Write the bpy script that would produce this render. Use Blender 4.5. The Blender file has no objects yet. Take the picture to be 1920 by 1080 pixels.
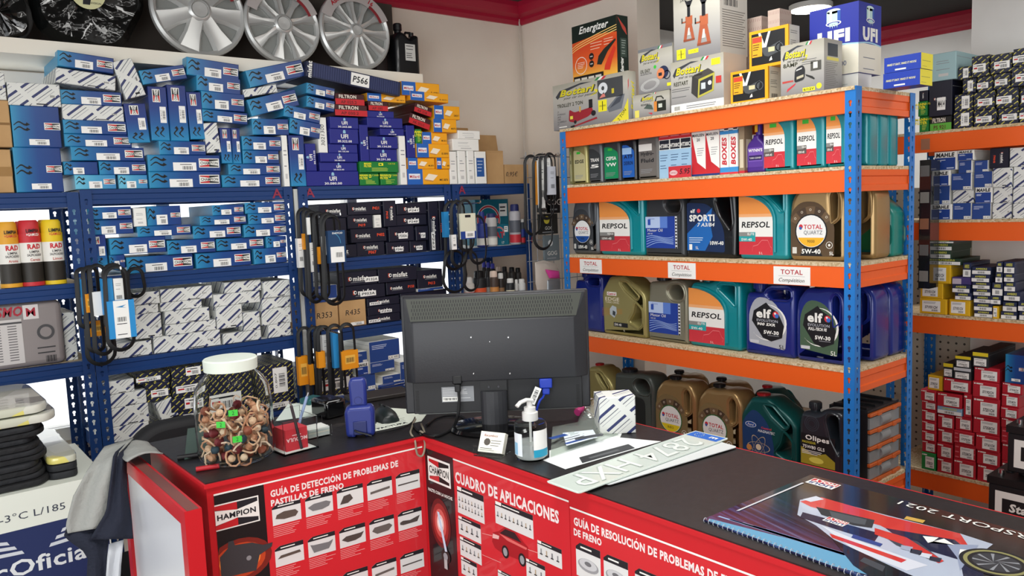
import bpy, bmesh, math, random
from mathutils import Vector, Matrix, Euler
from mathutils.geometry import tessellate_polygon
random.seed(7)
C = bpy.context.scene.collection
PI = math.pi
# ---------------------------------------------------------------- camera, world, light, exposure
CZ = 1.6
FPX = 1476.03; YAW = math.radians(51.1385); PIT = math.radians(5.81166); ROL = math.radians(-2.2369)
_f = Vector((math.cos(YAW)*math.cos(PIT), math.sin(YAW)*math.cos(PIT), -math.sin(PIT)))
_r0 = Vector((math.sin(YAW), -math.cos(YAW), 0)); _u0 = _r0.cross(_f)
_r = math.cos(ROL)*_r0 + math.sin(ROL)*_u0
_u = -math.sin(ROL)*_r0 + math.cos(ROL)*_u0
cam_d = bpy.data.cameras.new('camera'); cam = bpy.data.objects.new('camera', cam_d); C.objects.link(cam)
cam_d.sensor_width = 36; cam_d.lens = FPX/1920*36; cam_d.clip_start = .02
cam.matrix_world = Matrix(((_r.x, _u.x, -_f.x, 0), (_r.y, _u.y, -_f.y, 0), (_r.z, _u.z, -_f.z, CZ), (0, 0, 0, 1)))
bpy.context.scene.camera = cam
vs = bpy.context.scene.view_settings
vs.view_transform = 'Standard'; vs.look = 'None'; vs.gamma = 1; vs.use_curve_mapping = False
vs.exposure = 0.18
w = bpy.data.worlds.new('world'); bpy.context.scene.world = w; w.use_nodes = True
w.node_tree.nodes['Background'].inputs[0].default_value = (.95, .98, 1, 1)
w.node_tree.nodes['Background'].inputs[1].default_value = 1.6
def area(name, loc, target, sx, sy, power, col=(1, 1, 1)):
    l = bpy.data.lights.new(name, 'AREA'); l.shape = 'RECTANGLE'; l.size = sx; l.size_y = sy; l.energy = power; l.color = col
    o = bpy.data.objects.new(name, l); C.objects.link(o); o.location = loc
    o.rotation_euler = (Vector(target)-Vector(loc)).to_track_quat('-Z', 'Y').to_euler()
    return o
area('shopfront_daylight', (-1.9, -1.3, 1.5), (1.6, 1.8, 1.1), 3.2, 2.2, 72, (.97, .985, 1))
area('ceiling_light_near', (.5, .9, 2.6), (.5, .9, 0), 1.3, .5, 26, (1, .985, .95))
area('ceiling_light_middle', (1.75, 1.7, 2.6), (1.75, 1.7, 0), 1.3, .5, 15, (1, .985, .95))
area('ceiling_light_far_room', (3.15, -.2, 2.6), (3.15, -.2, 0), .5, 1.2, 18, (1, .985, .96))

# ---------------------------------------------------------------- picking points on planes of the room
def ray(x, y): return _f + _r*((x-960)/FPX) - _u*((y-540)/FPX)
def onY(x, y, Y): d = ray(x, y); d = d*(Y/d.y); d.z += CZ; return d
def onX(x, y, X): d = ray(x, y); d = d*(X/d.x); d.z += CZ; return d
def onZ(x, y, Z): d = ray(x, y); d = d*((Z-CZ)/d.z); d.z += CZ; return d

# ---------------------------------------------------------------- materials
def lin(c):
    if isinstance(c, str):
        c = c.lstrip('#'); c = [int(c[i:i+2], 16)/255 for i in (0, 2, 4)]
    return tuple((x/12.92 if x <= .04045 else ((x+.055)/1.055)**2.4) for x in c)
_M = {}
def mat(hexc, rough=.5, metal=0., name=None, emit=0, coat=0, alpha=None, trans=0, bump=0, bscale=40, ior=1.45, spec=.5):
    k = (hexc, rough, metal, emit, coat, alpha, trans, bump, bscale)
    if k in _M: return _M[k]
    m = bpy.data.materials.new(name or 'paint_'+hexc.lstrip('#')); m.use_nodes = True
    b = m.node_tree.nodes['Principled BSDF']; c = lin(hexc)
    b.inputs['Base Color'].default_value = (*c, 1); b.inputs['Roughness'].default_value = rough
    b.inputs['Metallic'].default_value = metal; b.inputs['Coat Weight'].default_value = coat
    b.inputs['Specular IOR Level'].default_value = spec
    b.inputs['Transmission Weight'].default_value = trans; b.inputs['IOR'].default_value = ior
    if alpha is not None: b.inputs['Alpha'].default_value = alpha
    if emit:
        b.inputs['Emission Color'].default_value = (*c, 1); b.inputs['Emission Strength'].default_value = emit
    if bump:
        nt = m.node_tree; n = nt.nodes.new('ShaderNodeTexNoise'); n.inputs['Scale'].default_value = bscale
        tc = nt.nodes.new('ShaderNodeTexCoord'); nt.links.new(tc.outputs['Object'], n.inputs['Vector'])
        bp = nt.nodes.new('ShaderNodeBump'); bp.inputs['Strength'].default_value = bump; bp.inputs['Distance'].default_value = .01
        nt.links.new(n.outputs['Fac'], bp.inputs['Height']); nt.links.new(bp.outputs['Normal'], b.inputs['Normal'])
    _M[k] = m; return m
class NT:
    def __init__(s, name, rough=.5, metal=0):
        s.m = bpy.data.materials.new(name); s.m.use_nodes = True; s.nt = s.m.node_tree
        s.b = s.nt.nodes['Principled BSDF']; s.b.inputs['Roughness'].default_value = rough; s.b.inputs['Metallic'].default_value = metal
        s.tc = s.nt.nodes.new('ShaderNodeTexCoord')
    def n(s, t): return s.nt.nodes.new(t)
    def set(s, sock, v):
        if hasattr(v, 'is_output') or isinstance(v, bpy.types.NodeSocket): s.nt.links.new(v, sock)
        else: sock.default_value = v
    def math(s, op, a, b=0.):
        n = s.n('ShaderNodeMath'); n.operation = op; s.set(n.inputs[0], a); s.set(n.inputs[1], b); return n.outputs[0]
    def noise(s, scale, detail=2, vec=None, rough=.5):
        n = s.n('ShaderNodeTexNoise'); n.inputs['Scale'].default_value = scale; n.inputs['Detail'].default_value = detail
        n.inputs['Roughness'].default_value = rough
        s.nt.links.new(vec or s.tc.outputs['Object'], n.inputs['Vector']); return n.outputs['Fac']
    def ramp(s, fac, stops, const=False):
        n = s.n('ShaderNodeValToRGB'); s.nt.links.new(fac, n.inputs[0]); e = n.color_ramp.elements
        if const: n.color_ramp.interpolation = 'CONSTANT'
        while len(e) > 1: e.remove(e[-1])
        e[0].position = stops[0][0]; e[0].color = (*lin(stops[0][1]), 1)
        for p, c in stops[1:]: x = e.new(p); x.color = (*lin(c), 1)
        return n.outputs[0]
    def mix(s, fac, a, b):
        n = s.n('ShaderNodeMix'); n.data_type = 'RGBA'; s.set(n.inputs[0], fac)
        for i, v in ((6, a), (7, b)): s.set(n.inputs[i], (*lin(v), 1) if isinstance(v, str) else v)
        return n.outputs[2]
    def col(s, v): s.nt.links.new(v, s.b.inputs['Base Color']); return s.m
    def bump(s, h, st=.3, d=.01):
        n = s.n('ShaderNodeBump'); n.inputs['Strength'].default_value = st; n.inputs['Distance'].default_value = d
        s.nt.links.new(h, n.inputs['Height']); s.nt.links.new(n.outputs['Normal'], s.b.inputs['Normal'])
    def xyz(s, out='Object'):
        n = s.n('ShaderNodeSeparateXYZ'); s.nt.links.new(s.tc.outputs[out], n.inputs[0]); return n.outputs
def m_wall(name, c1, c2):
    t = NT(name, .85); n = t.noise(3, 5); t.bump(t.noise(60, 3), .15, .004)
    return t.col(t.ramp(n, [(.3, c1), (.7, c2)]))
def m_chip():
    t = NT('particle_board', .8); v = t.n('ShaderNodeTexVoronoi'); v.inputs['Scale'].default_value = 160
    t.nt.links.new(t.tc.outputs['Object'], v.inputs['Vector'])
    n = t.n('ShaderNodeSeparateColor'); t.nt.links.new(v.outputs['Color'], n.inputs[0])
    return t.col(t.ramp(n.outputs[0], [(0, '#a98f66'), (.25, '#c4ad85'), (.6, '#d0bc97'), (1, '#dccdb0')]))
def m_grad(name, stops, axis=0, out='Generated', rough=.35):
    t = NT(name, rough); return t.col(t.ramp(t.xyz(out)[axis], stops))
def m_stripe():
    t = NT('striped_carton', .5); x, y, z = t.xyz()
    oi = t.n('ShaderNodeObjectInfo').outputs['Random']; x = t.math('ADD', x, oi)
    s = t.math('ADD', t.math('MULTIPLY', x, .8), t.math('MULTIPLY', t.math('ADD', z, y), -1.0))
    fr = t.math('FRACT', t.math('MULTIPLY', s, 19))
    a = t.ramp(fr, [(0, '#2c3566'), (.17, '#2c3566'), (.18, '#dcded9'), (.40, '#dcded9'), (.41, '#5a5e6c'), (.45, '#5a5e6c'), (.46, '#dfe1dc'), (.62, '#dfe1dc'), (.63, '#8b8f9b'), (.65, '#8b8f9b'), (.66, '#dfe1dc')], True)
    # print gaps along each band
    g = t.math('FRACT', t.math('MULTIPLY', t.math('ADD', x, z), 9))
    gg = t.math('GREATER_THAN', g, .8)
    return t.col(t.mix(gg, a, '#dfe1dc'))
def m_navy():
    t = NT('navy_yellow_carton', .5); x, y, z = t.xyz()
    x = t.math('ADD', x, t.n('ShaderNodeObjectInfo').outputs['Random'])
    s = t.math('ADD', t.math('MULTIPLY', x, .75), t.math('MULTIPLY', t.math('ADD', z, y), -1.0))
    fr = t.math('FRACT', t.math('MULTIPLY', s, 46))
    a = t.ramp(fr, [(0, '#161b35'), (.45, '#161b35'), (.46, '#c9c056'), (.66, '#8f8c3c'), (.67, '#161b35'), (.86, '#2b3563'), (.94, '#161b35')], True)
    g = t.math('FRACT', t.math('MULTIPLY', t.math('ADD', x, z), 29))
    return t.col(t.mix(t.math('GREATER_THAN', g, .72), a, '#141a30'))
def m_kraft():
    t = NT('kraft_cardboard', .85); return t.col(t.ramp(t.noise(9, 4), [(.3, '#b08a5c'), (.7, '#c49d6c')]))
M = dict(
    chip=m_chip(), kraft=m_kraft(), S=m_stripe(), N=m_navy(),
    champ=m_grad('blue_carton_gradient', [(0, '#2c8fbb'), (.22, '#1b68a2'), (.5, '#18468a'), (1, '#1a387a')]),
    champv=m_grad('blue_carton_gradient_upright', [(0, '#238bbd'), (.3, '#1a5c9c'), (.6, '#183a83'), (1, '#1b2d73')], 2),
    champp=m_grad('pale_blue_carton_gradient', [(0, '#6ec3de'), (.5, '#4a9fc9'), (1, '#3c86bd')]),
    white=mat('#f0f0ea', .5, name='white_card'), paper=mat('#f4f4f0', .7, name='paper_white'), black=mat('#0b0b0d', .45, name='black_print'), ink=mat('#1b1c22', .6, name='ink'),
    red=mat('#c22229', .4, name='red_print'), blue=mat('#1c2f9a', .4, name='blue_print'), chrome=mat('#c8c8c8', .2, 1, name='chrome'),
    orange=mat('#f0631f', .38, name='orange_enamel', bump=.04, bscale=30), rackblue=mat('#1f78c8', .4, name='bright_blue_enamel'),
    navyblue=mat('#17396f', .38, name='navy_blue_enamel'), mism=mat('#14172a', .45, name='black_navy_card'),
    kraftd=mat('#8c6a42', .9, name='kraft_edge'), belt=mat('#17181a', .55, name='black_rubber'), yellow=mat('#f5ea2c', .5, name='yellow_print'), tape=mat('#a07a4a', .25, name='packing_tape'), grey=mat('#8f9196', .5, name='grey_print'), green=mat('#3cc23c', .5, name='green_sticker'))

# ---------------------------------------------------------------- text meshes
_T = {}
def tgeo(s, bold=0, shear=0):
    k = (s, bold, shear)
    if k in _T: return _T[k]
    acc = [i for i, c in enumerate(s) if c in 'ÓÍ']; plain = s.replace('Ó', 'O').replace('Í', 'I')
    cu = bpy.data.curves.new('t', 'FONT'); cu.body = plain; cu.offset = bold; cu.shear = shear; cu.resolution_u = 2; cu.size = 1; cu.space_character = 1+bold*2.2
    ob = bpy.data.objects.new('t', cu); me = bpy.data.meshes.new_from_object(ob)
    vs_ = [(v.co.x, v.co.y) for v in me.vertices]; fs = [tuple(p.vertices) for p in me.polygons]
    bpy.data.objects.remove(ob); bpy.data.curves.remove(cu); bpy.data.meshes.remove(me)
    if not vs_: vs_ = [(0, 0), (1, 0), (1, 1)]; fs = [(0, 1, 2)]
    for i in acc:
        q = x0_ = min(v[0] for v in vs_)+tgeo(plain[:i+1], bold, shear)[2]-tgeo(plain[i], bold, shear)[2]*.5
        n = len(vs_); vs_ += [(q-.07, .80), (q+.03, .80), (q+.15, .95), (q+.02, .95)]; fs.append((n, n+1, n+2, n+3))
    xs = [v[0] for v in vs_]; x0, x1 = min(xs), max(xs)
    _T[k] = ([(v[0]-x0, v[1]) for v in vs_], fs, x1-x0); return _T[k]
class Fr:
    def __init__(s, o, u, v, n): s.o, s.u, s.v, s.n = Vector(o), Vector(u), Vector(v), Vector(n)
    def p(s, x, y, z=0): return s.o+s.u*x+s.v*y+s.n*z
    def at(s, x, y, ang=0, sx=1, sy=1):
        c, q = math.cos(ang), math.sin(ang)
        return Fr(s.p(x, y), (s.u*c+s.v*q)*sx, (s.v*c-s.u*q)*sy, s.n)
def front(w, d, h): return Fr((0, -d/2, h/2), (1, 0, 0), (0, 0, 1), (0, -1, 0))
def rside(w, d, h): return Fr((w/2, 0, h/2), (0, 1, 0), (0, 0, 1), (1, 0, 0))
def lside(w, d, h): return Fr((-w/2, 0, h/2), (0, -1, 0), (0, 0, 1), (-1, 0, 0))
def topf(w, d, h): return Fr((0, 0, h), (1, 0, 0), (0, 1, 0), (0, 0, 1))
LIFT = .00025
class MB:
    def __init__(s): s.v = []; s.f = []; s.mi = []; s.mats = []; s.sm = []
    def m(s, m):
        m = M[m] if isinstance(m, str) and m in M else (mat(m) if isinstance(m, str) else m)
        if m not in s.mats: s.mats.append(m)
        return s.mats.index(m)
    def add(s, vs_, fs, m, smooth=False):
        b = len(s.v); k = s.m(m); s.v += [tuple(v) for v in vs_]
        for f in fs: s.f.append(tuple(b+i for i in f)); s.mi.append(k); s.sm.append(smooth)
        return s
    def box(s, x0, x1, y0, y1, z0, z1, m):
        vs_ = [(x, y, z) for z in (z0, z1) for y in (y0, y1) for x in (x0, x1)]
        return s.add(vs_, [(0, 2, 3, 1), (4, 5, 7, 6), (0, 1, 5, 4), (2, 6, 7, 3), (0, 4, 6, 2), (1, 3, 7, 5)], m)
    def fbox(s, F, x0, x1, y0, y1, z0, z1, m):
        vs_ = [F.p(x, y, z) for z in (z0, z1) for y in (y0, y1) for x in (x0, x1)]
        return s.add(vs_, [(0, 2, 3, 1), (4, 5, 7, 6), (0, 1, 5, 4), (2, 6, 7, 3), (0, 4, 6, 2), (1, 3, 7, 5)], m)
    def rect(s, F, x0, y0, x1, y1, m, l=1): return s.pl(F, [(x0, y0), (x1, y0), (x1, y1), (x0, y1)], m, l)
    def pl(s, F, pts, m, l=1):
        z = l*LIFT; vs_ = [F.p(x, y, z) for x, y in pts]
        if len(pts) <= 4: return s.add(vs_, [tuple(range(len(pts)))], m)
        t = tessellate_polygon([[Vector((x, y, 0)) for x, y in pts]])
        ar = sum(pts[i][0]*pts[(i+1) % len(pts)][1]-pts[(i+1) % len(pts)][0]*pts[i][1] for i in range(len(pts)))
        out = []
        for a, b, c in t:
            A, B, D = pts[a], pts[b], pts[c]
            cr = (B[0]-A[0])*(D[1]-A[1])-(B[1]-A[1])*(D[0]-A[0])
            out.append((a, b, c) if cr > 0 else (a, c, b))
        return s.add(vs_, out, m)
    def disc(s, F, x, y, r, m, l=1, n=24, ry=None, a0=0, a1=2*PI):
        ry = ry or r; full = abs(a1-a0-2*PI) < 1e-6
        pts = [(x+r*math.cos(a0+(a1-a0)*i/n), y+ry*math.sin(a0+(a1-a0)*i/n)) for i in range(n+(0 if full else 1))]
        if not full: pts.append((x, y))
        z = l*LIFT; return s.add([F.p(a, b, z) for a, b in pts]+[F.p(x, y, z)], [(i, (i+1) % len(pts), len(pts)) for i in range(len(pts))], m)
    def ring(s, F, x, y, r0, r1, m, l=1, n=24, a0=0, a1=2*PI):
        vs_ = []
        for i in range(n+1):
            a = a0+(a1-a0)*i/n
            vs_ += [F.p(x+r0*math.cos(a), y+r0*math.sin(a), l*LIFT), F.p(x+r1*math.cos(a), y+r1*math.sin(a), l*LIFT)]
        return s.add(vs_, [(2*i, 2*i+1, 2*i+3, 2*i+2) for i in range(n)], m)
    def text(s, F, t, x, y, h, m, w=None, al='C', bold=0, shear=0, l=2, rot=0):
        """h: capital height; w: fitted width; x,y: middle of the line"""
        vs_, fs, tw = tgeo(t, bold, shear); k = h/.7; kx = k if w is None else w/tw
        ox = {'C': -tw*kx/2, 'L': 0, 'R': -tw*kx}[al]; c, q = math.cos(rot), math.sin(rot)
        out = []
        for a, b in vs_:
            X = ox+a*kx; Y = b*k-h/2
            out.append(F.p(x+X*c-Y*q, y+X*q+Y*c, l*LIFT))
        return s.add(out, fs, m)
    def lines(s, F, x0, x1, ys, th, m, l=1, seed=0):
        r = random.Random(seed)
        for y in ys: s.rect(F, x0, y-th/2, x0+(x1-x0)*r.uniform(.55, 1), y+th/2, m, l)
    def barcode(s, F, x, y, w, h, l=2, m='ink', n=11):
        for i in range(n):
            a = x-w/2+w*i/n; s.rect(F, a, y-h/2, a+w/n*(.3+.4*((i*7) % 3)/2), y+h/2, m, l)
    def lathe(s, prof, m, cx=0, cy=0, n=20, sx=1, sy=1, smooth=True):
        b = []; k = len(prof)
        for i in range(n):
            a = 2*PI*i/n
            for r, z in prof: b.append((cx+r*math.cos(a)*sx, cy+r*math.sin(a)*sy, z))
        fs = []
        for i in range(n):
            j = (i+1) % n
            for q in range(k-1): fs.append((i*k+q, j*k+q, j*k+q+1, i*k+q+1))
        return s.add(b, fs, m, smooth)
    def tube(s, path, r, m, n=8, closed=False, flat=None, smooth=True):
        """flat=(a,b): elliptical section"""
        P = [Vector(p) for p in path]; K = len(P); vs_ = []; up = Vector((0, 0, 1)); pn = None
        for i, p in enumerate(P):
            if closed: t = P[(i+1) % K]-P[i-1]
            else: t = P[min(i+1, K-1)]-P[max(i-1, 0)]
            t.normalize()
            if pn is None:
                pn = t.orthogonal() if abs(t.z) > .95 else up.cross(t)
            pn = (pn-t*pn.dot(t)).normalized(); q = t.cross(pn)
            a, b = (r, r) if flat is None else flat
            for j in range(n):
                g = 2*PI*j/n; vs_.append(p+pn*(math.cos(g)*a)+q*(math.sin(g)*b))
        fs = []
        for i in range(K if closed else K-1):
            k = (i+1) % K
            for j in range(n): l = (j+1) % n; fs.append((i*n+j, i*n+l, k*n+l, k*n+j))
        if not closed: fs += [tuple(range(n-1, -1, -1)), tuple((K-1)*n+j for j in range(n))]
        return s.add(vs_, fs, m, smooth)
    def mesh(s, name):
        me = bpy.data.meshes.new(name); me.from_pydata(s.v, [], s.f)
        for m in s.mats: me.materials.append(m)
        me.polygons.foreach_set('material_index', s.mi); me.polygons.foreach_set('use_smooth', s.sm); me.update()
        if any(s.sm): me.set_sharp_from_angle(angle=math.radians(38))
        return me
    def build(s, name, parent=None, loc=None, rz=0): return link(name, s.mesh(name), parent, loc, rz)
def link(name, me, parent=None, loc=None, rz=0):
    o = bpy.data.objects.new(name, me); C.objects.link(o)
    if parent: o.parent = parent
    if loc is not None: o.location = loc
    if rz: o.rotation_euler.z = rz
    return o
def empty(name, loc=(0, 0, 0), rz=0): return link(name, None, None, loc, rz)
def tag(o, label, cat, group=None, kind=None):
    if label: o['label'] = label
    if cat: o['category'] = cat
    if group: o['group'] = group
    if kind: o['kind'] = kind
    return o
def struct(o): o['kind'] = 'structure'; return o
def bevel(o, w=.003, seg=2, ang=30):
    m = o.modifiers.new('bevel', 'BEVEL'); m.width = w; m.segments = seg; m.limit_method = 'ANGLE'; m.angle_limit = math.radians(ang)
    for p in o.data.polygons: p.use_smooth = True
    o.data.set_sharp_from_angle(angle=math.radians(50)); return o
def rpoly(pts, n=5):
    """pts: (x, y, r) corners, returns an outline with the corners rounded"""
    out = []; K = len(pts)
    for i in range(K):
        p = Vector(pts[i][:2]); r = pts[i][2] if len(pts[i]) > 2 else 0
        if r <= 0: out.append((p.x, p.y)); continue
        a = Vector(pts[i-1][:2])-p; b = Vector(pts[(i+1) % K][:2])-p; la, lb = a.length, b.length
        r_ = min(r, la*.49, lb*.49); a.normalize(); b.normalize()
        A = p+a*r_; B = p+b*r_
        for k in range(n+1):
            t = k/n; q = A*(1-t)**2+p*2*t*(1-t)+B*t*t; out.append((q.x, q.y))
    return out
def slab(outlines, depth, bev, bres=2):
    """filled 2-D outline (first one outer, others holes) as a rounded slab, xz plane, facing -y, centred on y=0"""
    cu = bpy.data.curves.new('c', 'CURVE'); cu.dimensions = '2D'; cu.fill_mode = 'BOTH'
    cu.extrude = depth/2-bev; cu.bevel_depth = bev; cu.bevel_resolution = bres; cu.offset = -bev
    for o_ in outlines:
        sp = cu.splines.new('POLY'); sp.points.add(len(o_)-1)
        for i, (x, y) in enumerate(o_): sp.points[i].co = (x, y, 0, 1)
        sp.use_cyclic_u = True
    ob = bpy.data.objects.new('c', cu); me = bpy.data.meshes.new_from_object(ob)
    vs_ = [(v.co.x, -v.co.z, v.co.y) for v in me.vertices]; fs = [tuple(p.vertices) for p in me.polygons]
    bpy.data.objects.remove(ob); bpy.data.curves.remove(cu); bpy.data.meshes.remove(me)
    return vs_, fs
ORD = ['', 'first', 'second', 'third', 'fourth', 'fifth', 'sixth', 'seventh', 'eighth', 'ninth', 'tenth', 'eleventh', 'twelfth', 'thirteenth', 'fourteenth', 'fifteenth', 'sixteenth', 'seventeenth', 'eighteenth', 'nineteenth', 'twentieth']
# ---------------------------------------------------------------- room
YW = 3.40; XW = 2.87; XF = 5.4; CEIL = 2.70
wallm = m_wall('cream_plaster', '#e9ddcf', '#f1e7da'); wallw = m_wall('white_plaster', '#e6e6e4', '#f0f0ee')
crim = mat('#a81c38', .35, name='crimson_gloss')
t = NT('brown_floor_tile', .45); n_ = t.noise(2.5, 5); flo = t.col(t.ramp(n_, [(.3, '#6d5643'), (.7, '#8a6f58')]))
def sbox(name, x0, x1, y0, y1, z0, z1, m, parent=None):
    b = MB(); b.box(x0, x1, y0, y1, z0, z1, m); o = b.build(name, parent)
    return o if parent else struct(o)
fl = sbox('floor', -3.2, 5.6, -3.2, 3.6, -.1, -.004, mat('#3c3128', .8, name='grout'))
b = MB(); b.box(0, .396, 0, .396, -.004, 0, flo); tm = b.mesh('floor_tile')
for i in range(-8, 14):
    for j in range(-8, 9):
        o = link('floor_tile', tm, fl, (i*.4+.002, j*.4+.002, 0))
# wall_left with the window opening
wn0, wn1, wz0, wz1 = -2.6, 2.42, .78, 2.16
b = MB()
b.box(-3.2, XW+.12, YW, YW+.12, 0, wz0, wallm); b.box(-3.2, XW+.12, YW, YW+.12, wz1, CEIL, wallm)
b.box(wn1, XW+.12, YW, YW+.12, wz0, wz1, wallm); b.box(-3.2, wn0, YW, YW+.12, wz0, wz1, wallm)
struct(b.build('wall_left'))
wf = mat('#eceae4', .4, name='window_frame_white')
b = MB(); b.box(wn0, wn1, YW-.02, YW+.06, wz0, wz0+.05, wf); b.box(wn0, wn1, YW-.02, YW+.06, wz1-.05, wz1, wf)
for x in (wn0, -1.4, -.25, .9, 1.75, wn1-.05): b.box(x, x+.05, YW-.018, YW+.058, wz0+.05, wz1-.05, wf)
win = struct(b.build('window_1'))
b = MB(); b.box(wn0+.05, wn1-.05, YW+.01, YW+.016, wz0+.05, wz1-.05, mat('#ffffff', .3, trans=1, name='frosted_glass', ior=1.05)); b.build('pane', win)
PY = onX(1197, 150, XW).y
sbox('wall_right', XW, XW+.12, PY, YW+.12, 0, CEIL, wallm)
# projecting end of that wall towards the far room
c2 = onY(1239, 150, PY).x
sbox('wall_north', XW+.12, XF, 3.4, 3.52, 0, CEIL, wallw)
sbox('wall_end', XW+.12, c2, PY, PY+.3, 0, CEIL, wallm)
sbox('wall_far', XF, XF+.1, -3.2, 3.6, 0, CEIL, wallw)
pil = onX(1822, 40, 3.98)
sbox('wall_pier', 3.98, 4.2, -3.2, pil.y, 0, CEIL, m_wall('pillar_plaster', '#e9e6e2', '#f3f1ee'))
sbox('wall_back', -3.2, 5.5, -3.3, -3.2, 0, CEIL, wallw)
ceilm = m_wall('dark_ceiling_paint', '#4c4440', '#57504b')
sbox('ceiling', -3.2, XW+.12, -3.3, 3.6, CEIL, CEIL+.1, ceilm); sbox('ceiling', XW+.12, 5.6, -3.3, 3.6, CEIL, CEIL+.1, m_wall('far_room_ceiling_darkened', '#1d1a19', '#242120'))  # far part darkened in its colour to offset the lamp's light
sbox('baseboard_left', wn0, XW, YW-.012, YW, 0, .08, wallw)
# crimson cornice with a stepped profile
prof = [(0, 0), (.012, 0), (.02, .02), (.02, .035), (.045, .05), (.06, .085), (.06, .11), (0, .11)]
def cornice(name, a, b_, nrm):
    z0 = CEIL-.11; m_ = MB(); K = len(prof); vs_ = []
    for e in (a, b_): vs_ += [(e[0]+nrm[0]*p[0], e[1]+nrm[1]*p[0], z0+p[1]) for p in prof]
    m_.add(vs_, [(i, (i+1) % K, K+(i+1) % K, K+i) for i in range(K)]+[tuple(range(K)), tuple(range(2*K-1, K-1, -1))], crim)
    return struct(m_.build(name))
cornice('trim_2', (-3.2, YW), (XW, YW), (0, -1)); cornice('trim_3', (XW, YW), (XW, PY), (-1, 0)); cornice('trim_4', (XF, 3.4), (XF, -3.2), (-1, 0))
# dark shutter housing behind the wheel covers + white ledge
sx = onY(737, 60, YW-.04).x
b = MB(); b.box(-3.2, sx, YW-.04, YW, 2.2, 2.59, mat('#4d4640', .6, name='dark_shutter_box')); struct(b.build('trim_5'))
lz1 = onY(200, 86, 3.06).z; lz0 = lz1-.05
b = MB(); b.box(-1.6, onY(793, 150, 3.06).x, 3.06, YW, lz0, lz1, mat('#ebe6d8', .45, name='cream_ledge')); struct(b.build('trim_6'))
# ---------------------------------------------------------------- rack parts
def keyhole(x, z, s=1):
    pts = []
    for i in range(9):
        a = -PI*.33+ (PI*1.66)*i/8; pts.append((x+.0055*s*math.cos(a), z+.0055*s*math.sin(a)))
    pts += [(x-.0028*s, z-.013*s), (x+.0028*s, z-.013*s)]
    return pts
def flange(h, wd=.036, pitch=.0345, z0=.03):
    outs = [[(0, 0), (wd, 0), (wd, h), (0, h)]]; n = int((h-z0)/pitch)
    for i in range(n): outs.append(keyhole(wd*.5, z0+i*pitch, 1.05))
    return slab(outs, .002, .0001, 0)
_fl = {}
def add_post(parent, h, loc, sx_, sy_, m, name='post', pitch=.0345):
    """L-shaped post, corner at loc, flanges run to sx_ in x and sy_ in y"""
    k = (h, pitch)
    if k not in _fl: _fl[k] = flange(h, pitch=pitch)
    vs_, fs = _fl[k]; b = MB()
    b.add([(x*sx_, y*1.0, z) for x, y, z in vs_], fs, m); b.add([(y*1.0, x*sy_, z) for x, y, z in vs_], fs, m)
    return b.build(name, parent, loc)
def beam_x(parent, x0, x1, y, z1, h, m, name='beam', inner=1):
    """beam running in x, front face at y, thickness away from the viewer"""
    b = MB(); K = [(0, 0), (0, h*.28), (.004, h*.33), (.004, h*.67), (0, h*.72), (0, h), (.028*inner, h), (.028*inner, 0)]
    vs_ = [(x, y+p[0], z1-h+p[1]) for x in (x0, x1) for p in K]; n = len(K)
    b.add(vs_, [(i, (i+1) % n, n+(i+1) % n, n+i) for i in range(n)]+[tuple(range(n)), tuple(range(2*n-1, n-1, -1))], m)
    return b.build(name, parent)
def beam_y(parent, y0, y1, x, z1, h, m, name='beam', inner=1):
    b = MB(); b.box(min(x, x+.028*inner), max(x, x+.028*inner), y0, y1, z1-h, z1, m); return b.build(name, parent)
# orange rack
XO = 2.45; YR = .52*XO; YL = 1.083*XO; DR = .41
OZ = [CZ+.1345*XO, CZ+.0325*XO, CZ-.0955*XO, CZ-.239*XO, CZ-.412*XO, .12]     # beam tops
rk = empty('orange_rack', (XO, YR, 0)); tag(rk, 'tall rack of blue slotted posts and orange beams holding motor oil', 'rack')
def rel(o, root):
    o.location = Vector(o.location)-Vector(root.location) if not o.data or o.location.length else o.location; return o
H1 = OZ[0]+.012
for (x, sx_) in ((XO, 1), (XO+DR, -1)):
    for (y, sy_) in ((YR, 1), (YL, -1)):
        add_post(rk, H1, (x-XO, y-YR, 0), sx_, sy_, M['rackblue'])
BT = .012
for i, z in enumerate(OZ):
    for (x, inn) in ((.003, 1), (DR-.003, -1)): 
        bb = beam_y(rk, .004, YL-YR-.004, x, z, .07, M['orange'], inner=inn)
    for (y, inn) in ((.003, 1), (YL-YR-.003, -1)): beam_x(rk, .032, DR-.032, y, z, .07, M['orange'], inner=inn*.25)
    b = MB(); b.box(.001 if i else -.004, DR-.001, .003, YL-YR-.003, z+.0002, z+BT, M['chip']); b.build('shelf_board', rk)
OS = [z+BT for z in OZ]
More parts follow.
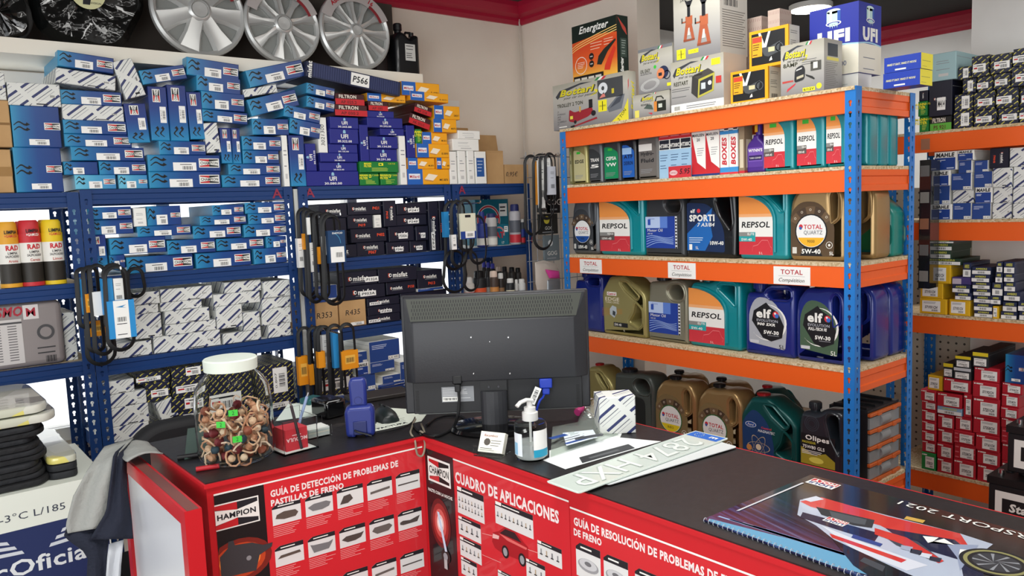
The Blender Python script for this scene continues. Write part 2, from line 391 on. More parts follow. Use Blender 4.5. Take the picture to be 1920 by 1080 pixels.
# left navy racks: three bays
YB = 3.0; DB = .36; k3 = 3.0
LZ = [CZ+.0395*3, CZ-.0605*3, CZ-.159*3]
LZ.append(2*LZ[2]-LZ[1]); LZ.append(.15)
bays = [(-.62, .1845*3, 'left'), (.1845*3+.004, .4385*3-.002, 'middle'), (.447*3, .6925*3, 'right'), (.6965*3, .851*3, 'corner')]
LZs = {}
for bi, (x0, x1, nm) in enumerate(bays):
    r_ = empty('blue_rack', (x0, YB, 0)); tag(r_, {'left': 'leftmost navy blue slotted rack, partly cut off by the photo edge', 'middle': 'navy blue rack filled with blue filter cartons and striped cartons', 'right': 'navy blue rack between the white gap and the narrow corner rack', 'corner': 'narrow navy blue rack in the room corner with spray cans'}[nm], 'rack', 'navy racks along the window wall')
    zs = list(LZ)
    if nm == 'left': zs = [CZ+.037*3, onY(60, 537, YB).z, onY(60, 690, YB).z, .12]
    for x, sx_ in ((0, 1), (x1-x0, -1)):
        for y, sy_ in ((0, 1), (DB, -1)): add_post(r_, zs[0]-.002, (x, y, 0), sx_, sy_, M['navyblue'], pitch=.033)
    for z in zs:
        for y, inn in ((.003, 1), (DB-.003, -1)): beam_x(r_, .004, x1-x0-.004, y, z-.001, .05, M['navyblue'], inner=inn)
        for x, inn in ((.004, 1), (x1-x0-.004, -1)): beam_y(r_, .032, DB-.032, x, z-.001, .05, M['navyblue'], inner=inn)
        b = MB(); b.box(.005, x1-x0-.005, .032, DB-.032, z-.014, z, M['white'] if nm != 'left' else M['chip']); b.build('shelf_board', r_)
        if z == zs[0] and nm != 'left':
            f_ = Fr((0, .0035, z-.026), (1, 0, 0), (0, 0, 1), (0, -1, 0)); b = MB()
            spots = {'middle': [onY(520, 362, YB).x-x0], 'right': [onY(582, 362, YB).x-x0], 'corner': [onY(867, 356, YB).x-x0]}[nm]
            for q in spots: b.text(f_, 'A', q, 0, .036, mat('#8e2a44', .6, name='faded_red_paint'), w=.04, bold=.02, l=3)
            b.build('lettering', r_)
    LZs[nm] = zs
# white strip in the gap between middle and right bay
b = MB(); b.box(.441*3, .4465*3, YB+.01, YB+.05, 0, LZ[0]-.01, mat('#c9cac4', .5, name='white_trunking')); tag(b.build('cable_trunking'), 'upright white strip in the gap between two navy racks', 'trunking')
# far rack
XR = 3.52; fy0, fy1 = .2, 1.68
FZ = []
for (x, y) in ((1760, 250), (1820, 417), (1745, 594), (1745, 888)): FZ.append(onX(x, y, XR).z)
fr_ = empty('orange_rack', (XR, fy0, 0)); tag(fr_, 'far orange and blue rack behind, full of small car part cartons', 'rack')
for x, sx_ in ((0, 1), (.42, -1)):
    for y, sy_ in ((0, 1), (fy1-fy0, -1)): add_post(fr_, 2.1, (x, y, 0), sx_, sy_, M['rackblue'])
for z in FZ:
    for x, inn in ((.003, 1), (.417, -1)): beam_y(fr_, .004, fy1-fy0-.004, x, z, .075, M['orange'], inner=inn)
    b = MB(); b.box(.001, .419, .003, fy1-fy0-.003, z+.0002, z+BT, M['chip']); b.build('shelf_board', fr_)
FS = [z+BT for z in FZ]
print('OS', OS, 'LZ', LZ, 'FS', FS, 'PY', PY, c2, 'pil', pil)
# ---------------------------------------------------------------- printed cartons
def wave(b, F, x, y, w, h, m='black', rot=0):
    G = F.at(x, y, rot)
    for k in (1, -1):
        oy = k*h*.24; top = []; bot = []
        for i in range(9):
            t_ = i/8; X = -w/2+w*.8*t_; Y = oy+h*.16*math.sin(t_*2*PI-.9)+h*.1*t_; th = h*(.05+.05*t_)
            top.append((X, Y+th)); bot.append((X, Y-th))
        b.pl(G, bot+top[::-1], m, 1)
        ex, ey = bot[-1][0], (bot[-1][1]+top[-1][1])/2
        b.pl(G, [(ex-w*.06, ey-h*.18), (w/2, ey-h*.02), (ex-w*.02, ey+h*.2)], m, 1)
def logo_bow(b, F, x, y, w, h, t_='CHAMPION', rot=0, l=1, lw=None):
    """white-edged rectangle, bow-tie band, red and black corners"""
    G = F.at(x, y, rot); a = w/2; c = h/2; e = h*.09
    b.rect(G, -a, -c, a, c, 'white', l); b.rect(G, -a+e, -c+e, a-e, c-e, 'black', l+1)
    A, Cc = a-e, c-e
    b.pl(G, [(-A, Cc), (-A, Cc*.8), (0, Cc*.35), (0, Cc)], 'red', l+2); b.pl(G, [(-A, -Cc*.8), (-A, -Cc), (0, -Cc), (0, -Cc*.35)], 'red', l+2)
    b.pl(G, [(-A, -Cc*.72), (0, -Cc*.42), (A, -Cc*.72), (A, Cc*.72), (0, Cc*.42), (-A, Cc*.72)], 'white', l+2)
    b.text(G, t_, 0, 0, h*.30, 'black', w=w*.86, bold=.02, l=l+3)
_lab = {}
def label(parent, F, x, y, w, h, rot=0, hand=None, red=False, name='label', num=None, base='paper'):
    """paper label as a thin part of its carton"""
    k = (round(w, 3), round(h, 3), hand, red, num, base)
    if k not in _lab:
        b = MB(); G = Fr((0, 0, 0), (1, 0, 0), (0, 0, 1), (0, -1, 0))
        b.fbox(G, -w/2, w/2, -h/2, h/2, 0, .0003, base)
        if hand and name == 'label' and red == 'brake':
            b.text(G, hand, 0, -h*.08, h*.24, 'ink', w=w*.7, l=2.2, shear=.2, bold=.03); b.lines(G, -w*.42, w*.3, [h*.38, h*.28], h*.04, 'grey', 2.2); b.barcode(G, w*.2, -h*.36, w*.36, h*.16)
        elif hand: b.text(G, hand, 0, 0, h*.5, 'ink', w=w*.82, l=2.2, shear=.15, bold=.02)
        elif h > w:
            b.barcode(G.at(0, 0, PI/2), 0, -w*.12, h*.55, w*.42, l=2.2); b.text(G.at(0, 0, PI/2), num or '0.807', 0, w*.3, w*.14, 'ink', w=h*.6, l=2.2)
        else:
            b.barcode(G, w*.12, -h*.16, w*.45, h*.42, l=2.2); b.rect(G, -w*.2, h*.22, w*.3, h*.3, 'ink', 2.2)
            if red: b.rect(G, -w*.42, -h*.1, -w*.16, h*.1, 'red', 2.2); b.lines(G, -w*.44, w*.3, [h*.3], h*.05, 'ink', 2.2)
        _lab[k] = b.mesh(name)
    o = link(name, _lab[k], parent)
    p = F.p(x, y, LIFT*2.4); c, q = math.cos(rot), math.sin(rot)
    u, v, n = F.u*c+F.v*q, F.v*c-F.u*q, F.n
    o.matrix_local = Matrix(((u.x, -n.x, v.x, p.x), (u.y, -n.y, v.y, p.y), (u.z, -n.z, v.z, p.z), (0, 0, 0, 1)))
    return o
def body(b, w, d, h, m):
    """carton shell: slightly bulged front, separate lid seam on the short faces"""
    e = min(.0022, h*.05, w*.05); X, Y = w/2, d/2
    vs_ = [(x, Y, z) for z in (0, h) for x in (-X, X)]+[(x, -Y+e, z) for z in (0, h) for x in (-X, X)]+[(x, -Y, z) for z in (e, h-e) for x in (-X+e, X-e)]
    b.add(vs_, [(0, 2, 3, 1), (0, 1, 5, 4), (2, 6, 7, 3), (0, 4, 6, 2), (1, 3, 7, 5), (4, 5, 9, 8), (6, 10, 11, 7), (4, 8, 10, 6), (5, 7, 11, 9), (8, 9, 11, 10)], m)
    for s_ in (-1, 1):   # tuck flap seam
        x = s_*w/2; F = rside(w, d, h) if s_ > 0 else lside(w, d, h)
        b.rect(F, -d*.48, h*.32, d*.48, h*.335, 'grey', .6)
def c_champ(t_, w, d, h, o):
    """blue carton, wave arrows at left, logo at right"""
    F = front(w, d, h); b = MB(); v = h > w*1.15
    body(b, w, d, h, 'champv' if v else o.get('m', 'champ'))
    if v:
        wave(b, F, -w*.02, -h*.33, h*.2, w*.6, rot=PI/2); 
        b2 = min(w*.42, .04); logo_bow(b, F, -w*.08 if o.get('k', 1) else 0, h*.33, h*.24, b2, rot=PI/2)
        obj = b.build('filter_carton'); label(obj, F, w*.22, -h*.02, w*.34, h*.3); return obj
    big = w > .2
    wave(b, F, -w*.36, h*.08, min(w*.22, h*.95), h*.62)
    if o.get('logo', 1): logo_bow(b, F, w*.5-min(w*.3, h*1.35)*.55, h*.02+h*.0, min(w*.29, h*1.25), min(h*.56, w*.14))
    obj = b.build('filter_carton'); label(obj, F, w*(-.04+.03*(o['i'] % 3-1)), -h*.2, min(.085, w*.32), min(.04, h*.5)); return obj
def c_big(t_, w, d, h, o):
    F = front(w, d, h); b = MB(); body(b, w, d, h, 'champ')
    wave(b, F, -w*.30, h*.0, w*.34, h*.25); logo_bow(b, F, w*.33, h*.02, w*.34, w*.17)
    obj = b.build('filter_carton'); label(obj, F, w*.03, -h*.37, w*.42, w*.14); return obj
def c_stripe(t_, w, d, h, o):
    F = front(w, d, h); b = MB(); body(b, w, d, h, 'S'); b.rect(F, w*.02, -h*.44, w*.24, -h*.39, 'ink'); b.rect(F, w*.28, -h*.1, w*.4, h*.0, 'white'); b.barcode(F, w*.34, -h*.05, w*.1, h*.1)
    return b.build('striped_carton')
def c_navy(t_, w, d, h, o):
    F = front(w, d, h); b = MB(); body(b, w, d, h, 'N'); obj = b.build('navy_carton')
    i = o['i']
    if i % 4 == 2: label(obj, F, w*.1, 0, w*.42, h*.75, red=True)
    else: label(obj, F, -w*.05+.1*w*(i % 3-1), -h*.08, w*.72, h*.38, red=True)
    return obj
def c_ufi(t_, w, d, h, o):
    F = front(w, d, h); b = MB(); body(b, w, d, h, '#1d2480'); v = h > w*1.15
    G = F.at(0, 0, PI/2) if v else F; H = w if v else h; W = h if v else w
    b.disc(G, 0, H*.33, H*.1, '#9fd0ea', 1, 12); b.rect(G, -H*.1, H*.2, H*.1, H*.33, '#9fd0ea')
    b.text(G, 'UFI', 0, H*.0, H*.27, 'white', bold=.03); b.text(G, o.get('code', '30.265.00'), 0, -H*.33, H*.15, 'white', w=min(W*.5, H*1.3), bold=.02)
    return b.build('filter_carton')
def mark(b, F, x, y, h):   # little split-square mark
    b.rect(F, x-h*.5, y-h*.45, x, y+h*.45, '#b8452a', 2); b.disc(F, x+h*.02, y, h*.38, 'white', 3, 12); b.disc(F, x+h*.08, y, h*.2, 'mism', 4, 10)
def c_mis(t_, w, d, h, o):
    F = front(w, d, h); b = MB(); body(b, w, d, h, 'mism'); v = h > w*1.15 and not o.get('nov')
    G = F.at(0, 0, -PI/2) if v else F; H = w if v else h; W = h if v else w; code = o.get('code', '')
    th = min(H*.34, W*(.085 if o.get('side') else .11)); two = code and not o.get('hand')
    ly = H*.14 if two and not o.get('side') else 0
    lx = -W*.17 if o.get('side') else 0
    b.text(G, 'misfat', lx+th*.5, ly, th, 'white', bold=.03); mark(b, G, lx-th*2.0, ly, th)
    b.rect(G, lx-th*1.9, ly-th*.85, lx+th*2.5, ly-th*.75, 'grey')
    if two: b.text(G, code, W*.33 if o.get('side') else W*.05, ly-.0*H if o.get('side') else -H*.25, th*.85, '#e8502c', bold=.03)
    obj = b.build('filter_carton')
    if o.get('hand'): label(obj, G, W*o.get('lx', .05), -H*.15, min(.1, W*.36), H*.36, hand=code)
    return obj
def c_filtron(t_, w, d, h, o):
    F = front(w, d, h); b = MB(); body(b, w, d, h, '#1d1f1c' if o.get('g') else '#3c0f14')
    b.rect(F, -w/2, -h/2, w/2, h*.02, '#5fae3c' if o.get('g') else '#c4202a', 1); b.text(F, 'FILTRON', -w*.08, h*.24, h*.3, '#e9dfd0', w=w*.6, bold=.03)
    b.text(F, o.get('code', 'AP 030'), -w*.05, -h*.26, h*.26, '#5c0d12', w=w*.55, bold=.02); return b.build('filter_carton')
def c_mill(t_, w, d, h, o):
    F = front(w, d, h); b = MB(); body(b, w, d, h, '#f2a81c'); b.rect(F, -w/2, -h/2, -w*.14, h/2, '#1f62b8', 1)
    b.rect(F, -w*.46, -h*.15, -w*.2, h*.2, '#e8eef6', 2); b.text(F, 'Millard', -w*.33, h*.02, h*.18, '#c0202a', w=w*.22, bold=.02, l=3)
    b.pl(F, [(-w*.1, -h*.15), (w*.1, -h*.25), (w*.22, h*.1), (0, h*.2)], '#f6ead2', 2); b.pl(F, [(-w*.1, -h*.15), (w*.1, -h*.25), (w*.1, -h*.33), (-w*.1, -h*.23)], '#c98e4b', 2)
    b.text(F, o.get('code', 'MK.0876'), w*.36, -h*.2, h*.14, 'ink', w=w*.2, bold=.01); return b.build('filter_carton')
def c_mann(t_, w, d, h, o):
    F = front(w, d, h); b = MB(); body(b, w, d, h, '#0f7a32'); b.text(F, 'MANN', -w*.3, h*.3, h*.17, 'yellow', bold=.03); b.text(F, 'FILTER', -w*.3, h*.08, h*.17, 'yellow', bold=.03)
    b.rect(F, -w*.02, h*.12, w*.1, h*.36, 'yellow'); b.rect(F, 0, h*.17, w*.06, h*.3, '#0f7a32', 2); b.text(F, o.get('code', 'CU 3172'), w*.32, h*.3, h*.12, 'yellow')
    b.lines(F, -w*.2, w*.35, [-h*.08, -h*.17, -h*.26, -h*.35], h*.035, '#b9cf4a', 1, o['i']); return b.build('filter_carton')
def c_kraft(t_, w, d, h, o):
    F = front(w, d, h); b = MB(); body(b, w, d, h, 'kraft')
    b.rect(F, -w/2, -.004, w/2, .004, 'kraftd', .6) if not o.get('code') else None
    if o.get('tape'): b.rect(F, -w/2, -h*.12, w/2, h*.1, 'tape', 1)
    if o.get('code'): b.text(F, o['code'], 0, h*.05, min(h*.2, .035), 'ink', w=w*.55, shear=.1)
    obj = b.build('cardboard_box')
    if o.get('lab'): label(obj, F, w*.15, -h*.4, w*.5, h*.12)
    return obj
def c_white(t_, w, d, h, o):
    F = front(w, d, h); b = MB(); body(b, w, d, h, o.get('m', 'white'))
    if o.get('code'): b.text(F.at(0, 0, PI/2), o['code'], 0, 0, w*.4, 'ink', w=h*.6, shear=.1)
    elif o.get('art') == 'blue': b.rect(F, -w*.4, -h*.28, w*.3, h*.3, '#29589c'); b.lines(F, -w*.32, w*.2, [h*.2, h*.1, 0, -h*.1], h*.02, '#cfd8ea', 2)
    else: b.lines(F, -w*.3, w*.3, [h*.2, h*.12, -h*.1], h*.02, 'grey', 1, o['i']); b.rect(F, -w*.2, -h*.35, w*.2, -h*.25, '#c9c9c6', 1)
    return b.build('carton')
def c_mahle(t_, w, d, h, o):
    F = front(w, d, h); b = MB(); body(b, w, d, h, 'white'); k = o.get('inv')
    if k: b.rect(F, -w/2, -h/2, w*.48, h/2, '#24468c'); b.rect(F, w*.1, -h*.48, w*.46, -h*.3, 'white', 2); b.text(F, o.get('code', 'LX 491'), w*.28, -h*.39, h*.1, 'ink', w=w*.3, l=3); b.lines(F, -w*.42, w*.1, [h*.3, h*.22, h*.14], h*.03, '#c9d2ea', 2, o['i'])
    else:
        b.rect(F, -w*.49, -h*.48, w*.42, h*.17, '#1b3f8f'); b.text(F, 'MAHLE', -w*.02, h*.32, h*.2, 'ink', w=w*.8, bold=.05, shear=.1)
        b.lines(F, -w*.42, 0, [h*.05, -h*.02], h*.035, '#dfe6f4', 2, o['i']); b.rect(F, w*.05, -h*.42, w*.36, -h*.36, '#c9d2ea', 2)
    return b.build('filter_carton')
def c_brake(t_, w, d, h, o):
    F = front(w, d, h); b = MB(); col = o.get('m', '#b81f30'); body(b, w, d, h, col)
    if o.get('pat'):
        for a in range(4):
            for c in range(3): b.rect(F, -w*.45+a*w*.25, -h*.4+c*h*.32, -w*.28+a*w*.25, -h*.33+c*h*.32, '#d9707c')
    else: b.disc(F, -w*.42, h*.38, min(w, h)*.05, 'white', 1, 10); b.rect(F, -w*.36, h*.34, -w*.1, h*.42, 'white')
    obj = b.build('brake_part_carton')
    label(obj, F, w*.1, -h*.04, w*.62, h*.66, hand=o.get('code', '57328CH'), red='brake'); return obj
def c_amber(t_, w, d, h, o):
    F = front(w, d, h); b = MB(); body(b, w, d, h, '#232d4e' if not o.get('m') else o['m']); b.rect(F, -w*.48, -h*.46, w*.48, h*.02, 'paper'); b.barcode(F, w*.0, -h*.22, w*.4, h*.28)
    b.text(F, o.get('code', 'AMBERS'), 0, h*.26, h*.24, '#cfcf58', w=w*.6, bold=.03); return b.build('small_carton')
def c_yel(t_, w, d, h, o):
    F = front(w, d, h); b = MB(); body(b, w, d, h, '#e3b31c'); obj = b.build('yellow_carton'); label(obj, F, -w*.06, 0, w*.68, h*.72, hand=o.get('code', '571931CH'), red='brake'); return obj
def c_dark(t_, w, d, h, o):
    F = front(w, d, h); b = MB(); body(b, w, d, h, '#2c3034'); b.rect(F, -w/2, h*.25, w/2, h/2, o.get('m', '#e6cf2a')); obj = b.build('small_carton'); label(obj, F, 0, -h*.15, w*.8, h*.5, hand=o.get('code', '57236CH'), red='brake'); return obj
def c_purple(t_, w, d, h, o):
    F = front(w, d, h); b = MB(); body(b, w, d, h, '#4b3f7d'); b.rect(F, -w*.48, -h*.45, w*.0, h*.3, '#c9bccb'); return b.build('small_carton')
STY = dict(C=c_champ, B=c_big, S=c_stripe, N=c_navy, U=c_ufi, M=c_mis, F=c_filtron, Y=c_mill, G=c_mann, K=c_kraft, W=c_white, H=c_mahle, R=c_brake, A=c_amber, Z=c_yel, D=c_dark, P=c_purple)
DESC = dict(C=('blue filter carton', 'carton'), B=('large blue carton', 'carton'), S=('navy-striped white carton', 'carton'), N=('yellow-dashed navy carton', 'carton'),
            U=('dark blue UFI filter carton', 'carton'), M=('black filter carton', 'carton'), F=('red-black filter carton', 'carton'), Y=('yellow-blue filter carton', 'carton'), G=('green filter carton', 'carton'),
            K=('brown cardboard box', 'box'), W=('plain white carton', 'carton'), H=('blue-white filter carton', 'carton'), R=('red brake part carton', 'carton'), A=('flat dark carton', 'carton'), Z=('yellow carton', 'carton'), D=('dark grey carton', 'carton'), P=('small purple carton', 'carton'))
DESC['U'] = ('dark blue filter carton', 'carton')
def settle(it, base, snap=.022, gap=.0006):
    """seat level boxes on the shelf or on what lies below, and trim side overlaps"""
    L = sorted([b for b in it if not b['a']], key=lambda b: b['z0'])
    for i, a in enumerate(L):
        for c in L[i+1:]:
            if a['k'] != c['k']: continue
            vz = min(a['z1'], c['z1'])-max(a['z0'], c['z0']); vx = min(a['u1'], c['u1'])-max(a['u0'], c['u0'])
            if vz > .25*min(a['z1']-a['z0'], c['z1']-c['z0']) and 0 < vx < .45*min(a['u1']-a['u0'], c['u1']-c['u0'])+.001:
                m = vx/2+gap
                if a['u0'] < c['u0']: a['u1'] -= m; c['u0'] += m
                else: c['u1'] -= m; a['u0'] += m
    done = []
    for b in L:
        top = base
        for s_ in done:
            ov = min(b['u1'], s_['u1'])-max(b['u0'], s_['u0'])
            if ov > .004 and s_['k'] == b['k'] and s_['z1'] < b['z1']-.008: top = max(top, s_['z1'])
        if abs(b['z0']-top) < snap or b['z0'] < top: b['z0'] = top+gap
        if b['z1'] < b['z0']+.012: b['z1'] = b['z0']+.012
        done.append(b)
def relpos(items, shelf, what):
    pass
def stack(rows, plane, P, depth, base, shelf, group, jit=.007, snap=.022, lim=None, zmax=None):
    """rows: (style, x0, y0, x1, y1[, options]); rectangle of the carton's front in the photo on the plane where it stands"""
    it = []
    for i, r in enumerate(rows):
        s_, x0, y0, x1, y1 = r[:5]; o = dict(r[5]) if len(r) > 5 else {}
        cx, cy = (x0+x1)/2, (y0+y1)/2; k = o.get('k', 0); PP = P+k*.12; pick = onY if plane == 'Y' else onX
        a, c = pick(x0, cy, PP), pick(x1, cy, PP); u0, u1 = (a.x, c.x) if plane == 'Y' else (-a.y, -c.y)
        if lim: u0 = max(u0, lim[0]); u1 = min(u1, lim[1])
        q = dict(s=s_, o=o, i=i, k=k, a=math.radians(o.get('a', 0)), u0=u0, u1=u1, z0=pick(cx, y1, PP).z, z1=pick(cx, y0, PP).z, d=o.get('d', depth))
        it.append(q)
    settle(it, base, snap)
    if zmax:
        for q in it: q['z1'] = max(min(q['z1'], zmax), q['z0']+.012)
    # describe by position: level above shelf and order along it, within a kind
    for q in it:
        q['m'] = (q['u0']+q['u1'])/2; q['lev'] = 1+sum(1 for p in it if p is not q and p['k'] == q['k'] and p['z1'] <= q['z0']+.012 and p['u0'] < q['m'] < p['u1'])
    out = []; R = random.Random(len(rows))
    for q in it:
        same = sorted([p for p in it if p['s'] == q['s'] and p['lev'] == q['lev']], key=lambda p: p['m'])
        n = same.index(q)+1; nn = len(same); o = dict(q['o']); o['i'] = q['i']
        w_, h_ = q['u1']-q['u0']-.002, (q['z1']-q['z0'])*(.94 if q['a'] else 1); dj = R.uniform(-jit, jit) if not q['a'] else -.004
        ob = STY[q['s']](None, w_, q['d'], h_, o)
        if o.get('kind_name'): ob.name = o['kind_name']
        cu = (q['u0']+q['u1'])/2; cz = (q['z0']+q['z1'])/2; a = q['a']; PP = P+q['k']*.12
        bx, bz = cu+math.sin(a)*h_/2, cz-math.cos(a)*h_/2
        if plane == 'Y': ob.location = (bx, PP+q['d']/2+dj, bz); rz = R.uniform(-.01, .01)
        else: ob.location = (PP+q['d']/2+dj, -bx, bz); rz = -PI/2
        ob.rotation_euler = (0, -a, rz)
        ds, cat = DESC[q['s']]; ds = o.get('ds', ds); st = ', tilted' if abs(q['a']) > .06 else (', upright' if h_ > w_*1.4 else '')
        lv = 'bottom layer' if q['lev'] == 1 else f"{ORD[q['lev']]} layer"
        pos = '' if nn == 1 else (f"{ORD[n]} from left, " if n <= (nn+1)//2 else (f"{ORD[nn-n+1]} from right, " if nn-n else 'rightmost, '))
        tag(ob, o.get('label') or f"{ds}{st}, {pos}{lv}, {shelf}", cat, group)
        out.append(ob)
    return out
# ---------------------------------------------------------------- cartons on the navy racks by the window
YS = YB+.014; LM = (bays[1][0]+.007, bays[1][1]-.007); LR = (bays[2][0]+.007, bays[2][1]-.007); zt = LZ[0]
c = lambda s_, *r, **o: (s_, *r, o)
top_mid = [
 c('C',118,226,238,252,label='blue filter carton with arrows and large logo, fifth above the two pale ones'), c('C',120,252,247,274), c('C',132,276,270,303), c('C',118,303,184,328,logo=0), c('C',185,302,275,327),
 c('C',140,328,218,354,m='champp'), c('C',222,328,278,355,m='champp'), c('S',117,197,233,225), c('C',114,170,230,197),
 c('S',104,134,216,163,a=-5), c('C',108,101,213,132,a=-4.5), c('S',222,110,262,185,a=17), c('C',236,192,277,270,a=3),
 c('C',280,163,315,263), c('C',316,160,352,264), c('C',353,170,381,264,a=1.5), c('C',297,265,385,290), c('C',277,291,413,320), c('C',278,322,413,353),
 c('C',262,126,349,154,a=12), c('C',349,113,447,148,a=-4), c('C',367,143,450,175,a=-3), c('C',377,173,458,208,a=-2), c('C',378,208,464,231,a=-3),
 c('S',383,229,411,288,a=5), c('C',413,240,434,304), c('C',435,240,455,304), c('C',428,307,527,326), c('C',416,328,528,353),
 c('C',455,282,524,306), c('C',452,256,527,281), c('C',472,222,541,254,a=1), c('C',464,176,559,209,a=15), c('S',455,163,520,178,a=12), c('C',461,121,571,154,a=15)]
top_right = [
 c('W',530,254,541,347), c('C',542,254,572,347), c('C',542,226,600,256,a=-9), c('C',531,202,600,226,a=-9), c('C',574,184,627,206,a=-8), c('C',574,160,627,181,a=-8),
 c('U',573,321,674,347,code='30.080.00'), c('U',573,269,594,320,code='30.110.00'), c('U',600,304,671,320,code='30.063.00'), c('U',600,287,671,303,code='30.083.00'), c('W',597,220,615,286,code='3021300',ds='white carton with handwritten number 3021300'),
 c('U',616,270,671,286,code='30.135.00'), c('U',617,242,671,269,code='30.322.00'), c('U',617,220,671,241,code='30.265.00'), c('G',676,324,712,346,code='C 30189'), c('G',714,324,746,346,code='C 30058'), c('G',673,303,746,323,code='CUK 7130'),
 c('U',673,234,690,302,code='30.119.00'), c('U',692,279,745,302,code='30.291.00'), c('U',692,256,745,278,code='30.134.00'), c('U',713,241,758,255,code='30.116.00'), c('U',687,221,754,240,code='30.292.00'), c('U',688,208,740,220,code='30.336.00'),
 c('W',748,255,761,345), c('U',762,235,778,292,code='30.124.00'), c('G',779,242,791,267,code='C 35'), c('F',627,197,688,219,code='AP 030.2'), c('F',628,176,683,196,code='AP 025.2'), c('F',690,190,727,207,code='AP 185'),
 c('Y',762,317,843,345,code='MK.0876'), c('Y',765,296,816,316,code='MK.8070'), c('Y',818,296,843,316,code='B.0061'), c('Y',779,270,841,294,code='B.0890'), c('Y',792,248,840,268,code='MK.8015'),
 c('Y',811,224,855,248,code='MK.87751'), c('Y',812,199,861,224,code='B.M5817'), c('F',776,197,809,215,a=-14,code='AK 218'), c('F',766,217,806,238,a=-16,code='AK 351/1'),
 c('Y',768,173,840,191,a=-1,code='B.4071',d=.2), c('Y',752,155,824,172,code='B.4081',d=.2), c('Y',690,176,762,190,ds='yellow carton lit through from behind')]
stack(top_mid, 'Y', YS, .27, zt, "middle navy rack's top shelf", 'cartons on top of the middle navy rack')
stack(top_right, 'Y', YS, .27, zt, "right navy rack's top shelf", 'cartons on top of the right navy rack')
# the long pleated filter carton lying across the pile
p0 = onY(572, 132, YS-.02); p1 = onY(748, 171, YS-.02); ln = (p1-p0).length; hh = .06
b = MB(); b.box(-ln/2, ln/2, -.1, .1, 0, hh, '#1b2242')
for i in range(38): x = -ln/2+.03+i*(ln-.04)/38; b.box(x, x+.009, -.1016, -.1, .004, hh-.004, '#26315c')
F = front(ln, .2, hh); b.text(F.at(-ln*.47, 0, PI/2), 'misfat', 0, 0, .018, 'white', bold=.03, l=5)
lo = b.build('long_filter_carton'); a_ = math.atan2(p1.z-p0.z, p1.x-p0.x); lo.location = ((p0.x+p1.x)/2, YS+.075, (p0.z+p1.z)/2-hh/2+.008); lo.rotation_euler = (0, -a_, 0)
label(lo, Fr(F.o+Vector((0, -.002, 0)), F.u, F.v, F.n), ln*.05, 0, .085, .05, hand='P566'); tag(lo, 'long dark blue ribbed filter carton marked P566 sloping across the pile', 'carton')
# far left bay
left_top = [c('K',-40,187,21,277), c('K',-40,280,24,357,tape=1), c('B',26,277,116,357,label='lower large blue filter carton at the left end of the upper shelf'), c('B',21,199,113,276,label='upper large blue filter carton under a striped carton'), c('S',13,156,113,196), c('S',-40,135,10,186)]
stack(left_top, 'Y', YS, .27, CZ+.037*3, "leftmost navy rack's top shelf", 'cartons on top of the leftmost navy rack')
sh2 = [c('C',237,479,364,511), c('C',367,472,472,502), c('C',475,465,537,490), c('C',167,441,201,499), c('C',206,478,236,503), c('C',204,445,311,476), c('C',313,449,404,475), c('C',406,446,497,470), c('C',499,443,537,465),
 c('C',167,411,255,439), c('C',257,423,359,447), c('C',362,422,454,444), c('C',456,420,537,441), c('C',374,404,462,422), c('C',464,400,537,418), c('C',397,384,457,403), c('C',459,379,537,400), c('C',162,388,246,411), c('C',276,386,341,421), c('W',247,390,275,420)]
stack(sh2, 'Y', YS, .28, LZ[1], "middle navy rack's second shelf", 'cartons on the second shelf of the middle navy rack', lim=LM, zmax=LZ[0]-.053)
sh3 = [c('S',200,643,286,674), c('S',288,625,415,664), c('S',417,622,490,645), c('S',503,607,546,635), c('S',247,588,307,642), c('S',310,604,407,632), c('S',308,580,393,605), c('S',404,573,455,622), c('S',456,585,488,618,a=0), c('S',490,578,546,609),
 c('S',253,571,297,589), c('S',298,565,380,587), c('S',240,548,299,570), c('S',301,538,418,564), c('S',382,550,489,574), c('S',421,527,491,549), c('S',491,557,546,578), c('S',493,526,546,556), c('S',160,600,198,672,ds='white carton behind belts')]
stack(sh3, 'Y', YS, .27, LZ[2], "middle navy rack's third shelf", 'striped cartons on the third shelf of the middle navy rack', lim=LM, zmax=LZ[1]-.053)
sh4 = [c('S',198,797,281,829), c('S',194,762,280,797), c('S',185,737,276,761), c('S',186,714,252,736), c('S',296,748,330,787,a=16), c('N',333,768,385,797), c('N',318,743,386,768), c('N',322,707,390,742), c('N',274,717,321,750), c('N',255,698,320,716), c('N',322,686,392,705), c('N',284,790,386,832), c('N',388,700,480,830), c('N',487,745,556,800), c('N',487,682,552,743), c('N',388,668,484,698)]
stack(sh4, 'Y', YS, .25, LZ[3], "middle navy rack's fourth shelf", 'cartons on the fourth shelf of the middle navy rack', lim=LM, zmax=LZ[2]-.053)
r2 = [c('M',598,382,651,407,code=''), c('M',653,403,701,427,code='P419'), c('W',702,403,716,427), c('M',653,379,716,401,code='P421',side=1), c('M',718,376,742,427,code='P410'), c('M',744,402,801,421,code='P248',hand=1), c('M',744,381,800,400,code='P241',hand=1),
 c('M',658,428,726,452,code='P402',side=1), c('M',728,424,776,449,code='P300A',hand=1), c('M',778,424,802,449,code='P260',hand=1), c('M',670,454,723,480,code='P067'), c('M',725,453,768,476,code='P346',hand=1), c('M',770,451,802,469,code='P184',hand=1), c('M',804,378,823,467,code='P262',hand=1,lx=.3), c('M',825,376,838,464,code='P210A'),
 c('M',600,460,668,484,code=''), c('M',600,409,650,457,code='')]
stack(r2, 'Y', YS, .27, LZ[1], "right navy rack's second shelf", 'black filter cartons on the second shelf of the right navy rack', lim=LR, zmax=LZ[0]-.053)
